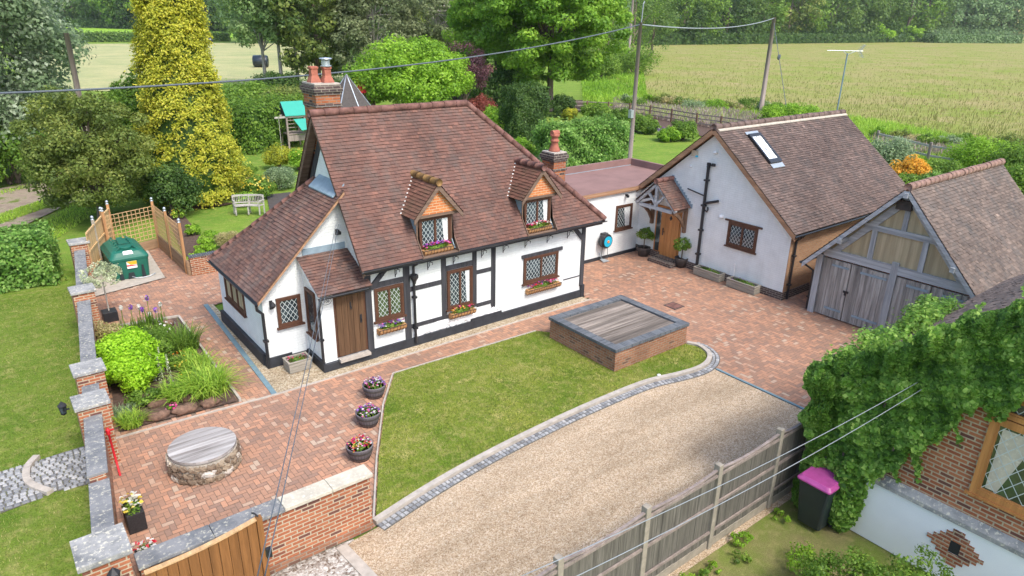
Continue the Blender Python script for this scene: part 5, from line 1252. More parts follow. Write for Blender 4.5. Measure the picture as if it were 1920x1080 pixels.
while yy < y1 - w - .1:
    z = h - .05 + rg.uniform(-.006, .006); mb.box(x0 + w + .02, x1 - w - .02, yy, yy + .135, z - .04, z); yy += .145
mb.obj('board', 'grey_deck', pl)
# round stone well with a timber lid
wc = (2.52, 13.42); wl = thing('stone_well', (*wc, 0), 'round rubble-stone well closed with a bleached timber lid', 'well')
mb = MB(); mb.lathe([(.66, 0), (.66, .44)], (*wc, 0), 28); mb.obj('mortar', 'concrete', wl)
rg = random.Random(12); mb = MB()
for row in range(3):
    a = rg.random()
    while a < 6.28 + .2:
        w = rg.uniform(.13, .26); mb.tint = rg.random(); z = .08 + row * .14 + rg.uniform(-.02, .02)
        b = MB(); b.blob((0, 0, 0), (w / 2 * 1.03, .045, .078), int(a * 1000), 5, .3); b.T = None
        ca_, sa = math.cos(a + w / 2 / .66), math.sin(a + w / 2 / .66); i0 = len(mb.v)
        mb.v += [(wc[0] + .67 * ca_ + v[0] * -sa + v[1] * ca_, wc[1] + .67 * sa + v[0] * ca_ + v[1] * sa, z + v[2]) for v in b.v]; mb.t += [mb.tint] * len(b.v); mb.f += [tuple(k + i0 for k in f) for f in b.f]
        a += w / .66
s = N('rubble_stone'); col = s.ramp(s.attr('tint'), [(0, (.16, .12, .09)), (.45, (.27, .21, .15)), (.85, (.40, .33, .24)), (1, (.58, .55, .5))]); nn_ = s.noise(12, 5, s.coord('Object')); col = s.mix(.6, col, s.ramp(nn_, [(.3, g(.5)), (.7, g(1.2))]), 'MULTIPLY'); s.bump(nn_, .6, .02); M['rubble_stone'] = s.fin(col, .9, .2)
mb.obj('stonework', 'rubble_stone', wl)
mb = MB(); n = 7; R = .655
for q in range(n):
    ya = -R + 2 * R * q / n + .004; yb_ = -R + 2 * R * (q + 1) / n - .004; pts = []
    xs = lambda y: math.sqrt(max(0, R * R - y * y))
    for k in range(7): y = ya + (yb_ - ya) * k / 6; pts.append((wc[0] + xs(y), wc[1] + y, .47))
    for k in range(7): y = yb_ + (ya - yb_) * k / 6; pts.append((wc[0] - xs(y) - .001, wc[1] + y, .47))
    mb.prism(pts, (0, 0, .06))
ld_ = mb.obj('lid', 'well_lid', wl); 
# ---------------------------------------------------------------- flowers and planters
def petals(parent, c, r, n, cols, h=.1, leafy='mid', fs=.05, green=260, local=True):
    c = np.array(c, float); d = unit(green); d[:, 2] = np.abs(d[:, 2]); q = c + d * np.array([r[0], r[1], h]) * RNG.uniform(.4, 1, (green, 1))
    o = leaf_mesh('foliage', q, d, .055, RNG.random(green), 'leaf_' + leafy); o.parent = parent
    for cname in cols:
        k = n; xy = RNG.uniform(-1, 1, (k, 2)); xy *= np.minimum(1, 1 / np.maximum(np.linalg.norm(xy, axis=1), 1e-3))[:, None] ** 0 
        q = np.zeros((k, 3)); q[:, :2] = xy * np.array(r) * .95; q[:, 2] = h * (1.0 - .5 * (xy ** 2).sum(1) / 2) + RNG.uniform(-.02, .03, k); nr = np.tile([0, 0, 1.], (k, 1)) + RNG.normal(size=(k, 3)) * .35; nr /= np.linalg.norm(nr, axis=1)[:, None]
        f = leaf_mesh('flowers', q + c, nr, fs * RNG.uniform(.7, 1.2, k), RNG.random(k), 'leaf_' + cname, aspect=.9); f.parent = parent
# half-barrel tubs
def tub(loc, label, cols):
    t = thing('barrel_planter', (0, 0, 0), label, 'planter', 'half-barrel tubs beside the lawn')
    mb = MB(); prof = [(.20, 0), (.255, .16), (.285, .30), (.29, .33), (.265, .33), (.25, .26)]; mb.lathe(prof, (0, 0, 0), 24, False); mb.obj('barrel', 'barrel', t, smooth=True, local=True)
    mb = MB(); mb.lathe([(.232, .07), (.246, .11)], (0, 0, 0), 24, False, False); mb.lathe([(.276, .21), (.287, .26)], (0, 0, 0), 24, False, False); mb.obj('hoop', 'slate', t, local=True)
    mb = MB(); mb.lathe([(.01, .27), (.262, .27)], (0, 0, 0), 20, True, False); mb.obj('soil', 'soil', t, local=True)
    petals(t, (0, 0, .29), (.25, .25), 30, cols, .13, fs=.06); t.location = loc; return t
for q, l, c in (((706, 745), 'nearest the cottage, with pink and cream pansies', ['fl_pink', 'fl_white', 'fl_purple']), ((695, 798), 'in the middle of the three, with pink and white flowers', ['fl_purple', 'fl_pink', 'fl_white']), ((680, 862), 'closest to the front wall, with yellow and red flowers', ['fl_yellow', 'fl_red', 'fl_pink', 'fl_white'])):
    p = P(*q); tub((p[0], p[1] + .1, 0), 'grey barrel tub ' + l, c)
# window boxes
def wbox(x0, x1, z, y, label, cols, deep=.2):
    t = thing('window_box', (0, 0, 0), label, 'window box', 'coir-lined window boxes on the cottage'); w = (x1 - x0) / 2; mb = MB(); n = 8
    rings = []
    for s_, k in ((-1, 0), (1, 0)): rings.append(mb.pts([(s_ * (w - .03 * (1 - math.sin(math.pi * j / n))), -deep * math.sin(math.pi * j / n) * 1.0, .0 - .15 * (1 - abs(math.cos(math.pi * j / n)) ** 2) * 1.0 if 0 else -.16 * math.sin(math.pi * j / n / 1.0) ** .7 * (1 if j > n / 2 else 1)) for j in range(n + 1)]))
    mb = MB(); prof = [(0, 0), (-.0, -.15), (-deep * .6, -.16), (-deep * .9, -.09), (-deep, 0)]
    mb.prism([(-w, y_, z_) for y_, z_ in prof], (2 * w, 0, 0)); mb.obj('liner', 'coir', t, local=True)
    ir = MB(); nn = int(2 * w / .1)
    for k in range(nn + 1): xx = -w + 2 * w * k / nn; ir.tube([(xx, -deep - .008, .01), (xx, -deep * .9 - .012, -.09), (xx, -deep * .6, -.17), (xx, 0, -.16)], .006, 4)
    ir.tube([(-w, -deep - .012, .01), (w, -deep - .012, .01)], .009, 5); ir.obj('cradle', 'iron', t, local=True)
    petals(t, (0, -deep / 2, .0), (w * .95, deep * .5), max(16, int(w * 46)), cols, .16, fs=.075, green=420); t.location = ((x0 + x1) / 2, y, z)
    return t
wbox(7.78, 8.62, .84, FY - .02, 'window box under the window beside the dark front door', ['fl_white', 'fl_blue', 'fl_purple', 'fl_pink'])
wbox(10.12, 10.98, .72, FY - .02, 'window box with red flowers under the tall window between black timbers', ['fl_red', 'fl_pink', 'fl_yellow'])
wbox(13.02, 14.38, .82, FY - .02, 'long window box under the wide window at the right end of the cottage', ['fl_purple', 'fl_pink', 'fl_red'])
wbox(9.22, 10.18, 2.86, 15.78, 'window box with magenta flowers in front of the mossy-ridged dormer', ['fl_pink', 'fl_purple', 'fl_pink'])
wbox(12.9, 13.84, 2.86, 15.78, 'window box with red and white flowers below the dormer nearer the small chimney', ['fl_red', 'fl_white', 'fl_pink'])
# timber troughs
def trough(loc, L, W, H, rz, label, cols, lf='mid', group='wooden troughs'):
    t = thing('wooden_trough', (0, 0, 0), label, 'trough', group); mb = MB(); k = .03
    for z in range(3):
        za, zb_ = .02 + z * (H - .02) / 3, .02 + (z + 1) * (H - .02) / 3 - .008
        mb.box(-L / 2, L / 2, -W / 2, -W / 2 + k, za, zb_); mb.box(-L / 2, L / 2, W / 2 - k, W / 2, za, zb_); mb.box(-L / 2, -L / 2 + k, -W / 2 + k, W / 2 - k, za, zb_); mb.box(L / 2 - k, L / 2, -W / 2 + k, W / 2 - k, za, zb_)
    mb.box(-L / 2 - .015, L / 2 + .015, -W / 2 - .015, -W / 2 + .04, H, H + .02); mb.box(-L / 2 - .015, L / 2 + .015, W / 2 - .04, W / 2 + .015, H, H + .02); mb.box(-L / 2 - .014, -L / 2 + .04, -W / 2 + .04, W / 2 - .04, H, H + .019); mb.box(L / 2 - .04, L / 2 + .014, -W / 2 + .04, W / 2 - .04, H, H + .019)
    mb.obj('box', 'trough_wood', t, local=True); mb = MB(); mb.poly([(-L / 2 + k, -W / 2 + k, H - .05), (L / 2 - k, -W / 2 + k, H - .05), (L / 2 - k, W / 2 - k, H - .05), (-L / 2 + k, W / 2 - k, H - .05)]); mb.obj('soil', 'soil', t, local=True)
    petals(t, (0, 0, H - .04), (L / 2 * .85, W / 2 * .8), 7, cols, .12, lf, green=int(300 * L)); t.location = loc; t.rotation_euler = (0, 0, rz); return t
trough((5.72, 16.42, .01), .62, .44, .30, 0, 'square wooden trough with red flowers below the diamond-paned annex window', ['fl_red', 'fl_pink'])
trough((20.66, 14.45, 0), 1.15, .36, .30, math.pi / 2, 'long wooden trough nearer the oak porch at the foot of the white gable', ['fl_purple', 'fl_white'])
trough((20.62, 12.95, 0), 1.15, .36, .30, math.pi / 2, 'long wooden trough below the brown window of the white gable', ['fl_purple'])
# bay trees in dark pots either side of the oak door
def bay(loc, label):
    t = thing('potted_bay_tree', (0, 0, 0), label, 'potted tree', 'bay trees by the oak door'); mb = MB(); mb.lathe([(.2, 0), (.26, .32), (.27, .36), (.23, .36), (.22, .3)], (0, 0, 0), 18, False); mb.obj('pot', 'slate', t, local=True, smooth=True)
    mb = MB(); mb.lathe([(.01, .3), (.23, .3)], (0, 0, 0), 14, True, False); mb.obj('soil', 'soil', t, local=True); mb = MB(); mb.tube([(0, 0, .28), (.01, .01, .7)], .022, 7); mb.obj('stem', 'bark', t, local=True)
    p, nr, ti, _ = crown_pts((0, 0, .86), (.34, .34, .3), 26, 60, .06, (.3, .45), .9); o = leaf_mesh('foliage', p, nr, .075, ti, 'leaf_mid'); o.parent = t; t.location = loc; return t
q = P(1209, 478); bay((q[0] - .1, q[1], 0), 'round bay tree in a dark pot left of the oak door'); q = P(1283, 500); bay((q[0] - .12, q[1] + .08, .02), 'round bay tree in a dark pot right of the oak door')
q = P(1228, 476); t = thing('blue_pot', (q[0] - .1, q[1] + .05, 0), 'small blue-grey pot of pink flowers beside the oak door', 'plant pot'); mb = MB(); mb.lathe([(.1, 0), (.15, .26), (.165, .28), (.14, .28)], (0, 0, 0), 14, False); mb.obj('pot', 'steel_blue', t, local=True, smooth=True); petals(t, (0, 0, .25), (.14, .14), 8, ['fl_pink'], .08, green=80)
# hose reel and the grey shovel below it
t = thing('hose_reel', (19.0, 18.1, .75), 'black and cyan hose reel fixed to the white link wall', 'hose reel')
Rt = Matrix.Translation((18.85, 18.08, .82)) @ Matrix.Rotation(math.pi / 2, 4, 'X')
mb = MB(); mb.T = Rt; mb.lathe([(.05, -.14), (.26, -.14), (.29, -.08), (.29, .08), (.26, .13), (.05, .13)], (0, 0, 0), 16); mb.T = None; mb.box(18.72, 18.98, 18.08, 18.25, 1.04, 1.12); mb.obj('casing', 'black_plastic', t, smooth=False)
mb = MB(); mb.T = Rt; mb.lathe([(.10, .131), (.21, .135), (.21, .15), (.10, .155)], (0, 0, 0), 20); mb.obj('ring', 'cyan', t); mb = MB(); mb.T = Rt; mb.lathe([(.001, .156), (.06, .156), (.05, .18)], (0, 0, 0), 12, True, False); mb.obj('hub', 'orange_pl', t)
mb = MB(); mb.tube([(18.72, 18.1, .6), (18.7, 18.1, .1)], .012, 6); mb.tube([(19.0, 18.1, .6), (19.02, 18.08, .02)], .012, 6); mb.obj('hose', 'cable', t)
q = P(1133, 490); t = thing('dust_shovel', (q[0], q[1], 0), 'pale grey shovel head lying on the paving under the hose reel', 'shovel'); mb = MB(); mb.prism([(q[0] - .18, q[1] - .12, .02), (q[0] + .1, q[1] - .16, .02), (q[0] + .14, q[1] + .1, .03), (q[0] - .1, q[1] + .16, .06)], (0, 0, .02)); mb.tube([(q[0] - .02, q[1] + .1, .05), (q[0] - .12, q[1] + .45, .6)], .014, 6); mb.obj('blade', 'galv', t)
# small things on the ground
q = P(1235, 706); mb = MB(); mb.blob((q[0], q[1], .05), (.06, .045, .02), 3, 6); tag(mb.obj('pale_stone', 'white_mortar'), 'small pale stone lying on the front lawn near the raised plinth', 'stone')
t = thing('drain_cover', (17.45, 13.4, 0), 'square metal drain cover set in the yard paving', 'drain cover'); mb = MB(); mb.box(17.2, 17.7, 13.15, 13.65, .003, .012); mb.obj('frame', 'slate', t); mb = MB(); mb.box(17.24, 17.66, 13.19, 13.61, .012, .016); mb.obj('plate', 'ridge', t)
# rattan planters by the boundary wall
def ratt(loc, label, cols, k=1.0):
    t = thing('rattan_planter', (0, 0, 0), label, 'planter', 'dark rattan planters'); mb = MB(); mb.prism([(-.15, -.24, 0), (.15, -.24, 0), (.15, .24, 0), (-.15, .24, 0)], (0, 0, .4)); mb.obj('basket', 'dark_basket', t, local=True, bevel=.015)
    petals(t, (0, 0, .38), (.18, .26), 20, cols, .22, 'mid', .075, 360); t.location = loc; return t
ratt((.98, 12.3, 0), 'dark rattan planter with cream roses against the boundary wall', ['fl_white', 'fl_white', 'fl_yellow']); ratt((.92, 10.85, 0), 'dark rattan planter of white and red roses tucked beside the corner pillar', ['fl_white', 'fl_white', 'fl_red'])

# ---------------------------------------------------------------- oil tank, trellis and board fence
sl_ = ground_poly('concrete_slab', SLAB, 0.03, 'concrete')
ot_ = thing('oil_tank', (3.62, 27.25, .03), 'dark green plastic oil tank with ribbed lid on a concrete slab', 'oil tank')
def rrect(x0, x1, y0, y1, r, z, n=4):
    out = []
    for cx_, cy_, a0 in ((x1 - r, y1 - r, 0), (x0 + r, y1 - r, 90), (x0 + r, y0 + r, 180), (x1 - r, y0 + r, 270)):
        for k in range(n + 1): a = math.radians(a0 + 90 * k / n); out.append((cx_ + r * math.cos(a), cy_ + r * math.sin(a), z))
    return out
def loft(mb, rings):
    ids = [mb.pts(r) for r in rings]; n = len(rings[0])
    for a, b in zip(ids, ids[1:]):
        for j in range(n): mb.f.append((a + j, a + (j + 1) % n, b + (j + 1) % n, b + j))
    mb.f.append(tuple(ids[0] + n - 1 - j for j in range(n))); mb.f.append(tuple(ids[-1] + j for j in range(n)))
mb = MB(); X0, X1, Y0, Y1 = 3.0, 4.25, 26.25, 28.3
loft(mb, [rrect(X0 + .06, X1 - .06, Y0 + .06, Y1 - .06, .12, .03), rrect(X0 + .02, X1 - .02, Y0 + .02, Y1 - .02, .12, .70), rrect(X0, X1, Y0, Y1, .12, .72), rrect(X0, X1, Y0, Y1, .12, .80), rrect(X0 + .05, X1 - .05, Y0 + .06, Y1 - .06, .14, .86), rrect(X0 + .12, X1 - .12, Y0 + .16, Y1 - .16, .18, .98), rrect(X0 + .26, X1 - .26, Y0 + .34, Y1 - .3, .2, 1.05)]); tk = mb.obj('tank_body', 'tank_green', ot_, smooth=False, bevel=.01)
mb = MB()
for k in range(6):
    y = Y0 + .28 + k * .29
    for s in (0, 1):
        xa, xb = (X0 + .01, X0 + .42) if s == 0 else (X1 - .01, X1 - .42); mb.prism([(xa, y, .78), (xb, y, 1.09), (xb, y + .14, 1.09), (xa, y + .14, .78)], (0, 0, .05))
mb.obj('lid_rib', 'tank_green', ot_, bevel=.01)
mb = MB(); mb.lathe([(.24, 1.04), (.24, 1.12), (.2, 1.14)], (3.62, Y0 + .5, 0), 20); mb.prism([(3.46, Y0 + .6, 1.04), (3.78, Y0 + .6, 1.04), (3.72, Y1 - .4, 1.04), (3.52, Y1 - .4, 1.04)], (0, 0, .1)); mb.obj('inspection_lid', 'tank_green', ot_, bevel=.012)
mb = MB()
for xx in (3.22, 3.92): mb.prism([(xx, Y0 + .01, .05), (xx + .13, Y0 + .01, .05), (xx + .09, Y0 + .01, .5), (xx + .04, Y0 + .01, .5)], (0, -.035, 0))
mb.prism([(3.48, Y0 + .03, .04), (3.72, Y0 + .03, .04), (3.68, Y0 + .03, .26), (3.52, Y0 + .03, .26)], (0, -.03, 0)); mb.obj('recess', 'bin_body', ot_)
mb = MB(); mb.box(3.50, 3.82, Y0 - .012, Y0 - .004, .42, .68); lb_ = mb.obj('warning_label', 'white_plastic', ot_)
mb = MB(); mb.prism([(3.5, Y0 - .014, .68), (3.62, Y0 - .014, .55), (3.82, Y0 - .014, .55), (3.82, Y0 - .014, .68)], (0, -.003, 0)); mb.obj('yellow_panel', 'leaf_fl_yellow', lb_)
mb = MB(); mb.poly([(3.5, Y0 - .0135, .56), (3.82, Y0 - .0135, .52), (3.82, Y0 - .0135, .50), (3.5, Y0 - .0135, .50)]); mb.obj('red_band', 'red_paint', lb_)
mb = MB(); mb.prism([(3.46, Y0 + .1, .905), (3.78, Y0 + .1, .905), (3.76, Y0 + .2, 1.005), (3.48, Y0 + .2, 1.005)], (0, -.01, .01)); mb.obj('white_label', 'white_plastic', ot_)
mb = MB(); mb.tube([(3.6, Y0 - .02, .12), (3.75, Y0 - .12, .06), (4.1, Y0 - .14, .06), (4.35, Y0 - .02, .1)], .014, 6); mb.obj('fuel_pipe', 'galv', ot_, smooth=True)

ft = thing('trellis_screen', (5.28, 27.6, 0), 'brown timber trellis screen with silver ball finials round the oil tank', 'trellis')
posts = [(5.30, 25.82), (5.27, 27.75), (5.22, 29.6), (3.40, 28.95)]
def finial(parent, x, y, z): mb = MB(); mb.lathe([(.06, 0), (.06, .02), (.03, .03), (.03, .045), (.052, .07), (.052, .11), (.02, .15)], (x, y, z), 10); mb.obj('finial', 'galv', parent, smooth=True)
for x, y in posts:
    mb = MB(); mb.box(x - .045, x + .045, y - .045, y + .045, 0, 1.92); mb.obj('post', 'post_new', ft); finial(ft, x, y, 1.92)
def panel(a, b, z0, z1, fn, board=True):
    a = Vector((*a, 0)); b = Vector((*b, 0)); L = (b - a).length; n = round(L / .17)
    mb = MB(); zn = round((z1 - z0) / .165); u = (b - a).normalized(); w = Vector((-u.y, u.x, 0)) * .012
    for k in range(n + 1): p = a.lerp(b, (.05 + k * (L - .1) / n) / L); mb.bar((p.x + w.x, p.y + w.y, z0), (p.x + w.x, p.y + w.y, z1), .022, .014, (u.x, u.y, 0) if False else (w.x, w.y, 0))
    for k in range(zn + 1): z = z0 + .01 + (z1 - z0 - .02) * k / zn; p, q = a + u * .05 - w, b - u * .05 - w; mb.bar((p.x, p.y, z), (q.x, q.y, z), .014, .024)
    mb.obj('trellis_panel', 'trellis', ft)
    if board: mb = MB(); p, q = a + u * .05, b - u * .05; mb.bar((p.x, p.y, z0 / 2 - .02), (q.x, q.y, z0 / 2 - .02), .04, z0 - .06); mb.obj('retaining_board', 'sleeper', ft)
panel(posts[0], posts[1], .62, 1.78, 1); panel(posts[1], posts[2], .62, 1.78, 1); panel(posts[2], posts[3], .45, 1.72, 1)
bf = thing('board_fence', (2.9, 27.9, 0), 'new pale board fence running from the boundary wall to the trellis', 'fence')
bp = [(2.52, 26.85), (2.93, 27.95), (3.38, 29.15), (3.75, 30.1)]
for x, y in bp[1:]:
    mb = MB(); mb.box(x - .05, x + .05, y - .05, y + .05, 0, 1.9); mb.obj('post', 'concrete_post' if y < 28.5 else 'post_new', bf); finial(bf, x, y, 1.9)
for a, b in zip(bp, bp[1:]):
    a = Vector((*a, 0)); b = Vector((*b, 0)); L = (b - a).length; u = (b - a) / L; n = round((L - .1) / .13); mb = MB()
    for k in range(n):
        p = a + u * (.05 + k * (L - .1) / n); q = a + u * (.05 + (k + .96) * (L - .1) / n); mb.bar((p.x, p.y, .9 + .12), (q.x, q.y, .9 + .12), .02 + (k % 2) * .008, 1.44)
    mb.obj('panel', 'fence_new', bf); mb = MB(); w = Vector((u.y, -u.x, 0)) * .03
    for z in (.42, 1.08, 1.72): mb.bar((a.x + u.x * .05 + w.x, a.y + u.y * .05 + w.y, z), (b.x - u.x * .05 + w.x, b.y - u.y * .05 + w.y, z), .035, .06)
    mb.obj('rail', 'fence_new', bf); mb = MB(); mb.bar((a.x + u.x * .05, a.y + u.y * .05, .14), (b.x - u.x * .05, b.y - u.y * .05, .14), .05, .28); mb.obj('gravel_board', 'concrete_post', bf)
mb = MB(); mb.tube([(5.36, 25.6, 0), (5.36, 25.6, .55)], .09, 10); tag(mb.obj('short_post', 'sleeper'), 'short round timber post at the foot of the trellis beside the stub wall', 'post')

# ---------------------------------------------------------------- wheelie bin
wb = thing('wheelie_bin', (11.05, 4.85, 0), 'dark wheelie bin with a purple lid beside the ivy', 'wheelie bin')
mb = MB(); cx_, cy_ = 11.14, 4.78; loft(mb, [rrect(cx_ - .24, cx_ + .20, cy_ - .22, cy_ + .22, .05, .08), rrect(cx_ - .31, cx_ + .27, cy_ - .29, cy_ + .29, .05, .95), rrect(cx_ - .33, cx_ + .29, cy_ - .31, cy_ + .31, .05, .97), rrect(cx_ - .33, cx_ + .29, cy_ - .31, cy_ + .31, .05, 1.0)]); mb.obj('body', 'bin_body', wb)
mb = MB(); loft(mb, [rrect(cx_ - .35, cx_ + .31, cy_ - .33, cy_ + .33, .06, 1.003), rrect(cx_ - .35, cx_ + .31, cy_ - .33, cy_ + .33, .06, 1.035), rrect(cx_ - .30, cx_ + .27, cy_ - .28, cy_ + .28, .08, 1.10)]); mb.obj('lid', 'bin_lid', wb, bevel=.008)
for s in (-1, 1):
    mb = MB(); mb.tube([(cx_ + .18, cy_ + s * .30, .1), (cx_ + .18, cy_ + s * .24, .1)], .1, 14); mb.obj('wheel', 'iron', wb)

# ---------------------------------------------------------------- poles, cables, aerial
def tpole(loc, H, r, label, lean=(0, 0)):
    t = thing('utility_pole', (loc[0], loc[1], 0), label, 'utility pole', 'timber utility poles'); mb = MB(); mb.tube([(loc[0], loc[1], 0), (loc[0] + lean[0] * .5, loc[1] + lean[1] * .5, H * .5), (loc[0] + lean[0], loc[1] + lean[1], H)], [r, r * .88, r * .75], 12); mb.obj('pole', 'pole_wood', t, smooth=True); return t
p1 = PD(1178.5, 330, 37); top1 = PD(1207, 42, 37)
t = tpole(p1, top1[2], .125, 'timber utility pole on the back lawn behind the flat roof')
mb = MB(); mb.tube([(p1[0] + .05, p1[1], top1[2] - .1), (p1[0] + .1, p1[1], top1[2] + .85), (p1[0] + .22, p1[1] + .05, top1[2] + .95)], .03, 6); mb.obj('top_fitting', 'cable_light', t)
b_ = PD(1193, 175, 37); mb = MB(); mb.box(p1[0] - .28, p1[0] - .08, p1[1] - .1, p1[1] + .1, 4.2, 4.6); mb.obj('junction_box', 'galv', t)
p2 = P(1426, 212); top2 = PD(1452, 32, math.hypot(p2[0], p2[1])); t = tpole(p2, top2[2], .25, 'timber utility pole at the edge of the rough pasture')
p3 = P(1178, 118); tpole(p3, 22, .3, 'slim utility pole standing beside the distant tree line')
q4 = PD(145, 165, 44); tpole(q4, PD(131, 62, 44)[2], .17, 'stout timber pole rising from the bushes before the hay field')
def cable(a, b, sag, r, label, mat='cable', n=24, name='overhead_cable'):
    a = Vector(a); b = Vector(b); mb = MB(); mb.tube([a.lerp(b, k / n) + Vector((0, 0, -4 * sag * (k / n) * (1 - k / n))) for k in range(n + 1)], r, 6); return tag(mb.obj(name, mat, smooth=True), label, 'cable')
T1 = (p1[0], p1[1], top1[2] - .1)
E4 = PD(-60, 177, 20)
cable(T1, E4, .55, .028, 'thick dark overhead cable crossing in front of the golden conifer and big chimney')
cable(T1, (p2[0], p2[1], top2[2] - .1), .5, .04, 'pale overhead cable between the two tall poles', 'cable_light')
g0 = Vector((p2[0], p2[1], top2[2] - .4)); g1 = Vector(P(1480, 240)); mb = MB(); mb.tube([g0, g1], .03, 5); mb.blob(tuple(g0.lerp(g1, .36)), (.16, .16, .28), 2, 6); tag(mb.obj('guy_wire', 'cable'), 'thin guy wire with insulator beside the pasture pole', 'wire')
ca0 = (11.45, 3.75, 3.35)
for k, (ex, ey) in enumerate(((960, 1088), (1020, 1110))): cable((ca0[0], ca0[1] - k * .12, ca0[2] + .05 - k * .04), PD(ex, ey, 5.2), .12, .0052, ('upper' if k == 0 else 'lower') + ' of two pale service cables running from the ivy over the fence', 'cable_light')
w0 = (7.28, 16.78, 3.66)
for k, ex in enumerate((478, 492)): cable((w0[0] - .04 + .08 * k, w0[1], w0[2]), PD(ex, 1100, 5.0), .1, .006, ('left' if k == 0 else 'right') + ' strand of the thin twin wire dropping from the annex wall', 'cable', name='drop_wire')
cl = PD(503, 1036, 5.6); mb = MB(); mb.box(cl[0] - .02, cl[0] + .03, cl[1] - .02, cl[1] + .02, cl[2] - .05, cl[2] + .05); tag(mb.obj('wire_clamp', 'iron'), 'small black clamp joining the two thin drop wires', 'clamp')
# television aerial on the wing roof
ta = thing('television_aerial', (29.3, 15.2, 5.4), 'grey television aerial on a tall mast at the end of the white wing roof', 'aerial')
mb = MB(); mb.tube([(29.3, 15.2, 5.3), (29.3, 15.2, 7.75)], .028, 8); mb.obj('mast', 'steel_blue', ta)
d = Vector((R2[0], R2[1], 0)).normalized(); c0 = Vector((29.3, 15.2, 7.85)); mb = MB(); mb.tube([c0 - d * .85, c0 + d * .62], .011, 6)
mb.tube([c0 - d * .2 + Vector((0, 0, 0)), Vector((29.3, 15.2, 7.7)), c0 + d * .35], .012, 5)
for k in range(12): q = c0 + d * (-.8 + k * .1); w_ = Vector((-d.y, d.x, 0)) * (.14 + .01 * k); mb.tube([q - w_, q + w_], .007, 4)
for s in (-1, 1): 
    for j in range(4): q = c0 + d * (.5 + .04 * j) + Vector((0, 0, s * (.05 + .06 * j))); w_ = Vector((-d.y, d.x, 0)) * .2; mb.tube([q - w_, q + w_], .008, 4)
    mb.tube([c0 + d * .5, c0 + d * .65 + Vector((0, 0, s * .25))], .01, 4)
mb.obj('antenna', 'galv', ta)

# ---------------------------------------------------------------- garden: bench, play house, summerhouse, bales, fences
def garden_bench(loc, rz, label, curved=True):
    t = thing('garden_bench', (0, 0, 0), label, 'bench'); st = MB(); bk = MB(); n = 8; Rb = 1.6
    ang = [(-.5 + k / n) * .95 for k in range(n + 1)]; f = lambda a, r: (r * math.sin(a), Rb - r * math.cos(a))
    for r in (1.18, 1.28, 1.38, 1.48):
        for a, b in zip(ang, ang[1:]): p, q = f(a, r), f(b, r); st.bar((p[0], p[1], .43), (q[0], q[1], .43), .085, .03)
    for a, b in zip(ang, ang[1:]): p, q = f(a, 1.56), f(b, 1.56); bk.bar((p[0], p[1], .86), (q[0], q[1], .86), .05, .08); bk.bar((p[0], p[1], .52), (q[0], q[1], .52), .04, .05)
    for k in range(19): a = -.46 + k * .92 / 18; p = f(a, 1.56); bk.bar((p[0], p[1], .5), (p[0], p[1], .85), .035, .02)
    st.obj('seat', 'grey_wood', t, local=True); bk.obj('backrest', 'grey_wood', t, local=True)
    for a in (-.46, 0, .46):
        for r in (1.2, 1.55): p = f(a, r); mb = MB(); mb.bar((p[0], p[1], 0), (p[0], p[1], .42 if r < 1.4 else .9), .06, .06); mb.obj('leg', 'grey_wood', t, local=True)
    for a in (-.47, .47): p, q = f(a, 1.16), f(a, 1.58); mb = MB(); mb.bar((p[0], p[1], .66), (q[0], q[1], .66), .07, .035); mb.bar((p[0], p[1], .43), (p[0], p[1], .66), .05, .05); mb.obj('arm', 'grey_wood', t, local=True)
    t.location = loc; t.rotation_euler = (0, 0, rz); return t
q = P(470, 398); garden_bench((q[0], q[1], 0), 2.62, 'curved silvered wooden bench on the lawn before the golden conifer')
q = P(1000, 262); t = thing('garden_chair', (q[0], q[1], 0), 'small white garden chair beside the ivy column', 'chair'); 
mb = MB(); mb.box(q[0] - .3, q[0] + .3, q[1] - .3, q[1] + .3, .42, .47); mb.obj('seat', 'white_plastic', t); mb = MB(); mb.box(q[0] - .3, q[0] + .3, q[1] + .27, q[1] + .32, .5, 1.15); mb.obj('backrest', 'white_plastic', t)
for a in (-.27, .27):
    for b in (-.27, .27): mb = MB(); mb.box(q[0] + a - .03, q[0] + a + .03, q[1] + b - .03, q[1] + b + .03, 0, .42); mb.obj('leg', 'white_plastic', t)
# play house with turquoise canopies
c = P(548, 275); ph = thing('play_house', (c[0], c[1], 0), 'wooden climbing frame with turquoise canvas roof behind the cottage gable', 'play house')
cx_, cy_ = c[0] + .2, c[1]
for a in (-.65, .65):
    for b in (-.6, .6): mb = MB(); mb.box(cx_ + a - .06, cx_ + a + .06, cy_ + b - .06, cy_ + b + .06, 0, 2.3); mb.obj('post', 'pole_wood', ph)
mb = MB(); mb.box(cx_ - .7, cx_ + .7, cy_ - .65, cy_ + .65, .95, 1.02); mb.box(cx_ - .7, cx_ + 1.3, cy_ - .68, cy_ - .62, .5, .9); mb.obj('platform', 'pole_wood', ph)
mb = MB(); mb.box(cx_ - .9, cx_ + .7, cy_ - .04, cy_ + .04, 2.18, 2.3); mb.bar((cx_ - 1.5, cy_ - .6, 2.18), (cx_ + .7, cy_ - .6, 2.18), .1, .12); mb.bar((cx_ - 1.2, cy_ - .6, 0), (cx_ - 1.2, cy_ - .6, 2.1), .03, .03); mb.obj('beam', 'grey_wood', ph)
mb = MB(); mb.prism([(cx_ - .75, cy_ - .75, 2.25), (cx_ + .85, cy_ - .75, 2.25), (cx_ + .85, cy_, 3.15), (cx_ - .75, cy_, 3.15)], (0, 0, .03)); mb.prism([(cx_ - .75, cy_ + .75, 2.25), (cx_ + .85, cy_ + .75, 2.25), (cx_ + .85, cy_, 3.15), (cx_ - .75, cy_, 3.15)], (0, 0, .03)); mb.obj('canvas_roof', 'turq', ph)
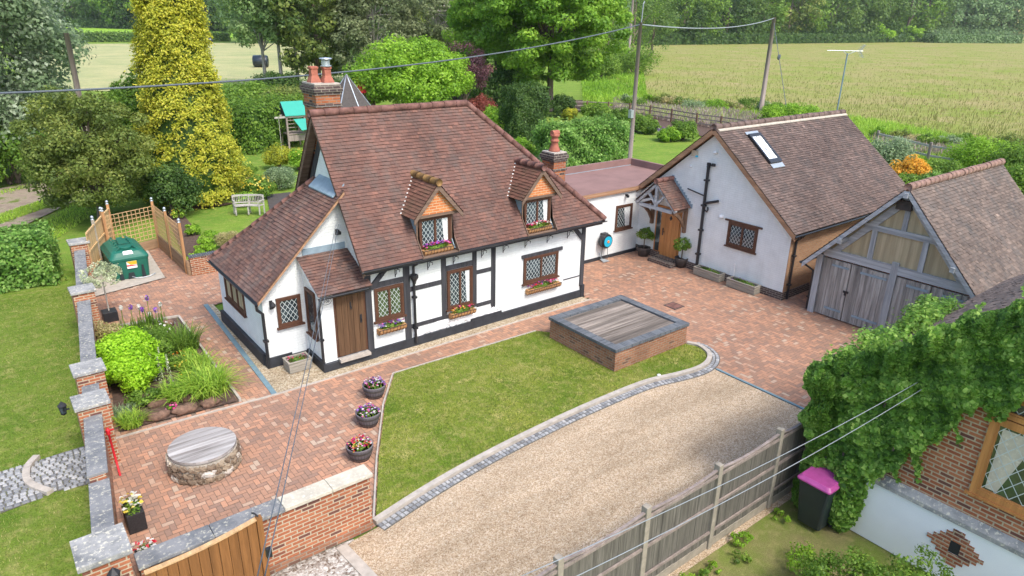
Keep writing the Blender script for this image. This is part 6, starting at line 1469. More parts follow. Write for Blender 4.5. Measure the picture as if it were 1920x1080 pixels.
mb = MB(); mb.prism([(cx_ - .2, cy_ - .75, 2.0), (cx_ + 1.2, cy_ - .75, 2.0), (cx_ + 1.2, cy_ - 1.35, 1.35), (cx_ + .1, cy_ - 1.35, 1.3)], (0, 0, .03)); mb.obj('awning', 'turq', ph)
mb = MB(); mb.prism([(cx_ - .76, cy_ - .7, 2.28), (cx_ - .76, cy_ + .7, 2.28), (cx_ - .76, cy_, 3.1)], (.02, 0, 0)); mb.obj('gable_canvas', 'navy', ph)
mb = MB()
for k in range(4): mb.bar((cx_ - .65, cy_ - .62, 1.2 + k * .25), (cx_ + .1, cy_ - .62, 1.2 + k * .25), .05, .05)
mb.obj('ladder', 'pole_wood', ph)
# octagonal summerhouse
c = PD(641, 180, 55); sh = thing('summerhouse', (c[0] + .9, c[1] + .9, 0), 'octagonal summerhouse with pointed shingle roof behind the big chimney', 'summerhouse'); o_ = (c[0] + .9, c[1] + .9)
mb = MB(); mb.lathe([(1.3, 0), (1.3, 2.25)], (*o_, 0), 8); mb.obj('wall', 'brick_wall', sh); zt = PD(641, 140, 56)[2]
mb = MB(); mb.lathe([(1.9, 2.2), (1.9, 2.26), (.06, zt)], (*o_, 0), 8); mb.obj('roof', 'slate', sh)
mb = MB()
for k in range(8): a = k * math.pi / 4; mb.bar((o_[0] + 1.92 * math.cos(a), o_[1] + 1.92 * math.sin(a), 2.28), (o_[0], o_[1], zt + .02), .07, .05)
mb.obj('hip_flashing', 'galv', sh)
mb = MB()
for k in range(8): a = k * math.pi / 4; mb.box(o_[0] + 1.36 * math.cos(a) - .06, o_[0] + 1.36 * math.cos(a) + .06, o_[1] + 1.36 * math.sin(a) - .06, o_[1] + 1.36 * math.sin(a) + .06, 0, 2.2)
mb.obj('corner_post', 'galv', sh)
c = PD(678, 172, 60); t = thing('garden_shed', (c[0], c[1], 0), 'pinkish shed with a red roof edge beyond the summerhouse', 'shed'); mb = MB(); mb.box(c[0] - .6, c[0] + 1.0, c[1] - .4, c[1] + 1, 0, c[2] - .05); mb.obj('wall', 'felt', t); mb = MB(); mb.prism([(c[0] - .8, c[1] - .6, c[2] - .05), (c[0] + 1.2, c[1] - .6, c[2] - .05), (c[0] + 1.2, c[1] + 1.2, c[2] + .35), (c[0] - .8, c[1] + 1.2, c[2] + .35)], (0, 0, .08)); mb.obj('roof', 'red_paint', t)
# wrapped bales
def bale(q, W, H, rz, label):
    p = P(*q); t = thing('hay_bale', (p[0], p[1], 0), label, 'bale', 'black wrapped bales'); mb = MB(); mb.T = Matrix.Translation((p[0], p[1], H / 2)) @ Matrix.Rotation(rz, 4, 'Z') @ Matrix.Rotation(math.pi / 2, 4, 'Y'); r = H / 2
    mb.lathe([(r * .8, -W / 2), (r * .97, -W / 2 + .12), (r, 0), (r * .97, W / 2 - .12), (r * .8, W / 2)], (0, 0, 0), 20); mb.obj('wrapped_bale', 'bale', t, smooth=True)
bale((490, 126), 2.6, 2.1, -.5, 'black wrapped bale lying on the mown hay field'); bale((392, 82), 2.4, 1.9, -.5, 'far-off black bale at the back edge of the hay field beside the conifer')
# post and rail fence at the garden end
pr_ = thing('post_and_rail_fence', tuple(P(1290, 218)), 'brown post and rail fence between the back lawn and the pasture', 'fence')
pts = [P(x, y) for x, y in ((1062, 212), (1100, 212), (1140, 214), (1180, 217), (1218, 222), (1258, 229), (1305, 238), (1350, 244), (1400, 252), (1450, 262))]
for p in pts: mb = MB(); mb.box(p[0] - .07, p[0] + .07, p[1] - .07, p[1] + .07, 0, 1.25); mb.obj('post', 'oak_brown', pr_)
for p, q in zip(pts, pts[1:]):
    mb = MB()
    for z in (.35, .75, 1.12): mb.bar((p[0], p[1], z), (q[0], q[1], z), .04, .1)
    mb.obj('rail', 'pole_wood', pr_)
rf_ = thing('rail_fence', tuple(P(1742, 308)), 'grey two-rail fence among shrubs beyond the garage', 'fence'); pts = [P(x, y) for x, y in ((1640, 282), (1737, 308), (1820, 322), (1900, 340))]
for p in pts: mb = MB(); mb.box(p[0] - .08, p[0] + .08, p[1] - .08, p[1] + .08, 0, 1.5); mb.obj('post', 'pole_wood', rf_)
for p, q in zip(pts, pts[1:]):
    mb = MB()
    for z in (.6, 1.25): mb.bar((p[0], p[1], z), (q[0], q[1], z), .06, .14)
    mb.obj('rail', 'grey_wood', rf_)
# garden table edge beside the small chimney
c = P(1030, 335); t = thing('garden_table', (c[0], c[1], 0), 'grey garden table behind the small chimney', 'table'); mb = MB(); z = .74
mb.box(c[0] - 1.0, c[0] + .5, c[1] - .4, c[1] + .4, z, z + .05); mb.obj('tabletop', 'grey_wood', t)
for a, b in ((-.95, -.35), (.45, -.35), (-.95, .35), (.45, .35)): mb = MB(); mb.box(c[0] + a - .04, c[0] + a + .04, c[1] + b - .04, c[1] + b + .04, 0, z); mb.obj('leg', 'grey_wood', t)
# ---------------------------------------------------------------- vegetation
# flower bed by the boundary wall
shrub('lime_shrub', (2.0, 18.3), (.92, 1.6), 1.3, 'lime', 'large rounded lime-green shrub in the bed beside the boundary wall', .075, 130, 280, rc=(.2, .3))
shrub('heather', (2.05, 20.9), (.55, .55), .75, 'straw', 'straw-green feathery shrub behind the lime shrub', .06, 30, 160)
def clump(name, loc, n, L, lean, w, mat, label, spread=.2, group=None, cat='plant', z=.04):
    t = thing(name, (loc[0], loc[1], z), label, cat, group); C = np.zeros((n, 3)); a = RNG.uniform(0, 6.28, n); r = spread * np.sqrt(RNG.random(n)); C[:, 0] = loc[0] + r * np.cos(a); C[:, 1] = loc[1] + r * np.sin(a); C[:, 2] = z
    blades('blades', C, L, lean, w, RNG.random(n), 'leaf_' + mat, t); return t
clump('day_lily', (3.45, 16.5), 620, .85, 1.0, .014, 'blade', 'big arching clump of strappy leaves at the corner of the bed', .42)
clump('day_lily', (2.75, 16.6), 300, .6, .95, .012, 'blade', 'smaller arching leaf clump behind the pink flowers', .3)
clump('day_lily', (3.6, 19.3), 420, .85, .7, .012, 'mid', 'darker green strappy clump by the edging nearest the annex', .35)
clump('day_lily', (3.5, 17.9), 360, .6, .9, .012, 'blade', 'low arching clump beside the orange poppies', .35)
clump('golden_grass', (1.62, 15.95), 380, .42, .8, .009, 'blade', 'round tuft of golden grass at the wall end of the bed', .22)
clump('catmint', (1.5, 16.4), 260, .35, .7, .01, 'sage', 'grey-green low tuft behind the golden grass', .25)
shrub('fern', (2.85, 18.9), .45, .75, 'mid', 'dark feathery fennel clump in the middle of the bed', .05, 40, 160, rc=(.25, .4))
shrub('poppy', (3.2, 18.3), .4, .45, 'mid', 'low green plant with orange and yellow flowers in the bed', .05, 20, 100, flowers=['fl_orange', 'fl_yellow'], nfl=14, fsize=.07)
shrub('euphorbia', (3.1, 17.1), .3, .45, 'bright', 'low bright green plant with yellow flowers behind the big arching clump', .05, 14, 90, flowers=['fl_yellow'], nfl=10, fsize=.06)
shrub('geranium', (2.5, 16.05), .2, .25, 'mid', 'little plant with pink flowers among the bed stones', .05, 8, 60, flowers=['fl_pink'], nfl=14, fsize=.07)
shrub('catmint', (2.9, 20.4), (.5, .5), .5, 'mid', 'low green growth among the iris stems', .05, 24, 110)
shrub('catmint', (3.4, 20.9), (.35, .4), .35, 'mid', 'small green plant in the far corner of the bed by the edging', .05, 16, 90, flowers=['fl_white'], nfl=10)
shrub('fern', (3.05, 19.5), (.6, .55), .7, 'mid', 'soft green fern-like plant between the irises and the strappy clump', .045, 44, 150, rc=(.25, .4))
shrub('sedum', (2.1, 16.75), (.5, .4), .45, 'mid', 'green leafy plant at the foot of the lime shrub', .06, 26, 110)
shrub('sedum', (3.55, 18.6), (.3, .4), .35, 'bright', 'bright low plant on the bed edging facing the annex', .05, 18, 90)
for k, (x, y) in enumerate(((2.62, 17.6), (2.78, 17.35), (2.5, 17.9), (2.72, 17.9))):
    t = thing('pale_flower_spike', (x, y, .04), 'creamy flower spike rising beside the lime shrub', 'plant', 'cream flower spikes in the bed'); n = 160; C = np.zeros((n, 3)); h = RNG.random(n); C[:, 2] = .05 + h * (.75 + .1 * (k % 2)); a = RNG.uniform(0, 6.28, n); C[:, 0] = x + .06 * (1.1 - h) * np.cos(a); C[:, 1] = y + .06 * (1.1 - h) * np.sin(a)
    leaf_mesh('flowers', C, unit(n), .05, RNG.random(n), 'leaf_variegated', t)
for k, (px_, py_, top, col) in enumerate(((235, 618, 582, 'fl_white'), (253, 618, 580, 'fl_purple'), (273, 615, 583, 'fl_purple'), (267, 612, 579, 'fl_white'), (284, 606, 563, 'fl_purple'), (296, 607, 583, 'fl_purple'), (306, 602, 573, 'fl_white'), (282, 600, 590, 'fl_white'))):
    p = P(px_, py_ + 8); h = (py_ + 8 - top) / 1297 * math.hypot(p[0], p[1]) * 1.15; t = thing('iris', (p[0], p[1], .03), ('tall violet' if col == 'fl_purple' else 'tall white') + ' iris flowering at the back of the bed', 'flower', 'violet irises' if col == 'fl_purple' else 'white irises')
    mb = MB(); mb.tube([(p[0], p[1], 0), (p[0] + .02, p[1], h)], .01, 5); mb.obj('stem', 'leaf_mid', t); d = unit(22); leaf_mesh('flowers', p + np.array([.02, 0, h - .03]) + d * np.array([.045, .045, .08]), d, .07, RNG.random(22), 'leaf_' + col, t, .9)
    C = np.tile(p, (26, 1)) + RNG.normal(size=(26, 3)) * np.array([.06, .06, 0]); C[:, 2] = .04; blades('blades', C, h * .6, .2, .012, RNG.random(26), 'leaf_mid', t)
rg = random.Random(21)
for k, (x, y, s) in enumerate(((1.75, 15.98, .2), (2.15, 15.9, .26), (2.75, 15.85, .3), (3.3, 15.8, .24), (2.3, 16.5, .24), (2.95, 16.35, .2), (3.6, 21.3, .22))):
    mb = MB(); mb.blob((x, y, .1), (s, s * .5, .12), k, 9, .16); tag(mb.obj('rock', 'rock', smooth=True), ['rusty stone at the wall end of the flower bed edge', 'flat brown stone second along the flower bed edge', 'long mossy stone in front of the pink flowers', 'brown stone under the big arching clump', 'brown stone set back behind the bed edging', 'small stone between the pink flowers and the arching clump', 'brown stone in the far corner of the flower bed'][k], 'rock', 'rocks in the flower bed')
# standard tree in a black square pot
p = P(208, 600); t = thing('standard_willow', (p[0], p[1], 0), 'small variegated standard tree in a square black pot', 'potted tree'); mb = MB(); mb.prism([(p[0] - .2, p[1] - .2, 0), (p[0] + .2, p[1] - .2, 0), (p[0] + .2, p[1] + .2, 0), (p[0] - .2, p[1] + .2, 0)], (0, 0, .32)); mb.obj('pot', 'black_plastic', t, bevel=.01)
mb = MB(); mb.tube([(p[0], p[1], .3), (p[0], p[1] + .02, 1.25)], .02, 6); mb.obj('trunk', 'bark_pale', t); cq, nr, ti, _ = crown_pts((p[0], p[1], 1.5), (.55, .55, .38), 40, 55, .07, (.2, .35), .7, droop=.5); leaf_mesh('crown', cq, nr, .065, ti, 'leaf_variegated', t)

# hedges and near trees on the left
hedge('laurel_hedge', (-8.5, 29.6), (1.55, 28.4), 2.3, 1.6, 'laurel', 'dense green hedge at the far end of the side lawn beside the wall', .13, 620, lump=.16)
def B(px_, py_): return tuple(P(px_, py_))
tree('silver_tree', B(-10, 335), 17, 5.2, 'silver', 'tall silvery-green tree at the left edge beyond the lane', leaf=.24, nclump=190, per=430, trunk=.35, zc=8.5, Rz=8.2, bark='bark_pale', rc=(.14, .24), lowcut=-.95, nl=30)
tree('green_tree', B(25, 318), 5.6, 3.0, 'mid', 'dark green bushy tree at the far side of the lane under the silver tree', leaf=.17, nclump=80, per=260, trunk=.2, zc=3.0, Rz=2.7, lowcut=-.95)
tree('holly_tree', (4.15, 35.2), 5.7, 2.55, 'olive', 'round olive-green tree with leaning trunk behind the board fence', leaf=.13, nclump=150, per=420, trunk=.24, zc=3.0, Rz=2.65, rc=(.14, .26), lowcut=-.85, shell=(.45, 1.05), nl=40)
shrub('dark_shrub', (6.9, 34.5), (1.6, 1.3), 2.6, 'dark', 'dark leggy shrub between the holly tree and the golden conifer', .13, 60, 220)
tree('dark_tree', (7.9, 42.5), 5.9, 2.1, 'mid', 'dark green tree half hidden behind the golden conifer', leaf=.2, nclump=80, per=240, trunk=.2, zc=3.2, Rz=2.7, lowcut=-.9)
shrub('wild_bush', (1.5, 46), (3, 2.2), 3.4, 'mid', 'wild green bush at the bend of the lane', .2, 60, 180); shrub('wild_bush', (-2.5, 47.5), (3, 2), 2.6, 'olive', 'low tangled bush beside the lane under the silver tree', .2, 50, 160)
# golden conifer: layered sprays round a cone
cb = np.array(P(368, 372)); t = thing('golden_conifer', tuple(cb), 'tall columnar golden conifer behind the lawn bench', 'tree'); Hc = 17.0; n = 3400
u = RNG.random(n) ** .9; z = u * Hc * .97; rad = np.interp(z, [0, .6, 2, 5, 9, 13, 17], [1.9, 2.3, 2.15, 1.65, 1.25, 1.0, .1]); a = RNG.uniform(0, 6.283, n); rad *= 1 + .09 * np.sin(a * 3 + z * 1.7) + .07 * np.sin(a * 7 - z * 3.1) + RNG.normal(size=n) * .05
cl_c = np.stack([cb[0] + rad * np.cos(a), cb[1] + rad * np.sin(a), z + .1], 1); out = np.stack([np.cos(a), np.sin(a), np.zeros(n)], 1); per = 34; ct = RNG.random(n)
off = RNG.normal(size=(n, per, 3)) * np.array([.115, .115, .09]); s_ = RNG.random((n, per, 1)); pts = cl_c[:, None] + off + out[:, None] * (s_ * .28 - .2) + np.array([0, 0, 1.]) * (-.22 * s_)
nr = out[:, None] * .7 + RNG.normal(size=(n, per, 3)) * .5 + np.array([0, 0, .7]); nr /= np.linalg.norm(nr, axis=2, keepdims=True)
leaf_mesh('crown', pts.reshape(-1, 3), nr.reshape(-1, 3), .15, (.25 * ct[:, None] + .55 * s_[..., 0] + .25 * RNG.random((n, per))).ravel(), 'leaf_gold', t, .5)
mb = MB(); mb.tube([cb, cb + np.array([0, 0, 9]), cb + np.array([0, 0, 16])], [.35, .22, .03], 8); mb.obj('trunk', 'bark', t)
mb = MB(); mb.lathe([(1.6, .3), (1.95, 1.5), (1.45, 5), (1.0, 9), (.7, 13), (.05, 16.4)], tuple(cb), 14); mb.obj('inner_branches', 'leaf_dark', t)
# garden between conifer and cottage
hedge('garden_hedge', P(425, 285)[:2], P(560, 255)[:2], 4.0, 2.9, 'mid', 'long green hedge behind the play house', .2, 170, lump=.35)
shrub('golden_shrub', B(522, 315), (1.0, .9), 1.5, 'gold', 'golden-leaved shrub in front of the play house', .1, 40, 160); shrub('variegated_shrub', B(560, 318), (.8, .8), 1.4, 'bright', 'bright green and yellow shrub hard by the cottage gable', .1, 30, 140, flowers=['fl_yellow'], nfl=40)
shrub('sage_mound', B(528, 352), (1.05, .9), 1.15, 'sage', 'smooth grey-green mound of a shrub on the garden lawn edge', .07, 60, 260, rc=(.3, .45)); shrub('yellow_rose', B(485, 372), (.9, .8), 1.25, 'mid', 'shrub covered in yellow flowers beside the golden conifer', .09, 40, 160, flowers=['fl_yellow'], nfl=110, fsize=.1)
shrub('lush_plant', B(460, 385), .55, .75, 'bright', 'bright leafy clump between the conifer and the bench', .13, 18, 90); shrub('small_shrub', B(465, 335), .7, .9, 'mid', 'small dark shrub at the foot of the golden conifer', .09, 20, 120)
shrub('box_dome', B(430, 462), (.55, .5), .62, 'straw', 'clipped brownish box bush beside the annex roof', .045, 40, 220, rc=(.35, .5))
for k, (x, y) in enumerate(((365, 440), (385, 470), (372, 492), (395, 455))): shrub('border_plant', B(x, y), .45, .5, 'bright', ['leafy border plant nearest the top of the trellis', 'leafy plant in the border beside the trellis middle', 'leafy plant where trellis meets stub wall', 'small leafy plant on the lawn side of the border'][k], .1, 14, 70)
shrub('yellow_flower', B(335, 410), .4, .5, 'blade', 'yellow-flowered plant behind the trellis corner', .09, 12, 60, flowers=['fl_yellow'], nfl=24, fsize=.08)
ground_poly('garden_border', PX([(338, 395), (420, 385), (440, 380), (330, 378), (310, 400), (345, 480), (400, 470), (375, 440)]), .0, 'soil')
ground_poly('pond_stones', PX([(500, 365), (545, 360), (540, 392), (505, 392)]), .0, 'slate')
# middle distance trees
for k_, (x_, r_, h_, l_) in enumerate(((500, 4.6, 19, 'leftmost of the slender trees beside the wrapped bale'), (530, 5.6, 23, 'tallest slender ivy-clad tree beside the wrapped bale'), (560, 4.8, 20, 'slender tree between the wrapped bale and the big chimney'))): tree('poplar_tree', B(x_, 168 + k_), h_, r_, 'willow', l_, leaf=.42, nclump=75, per=190, trunk=.24, zc=h_ * .60, Rz=h_ * .40, bark='bark_pale', rc=(.14, .25), lowcut=-.85, nl=22)
tree('poplar_tree', B(600, 170), 20, 6.0, 'olive', 'tall dark tree rising behind the big chimney', leaf=.5, nclump=100, per=200, trunk=.35, zc=10.5, Rz=10, rc=(.14, .26), lowcut=-.95, nl=20)
tree('grey_willow', B(705, 172), 16, 6.2, 'greywood', 'thin grey-green willow above the bright spreading tree', leaf=.38, nclump=120, per=220, trunk=.3, zc=8.5, Rz=7.5, bark='bark_pale', rc=(.14, .24), lowcut=-.9, nl=40)
tree('grey_willow', B(820, 165), 17, 6.0, 'greywood', 'greyish tree with bare upright stems in the centre background', leaf=.38, nclump=110, per=200, trunk=.3, zc=9, Rz=8, bark='bark_pale', rc=(.14, .24), lowcut=-.9, nl=40)
tree('spreading_tree', B(775, 236), 6.9, 4.9, 'bright', 'broad bright green spreading tree behind the main roof', leaf=.24, nclump=170, per=400, trunk=.3, zc=3.9, Rz=2.9, rc=(.16, .3), lowcut=-.5, flat=.75, shell=(.6, 1.0))
shrub('bright_bush', B(700, 262), (3.6, 2.2), 2.5, 'bright', 'low bright green bush just above the cottage ridge', .18, 100, 260, rc=(.2, .32), flat=.6)
tree('purple_plum', B(872, 225), 6.8, 2.3, 'purple', 'purple-leaved tree against the bright spreading tree', leaf=.17, nclump=46, per=200, trunk=.16, zc=4.3, Rz=2.6); shrub('red_hedge', B(897, 238), (1.7, 1.3), 3.0, 'red', 'dark red-leaved shrub beside the ivy column', .13, 60, 200)
tree('lime_tree', B(1030, 208), 19, 7.9, 'acacia', 'large bright green tree in the centre background', leaf=.34, nclump=280, per=420, trunk=.38, zc=10.3, Rz=8.4, rc=(.11, .19), lowcut=-.95, flat=.5, nl=40, droop=.4)
tree('lime_tree', B(930, 190), 17, 6.0, 'acacia', 'leafy green tree left of the large central tree', leaf=.36, nclump=160, per=300, trunk=.3, zc=8.8, Rz=8, rc=(.13, .22), lowcut=-.9, flat=.55)
hedge('ivy_column', P(952, 268)[:2], P(1012, 262)[:2], 1.9, 4.1, 'dark', 'tall clipped ivy-green column hedge left of the laurel hedge', .15, 380, lump=.22)
hedge('laurel_hedge', P(1018, 318)[:2], P(1160, 303)[:2], 1.9, 2.65, 'laurel', 'freestanding glossy laurel hedge on the back lawn', .17, 420, lump=.3)
for x, y, w, h, m_, l in ((925, 262, 1.5, 2.7, 'bright', 'bright leafy shrub showing above the cottage hip'), (975, 305, 1.4, 1.6, 'bright', 'bright green shrub beside the hip tiles lower down'), (1035, 322, 1.1, 1.1, 'sage', 'pale green shrub behind the small chimney'), (1055, 218, 1.5, 2.2, 'dark', 'dark rounded evergreen beside the central tree trunk'), (1068, 224, .8, 1.1, 'gold', 'small golden shrub in front of the dark evergreen'), (1122, 228, 1.9, 1.7, 'mid', 'rounded green shrub in front of the post and rail fence'),
                      (1165, 240, 1.1, 1.8, 'mid', 'upright green shrub left of the lawn pole'), (1192, 247, 1.4, 1.7, 'mid', 'broad green shrub behind the lawn pole'), (1218, 250, 1.0, 1.1, 'mid', 'low green shrub right of the lawn pole'), (1280, 262, 1.4, 1.6, 'mid', 'dense round shrub in the far lawn border'), (1255, 264, 1.1, 1.0, 'bright', 'bright shrub beside the round border shrub'), (1500, 240, 2.0, 2.2, 'bright', 'bright shrub just above the wing ridge'), (1460, 236, 2.4, 1.8, 'bright', 'bushy green growth at the foot of the pasture pole')):
    shrub('garden_shrub', B(x, y), w, h, m_, l, .15, 50, 170)
tag(clump('lavender', B(1245, 262)[:2], 200, 1.0, .3, .03, 'fl_purple', 'purple flowering lavender in the far border', .5), 'purple flowering lavender in the far lawn border', 'plant')
for x, y, w, h, m_, l in ((1660, 325, 1.8, 2.4, 'sage', 'silvery shrub against the wing roof edge'), (1697, 352, 1.3, 1.9, 'orange', 'orange-topped shrub beyond the garage ridge'), (1695, 366, 1.2, 1.2, 'mid', 'green shrub in front of the orange one'), (1770, 352, 1.8, 1.5, 'mid', 'low shrub under the rail fence'), (1735, 362, 1.3, 1.2, 'laurel', 'leafy shrub right of the orange-topped shrub'), (1835, 330, 2.5, 2.6, 'bright', 'large bright laurel bush above the garage ridge'), (1905, 350, 2.2, 2.6, 'mid', 'dark shrub at the right edge beyond the garage'), (1893, 300, 2.2, 1.8, 'olive', 'brownish shrub near the right edge of the verge'), (1915, 385, 1.8, 2.3, 'mid', 'green shrub beyond the garage roof end')):
    shrub('garden_shrub', B(x, y), w, h, m_, l, .14, 60, 180)
# bush growing between garage and neighbour
shrub('evergreen_bush', (19.2, 6.3), (.85, .75), 2.5, 'laurel', 'leafy evergreen bush in front of the right-hand garage doors', .1, 100, 240, rc=(.22, .34))
# ivy on the neighbour's gable
iv = thing('ivy', (11.5, 5, 0), 'thick ivy smothering the corner and verge of the neighbouring house', 'ivy')
def ivy_patch(n, fn, nrm, th, name='foliage'):
    p = fn(n); k = np.sin(p[:, 1] * 4.3 + p[:, 2] * 2.1) * np.sin(p[:, 2] * 5.1 - p[:, 1] * 1.7 + p[:, 0] * 2.3); d = th * (.55 + .3 * k + .25 * np.sin(p[:, 1] * 13 + p[:, 2] * 7) * np.sin(p[:, 2] * 15 - p[:, 1] * 5)) * RNG.uniform(.5, 1.05, len(p)); N_ = np.tile(np.array(nrm, float), (len(p), 1)); p = p + N_ * d[:, None]
    q = N_ + RNG.normal(size=p.shape) * .45 + np.array([0, 0, .35]); q /= np.linalg.norm(q, axis=1)[:, None]; return p, q, np.clip(.45 + .22 * k + RNG.normal(size=len(p)) * .22, 0, 1)
def f1(n):      # gable face: between verge line and a ragged lower edge
    y = RNG.uniform(.4, 5.35, n); top = NEZ + (NYC - y) * nk + .15; lo = np.interp(y, [.4, 1.9, 2.3, 2.9, 3.3, 3.75, 4.15, 4.6, 5.0, 5.35], [4.6, 3.95, 3.72, 3.35, 2.65, 1.75, 1.4, .55, .05, .05]) + .12 * np.sin(y * 9) + .07 * np.sin(y * 23) + RNG.normal(size=n) * .07
    z = lo + (top - lo) * RNG.random(n); return np.stack([np.full(n, NX - .02), y, z], 1)
def f2(n):      # hump along the verge
    y = RNG.uniform(.2, 5.5, n); a = RNG.uniform(-.6, 2.6, n); r = .30 + .09 * np.sin(y * 3.7 + a) + .07 * np.sin(y * 11 - a * 2) + .05 * np.sin(y * 23); base = NEZ + (NYC - y) * nk + .12
    return np.stack([NX - .02 - r * np.cos(a) * .9, y, base + r * np.sin(a) * .85], 1)
def f3(n):      # round the corner
    a = RNG.uniform(-.2, 1.7, n); z = RNG.uniform(.1, 3.05, n) ; r = .30 + .10 * np.sin(z * 3.1 + a) + .06 * np.sin(z * 9 + a * 3) + (z / 3) * .1; return np.stack([NX + .05 - r * np.cos(a), NYC - .02 + r * np.sin(a), z], 1)
def f4(n):
    x = RNG.uniform(NX, NX + 5, n); z = RNG.uniform(1.2, 3.0, n); return np.stack([x, np.full(n, NYC + .05), z], 1)
def f5(n):      # runners over the eaves
    x = NX + RNG.random(n) ** 1.3 * 5.2; return np.stack([x, NYC + .22 + RNG.normal(size=n) * .14, 2.95 + RNG.normal(size=n) * .1 + .1 * np.sin(x * 3)], 1)
def f6(n):      # clump hanging to the ground beside the bin
    d = unit(n); return np.array([11.42, 4.42, .75]) + d * np.array([.3, .28, .75]) * RNG.uniform(.75, 1.1, (n, 1))
ps, qs_, ts = zip(*[ivy_patch(n, f, nn, th) for n, f, nn, th in ((46000, f1, (-1, 0, 0), .34), (24000, f2, (-.5, .1, .6), .12), (16000, f3, (-.7, .7, 0), .16), (6000, f4, (0, 1, .2), .2), (5000, f6, (-.6, .1, .2), .05), (4200, f5, (0, .3, 1), .16))])
leaf_mesh('foliage', np.vstack(ps), np.vstack(qs_), .08 * RNG.uniform(.5, 1.4, sum(map(len, ps))), np.concatenate(ts), 'leaf_ivy', iv, .8)
mb = MB(); 
for k in range(6):
    y = 4.95 - k * .2; z0_ = 1.3 if k > 2 else .0; mb.tube([(NX - .05, y, max(z0_, 2.9 - 3.0 + k * .25)), (NX - .07, y - .1, 2.0 + k * .14), (NX - .08, y - .3, 2.9 + k * .17)], [.03, .02, .01], 5)
mb.obj('stems', 'bark', iv)
for k in range(26):      # trailing shoots
    y = RNG.uniform(1.6, 5.2); z = float(np.interp(y, [1.6, 2.3, 2.9, 3.3, 3.75, 4.15, 4.6, 5.2], [4.1, 3.75, 3.35, 2.65, 1.75, 1.4, .7, .5])); L_ = RNG.uniform(.2, .55); n_ = 34; t_ = RNG.random(n_)
    C = np.stack([NX - .1 - .05 * RNG.random(n_), y - L_ * .5 * t_ * RNG.choice([-.6, 1]) + RNG.normal(size=n_) * .02, z + .1 - L_ * t_ + RNG.normal(size=n_) * .02], 1); d_ = np.tile([-1., 0, .3], (n_, 1)) + RNG.normal(size=(n_, 3)) * .4; leaf_mesh('shoot', C, d_ / np.linalg.norm(d_, axis=1)[:, None], .08, RNG.random(n_), 'leaf_ivy', iv, .8)
for k in range(40):      # shoots standing above the verge and round the corner
    y = RNG.uniform(.6, 5.5); n_ = 22; t_ = RNG.random(n_); b = NEZ + (NYC - y) * nk + .35; L_ = RNG.uniform(.12, .4)
    C = np.stack([NX - .15 + RNG.normal() * .15 + RNG.normal(size=n_) * .03, y + RNG.normal() * .1 * t_ + RNG.normal(size=n_) * .03, b + L_ * t_], 1); leaf_mesh('shoot', C, unit(n_), .08, .4 + .6 * RNG.random(n_), 'leaf_ivy', iv, .8)

shrub('bramble', (8.1, 3.9), (.7, .5), .7, 'bright', 'low bright green growth at the bottom edge beside the panel fence', .05, 26, 90, cat='bush')
shrub('bramble', (9.9, 4.3), (.5, .35), .35, 'bright', 'patch of weeds on the soil between the fence and the bin', .05, 16, 60, cat='bush')
clump('sapling', (0, 0), 1, .1, .1, .01, 'mid', 'x') if False else None
shrub('hawthorn_bush', (9.2, 3.35), (.95, .9), 1.45, 'mid', 'loose light green bush in the foreground before the white neighbour wall', .055, 75, 120, rc=(.14, .26), cat='bush')
shrub('hawthorn_bush', (10.3, 2.7), (.8, .7), 1.35, 'mid', 'sparse twiggy bush against the white neighbour wall below the brick diamond', .055, 44, 90, rc=(.14, .26), cat='bush')
for k in range(12):
    x, y = random.uniform(6, 10.8), random.uniform(4.9, 5.35); 
    shrub('weed', (x, y), .22, .2, 'bright' if k % 2 else 'mid', 'small weed growing along the foot of the panel fence', .05, 6, 40, group='weeds along the panel fence', stem=False, cat='weed')
# tall grass tufts on verge and pasture, as one mass
def tufts(name, polypx, n, L, w, mats, label, z=0.0):
    poly = PX(polypx); a = np.array(poly); lo, hi = a.min(0), a.max(0)
    pxs = np.array(polypx); p = []
    while len(p) < n:
        q = (RNG.uniform(pxs[:, 0].min(), pxs[:, 0].max()), RNG.uniform(pxs[:, 1].min(), pxs[:, 1].max()))
        if inside(q, polypx): p.append(P(*q)[:2])
    p = np.array(p); C = np.zeros((len(p), 3)); C[:, :2] = p; C[:, 2] = z; k = 1.2 * vnoise(p[:, 0], p[:, 1], .05, 5, 5)
    tag(blades(name, C, L, .5, w, np.clip(.5 + k + RNG.normal(size=len(p)) * .2, 0, 1), mats, segs=2, kind='stuff'), label, 'grass')
tufts('verge_grass', [(1120, 188), (1300, 198), (1500, 208), (1640, 228), (1930, 285), (1930, 368), (1640, 300), (1440, 255), (1180, 215)], 30000, .7, .03, 'leaf_blade', 'rough bright grass growing between the fences and the pasture')
M['leaf_pasture'] = m_leaf('leaf_pasture', (0.15, 0.215, 0.03), (0.235, 0.255, 0.06), (0.35, 0.29, 0.14))
tufts('pasture_grass', [(1130, 112), (1240, 84), (1400, 79), (1925, 80), (1925, 290), (1640, 228), (1300, 198), (1150, 186)], 14000, .5, .03, 'leaf_pasture', 'long seeding grass across the pasture')
tufts('field_corner_grass', [(1085, 100), (1200, 86), (1215, 200), (1095, 205)], 9000, .8, .06, 'leaf_bright', 'rank green grass at the near corner of the pasture under the big tree')
tufts('lane_centre_grass', [(0, 420), (0, 403), (90, 372), (140, 342), (152, 350), (100, 386)], 3500, .14, .012, 'leaf_blade', 'strip of grass between the two ruts of the lane')
tufts('wild_undergrowth', [(420, 165), (560, 165), (600, 200), (560, 235), (430, 245)], 9000, .9, .05, 'leaf_bright', 'tall wild undergrowth between the garden hedge and the hay field')
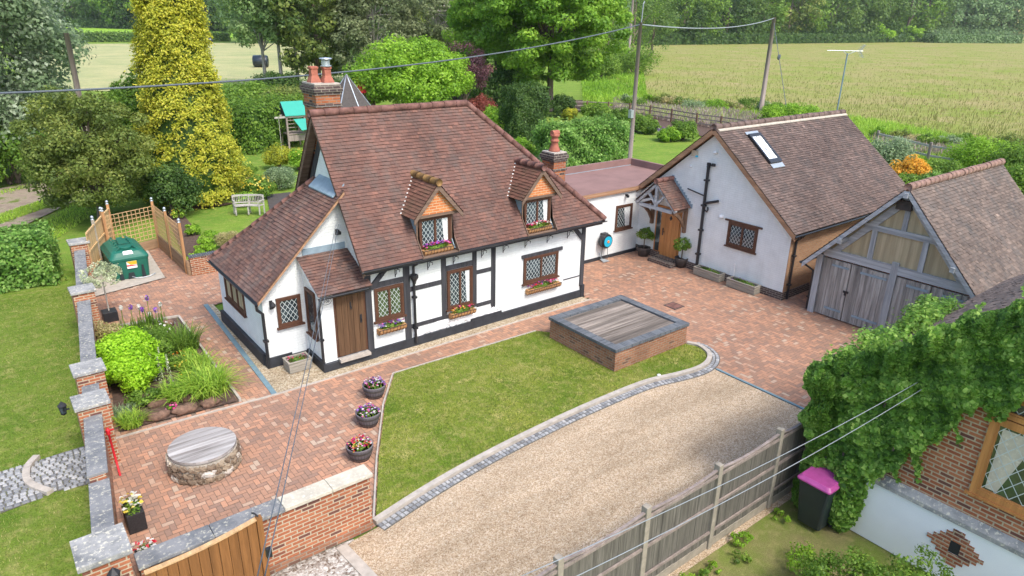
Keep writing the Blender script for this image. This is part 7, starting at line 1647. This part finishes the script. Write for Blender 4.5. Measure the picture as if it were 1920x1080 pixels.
tufts('lane_grass', [(0, 360), (150, 320), (165, 352), (190, 372), (180, 400), (100, 452), (0, 500), (0, 470), (110, 400), (150, 372), (110, 340), (60, 352), (0, 366)], 3000, .16, .012, 'leaf_blade', 'grass growing between and beside the lane ruts')
M['leaf_dry'] = m_leaf('leaf_dry', (0.14, 0.10, 0.08), (0.32, 0.24, 0.20), (0.50, 0.42, 0.38))
tufts('dry_border_plants', [(1150, 186), (1320, 205), (1450, 222), (1450, 252), (1330, 240), (1220, 222), (1150, 212)], 6000, .8, .05, 'leaf_dry', 'dry pinkish border plants along the post and rail fence')
tufts('dry_verge_plants', [(1630, 262), (1760, 275), (1925, 295), (1925, 330), (1760, 300), (1640, 280)], 2600, .9, .05, 'leaf_dry', 'dry brownish weeds in the verge behind the rail fence')
# shrubby middle ground
for x, y, w, h, m_, l in ((455, 205, 4.5, 2.4, 'mid', 'green scrub right of the golden conifer'), (560, 212, 4.5, 2.2, 'olive', 'green scrub behind the play house roof'), (520, 175, 3.0, 2.6, 'dark', 'dark scrub round the poplar stems'), (620, 205, 4, 3, 'dark', 'dark bushes behind the chimney'), (665, 150, 6, 4.5, 'dark', 'dark thicket beneath the grey willow'), (850, 185, 6, 5, 'dark', 'shaded thicket right of the bright spreading tree'), (930, 205, 5, 4.5, 'dark', 'shaded thicket behind the red-leaved shrub'), (1120, 150, 4, 5, 'mid', 'green bushes beside the slim distant pole'), (1190, 140, 5, 5, 'mid', 'bushes at the near corner of the pasture')):
    shrub('thicket', B(x, y), w, h, m_, l, .3, 60, 130)
hedge('field_hedge', P(60, 79)[:2], P(430, 77)[:2], 3, 2.6, 'far', 'low hedge between the hay field and the bright far field', .6, 14, lump=.5)
# the wood behind
kinds = [('far', 'dark'), ('mid', 'dark'), ('far', 'olive'), ('far', 'mid')]
rg = random.Random(77); ORD = ['leftmost tree'] + [w + ' tree from the left' for w in 'second third fourth fifth sixth seventh eighth ninth tenth eleventh twelfth thirteenth fourteenth fifteenth'.split()]
def wood(x0, x1, n, ybase, H, Rpx, mats, where, leaf=1.5, dmul=1.0, nc=55, per=60):
    for k in range(n):
        x = x0 + (x1 - x0) * (k + rg.uniform(.2, .8)) / n; yb_ = np.interp(x, [x0, x1], ybase); p = P(x, yb_); d = math.hypot(p[0], p[1]); R = Rpx / 1297 * d * rg.uniform(.85, 1.2); h = H / 1297 * d * rg.uniform(.85, 1.15)
        tree('woodland_tree', p, h, R, rg.choice(mats), '%s %s' % (ORD[k], where), leaf=leaf * d / 380, nclump=nc, per=per, trunk=.5 * d / 380 + .1, zc=h * .52, Rz=h * .5, rc=(.2, .34), lowcut=-.98, group='trees ' + where, nl=6)
wood(1195, 1745, 15, (84, 77), 105, 38, ['far', 'mid', 'dark', 'far', 'olive'], 'in the wood behind the pasture')
wood(1215, 1760, 12, (80, 74), 150, 40, ['far', 'dark'], 'in the back row of the pasture wood', nc=50, per=50)
wood(1735, 1915, 6, (77, 78), 82, 36, ['farlight'], 'in the pale willow group at the pasture corner', leaf=1.3)
wood(1700, 1960, 5, (60, 60), 55, 26, ['far'], 'far beyond the pasture corner', nc=30, per=40)
wood(1120, 1230, 3, (110, 105), 130, 40, ['far', 'mid'], 'behind the slim distant pole', leaf=1.0)
wood(-20, 470, 11, (46, 62), 80, 34, ['far', 'mid', 'far'], 'behind the bright far field', leaf=1.6)
wood(430, 1180, 15, (80, 92), 150, 46, ['far', 'dark', 'olive', 'dark'], 'in the wood behind the cottage', leaf=1.4, nc=60, per=60)
wood(560, 1140, 9, (112, 120), 120, 42, ['dark', 'far', 'olive'], 'in the nearer rank behind the cottage', leaf=1.3, nc=60, per=70)
wood(1560, 1760, 2, (79, 78), 24, 30, ['bright', 'mid'], 'low at the wood edge', leaf=1.2)
for a_, b_, l_, m_ in (((1190, 84), (1750, 78), 'scrub along the foot of the wood behind the pasture', 'dark'), ((1740, 80), (1905, 81), 'pale scrub at the foot of the pasture corner willows', 'farlight'), ((-20, 47), (450, 60), 'dark scrub along the wood above the far field', 'far')):
    hedge('wood_edge', P(*a_)[:2], P(*b_)[:2], 8, 5, m_, l_, 1.3, 3.2, lump=3.0)
# dead branch at the wood edge
p = P(1650, 78); t = thing('dead_tree', tuple(p), 'bare pale branches hanging against the pasture wood', 'tree'); c = p + np.array([-6, -4, 22.]); mb = MB(); mb.tube([p, p + np.array([-1, 0, 14]), c + np.array([0, 0, 3.])], [.6, .5, .35], 6); mb.tube([c + np.array([0, 0, 3.]), c + np.array([2, 0, -1]), c + np.array([-1, 0, -4]), c + np.array([-1, 0, -9])], [.4, .35, .25, .1], 5); mb.tube([c + np.array([2, 0, -1]), c + np.array([6, 0, -5])], [.3, .1], 5); mb.obj('branch', 'bark_pale', t)
KIND = ['sage', 'mid', 'bright', 'olive', 'straw', 'mid']
for k in range(15):
    x = 1178 + k * 21 + rg.uniform(-6, 6); y = 196 + (x - 1178) * .055 + rg.uniform(-3, 5); shrub('verge_bush', B(x, y), rg.uniform(1.0, 2.2), rg.uniform(.7, 1.4), KIND[k % 6], ORD[k].replace('tree', 'low scrubby bush') + ' on the verge between rail fence and pasture', .16, 24, 90, group='scrub bushes on the pasture verge')
for k in range(9):
    x = 1650 + k * 32 + rg.uniform(-8, 8); y = 268 + (x - 1650) * .1 + rg.uniform(-6, 8); shrub('verge_bush', B(x, y), rg.uniform(.8, 1.7), rg.uniform(.7, 1.3), KIND[(k + 2) % 6], ORD[k].replace('tree', 'wild bush') + ' on the verge behind the two-rail fence', .15, 24, 90, group='wild bushes behind the two-rail fence')
# haze
mb = MB(); mb.box(-2700, 2700, -2700, 2700, -1.5, 160); hz = mb.obj('haze', 'white_plastic'); hz['kind'] = 'stuff'; hz['label'] = 'thin summer haze over the fields'; hz['category'] = 'haze'
s = N('haze_air'); s.t.nodes.remove(s.b); v = s.n('VolumePrincipled'); v.inputs['Color'].default_value = (.85, .92, 1, 1); v.inputs['Density'].default_value = 0.00009; s.t.links.new(v.outputs[0], s.out.inputs['Volume']); hz.data.materials.clear(); hz.data.materials.append(s.m)
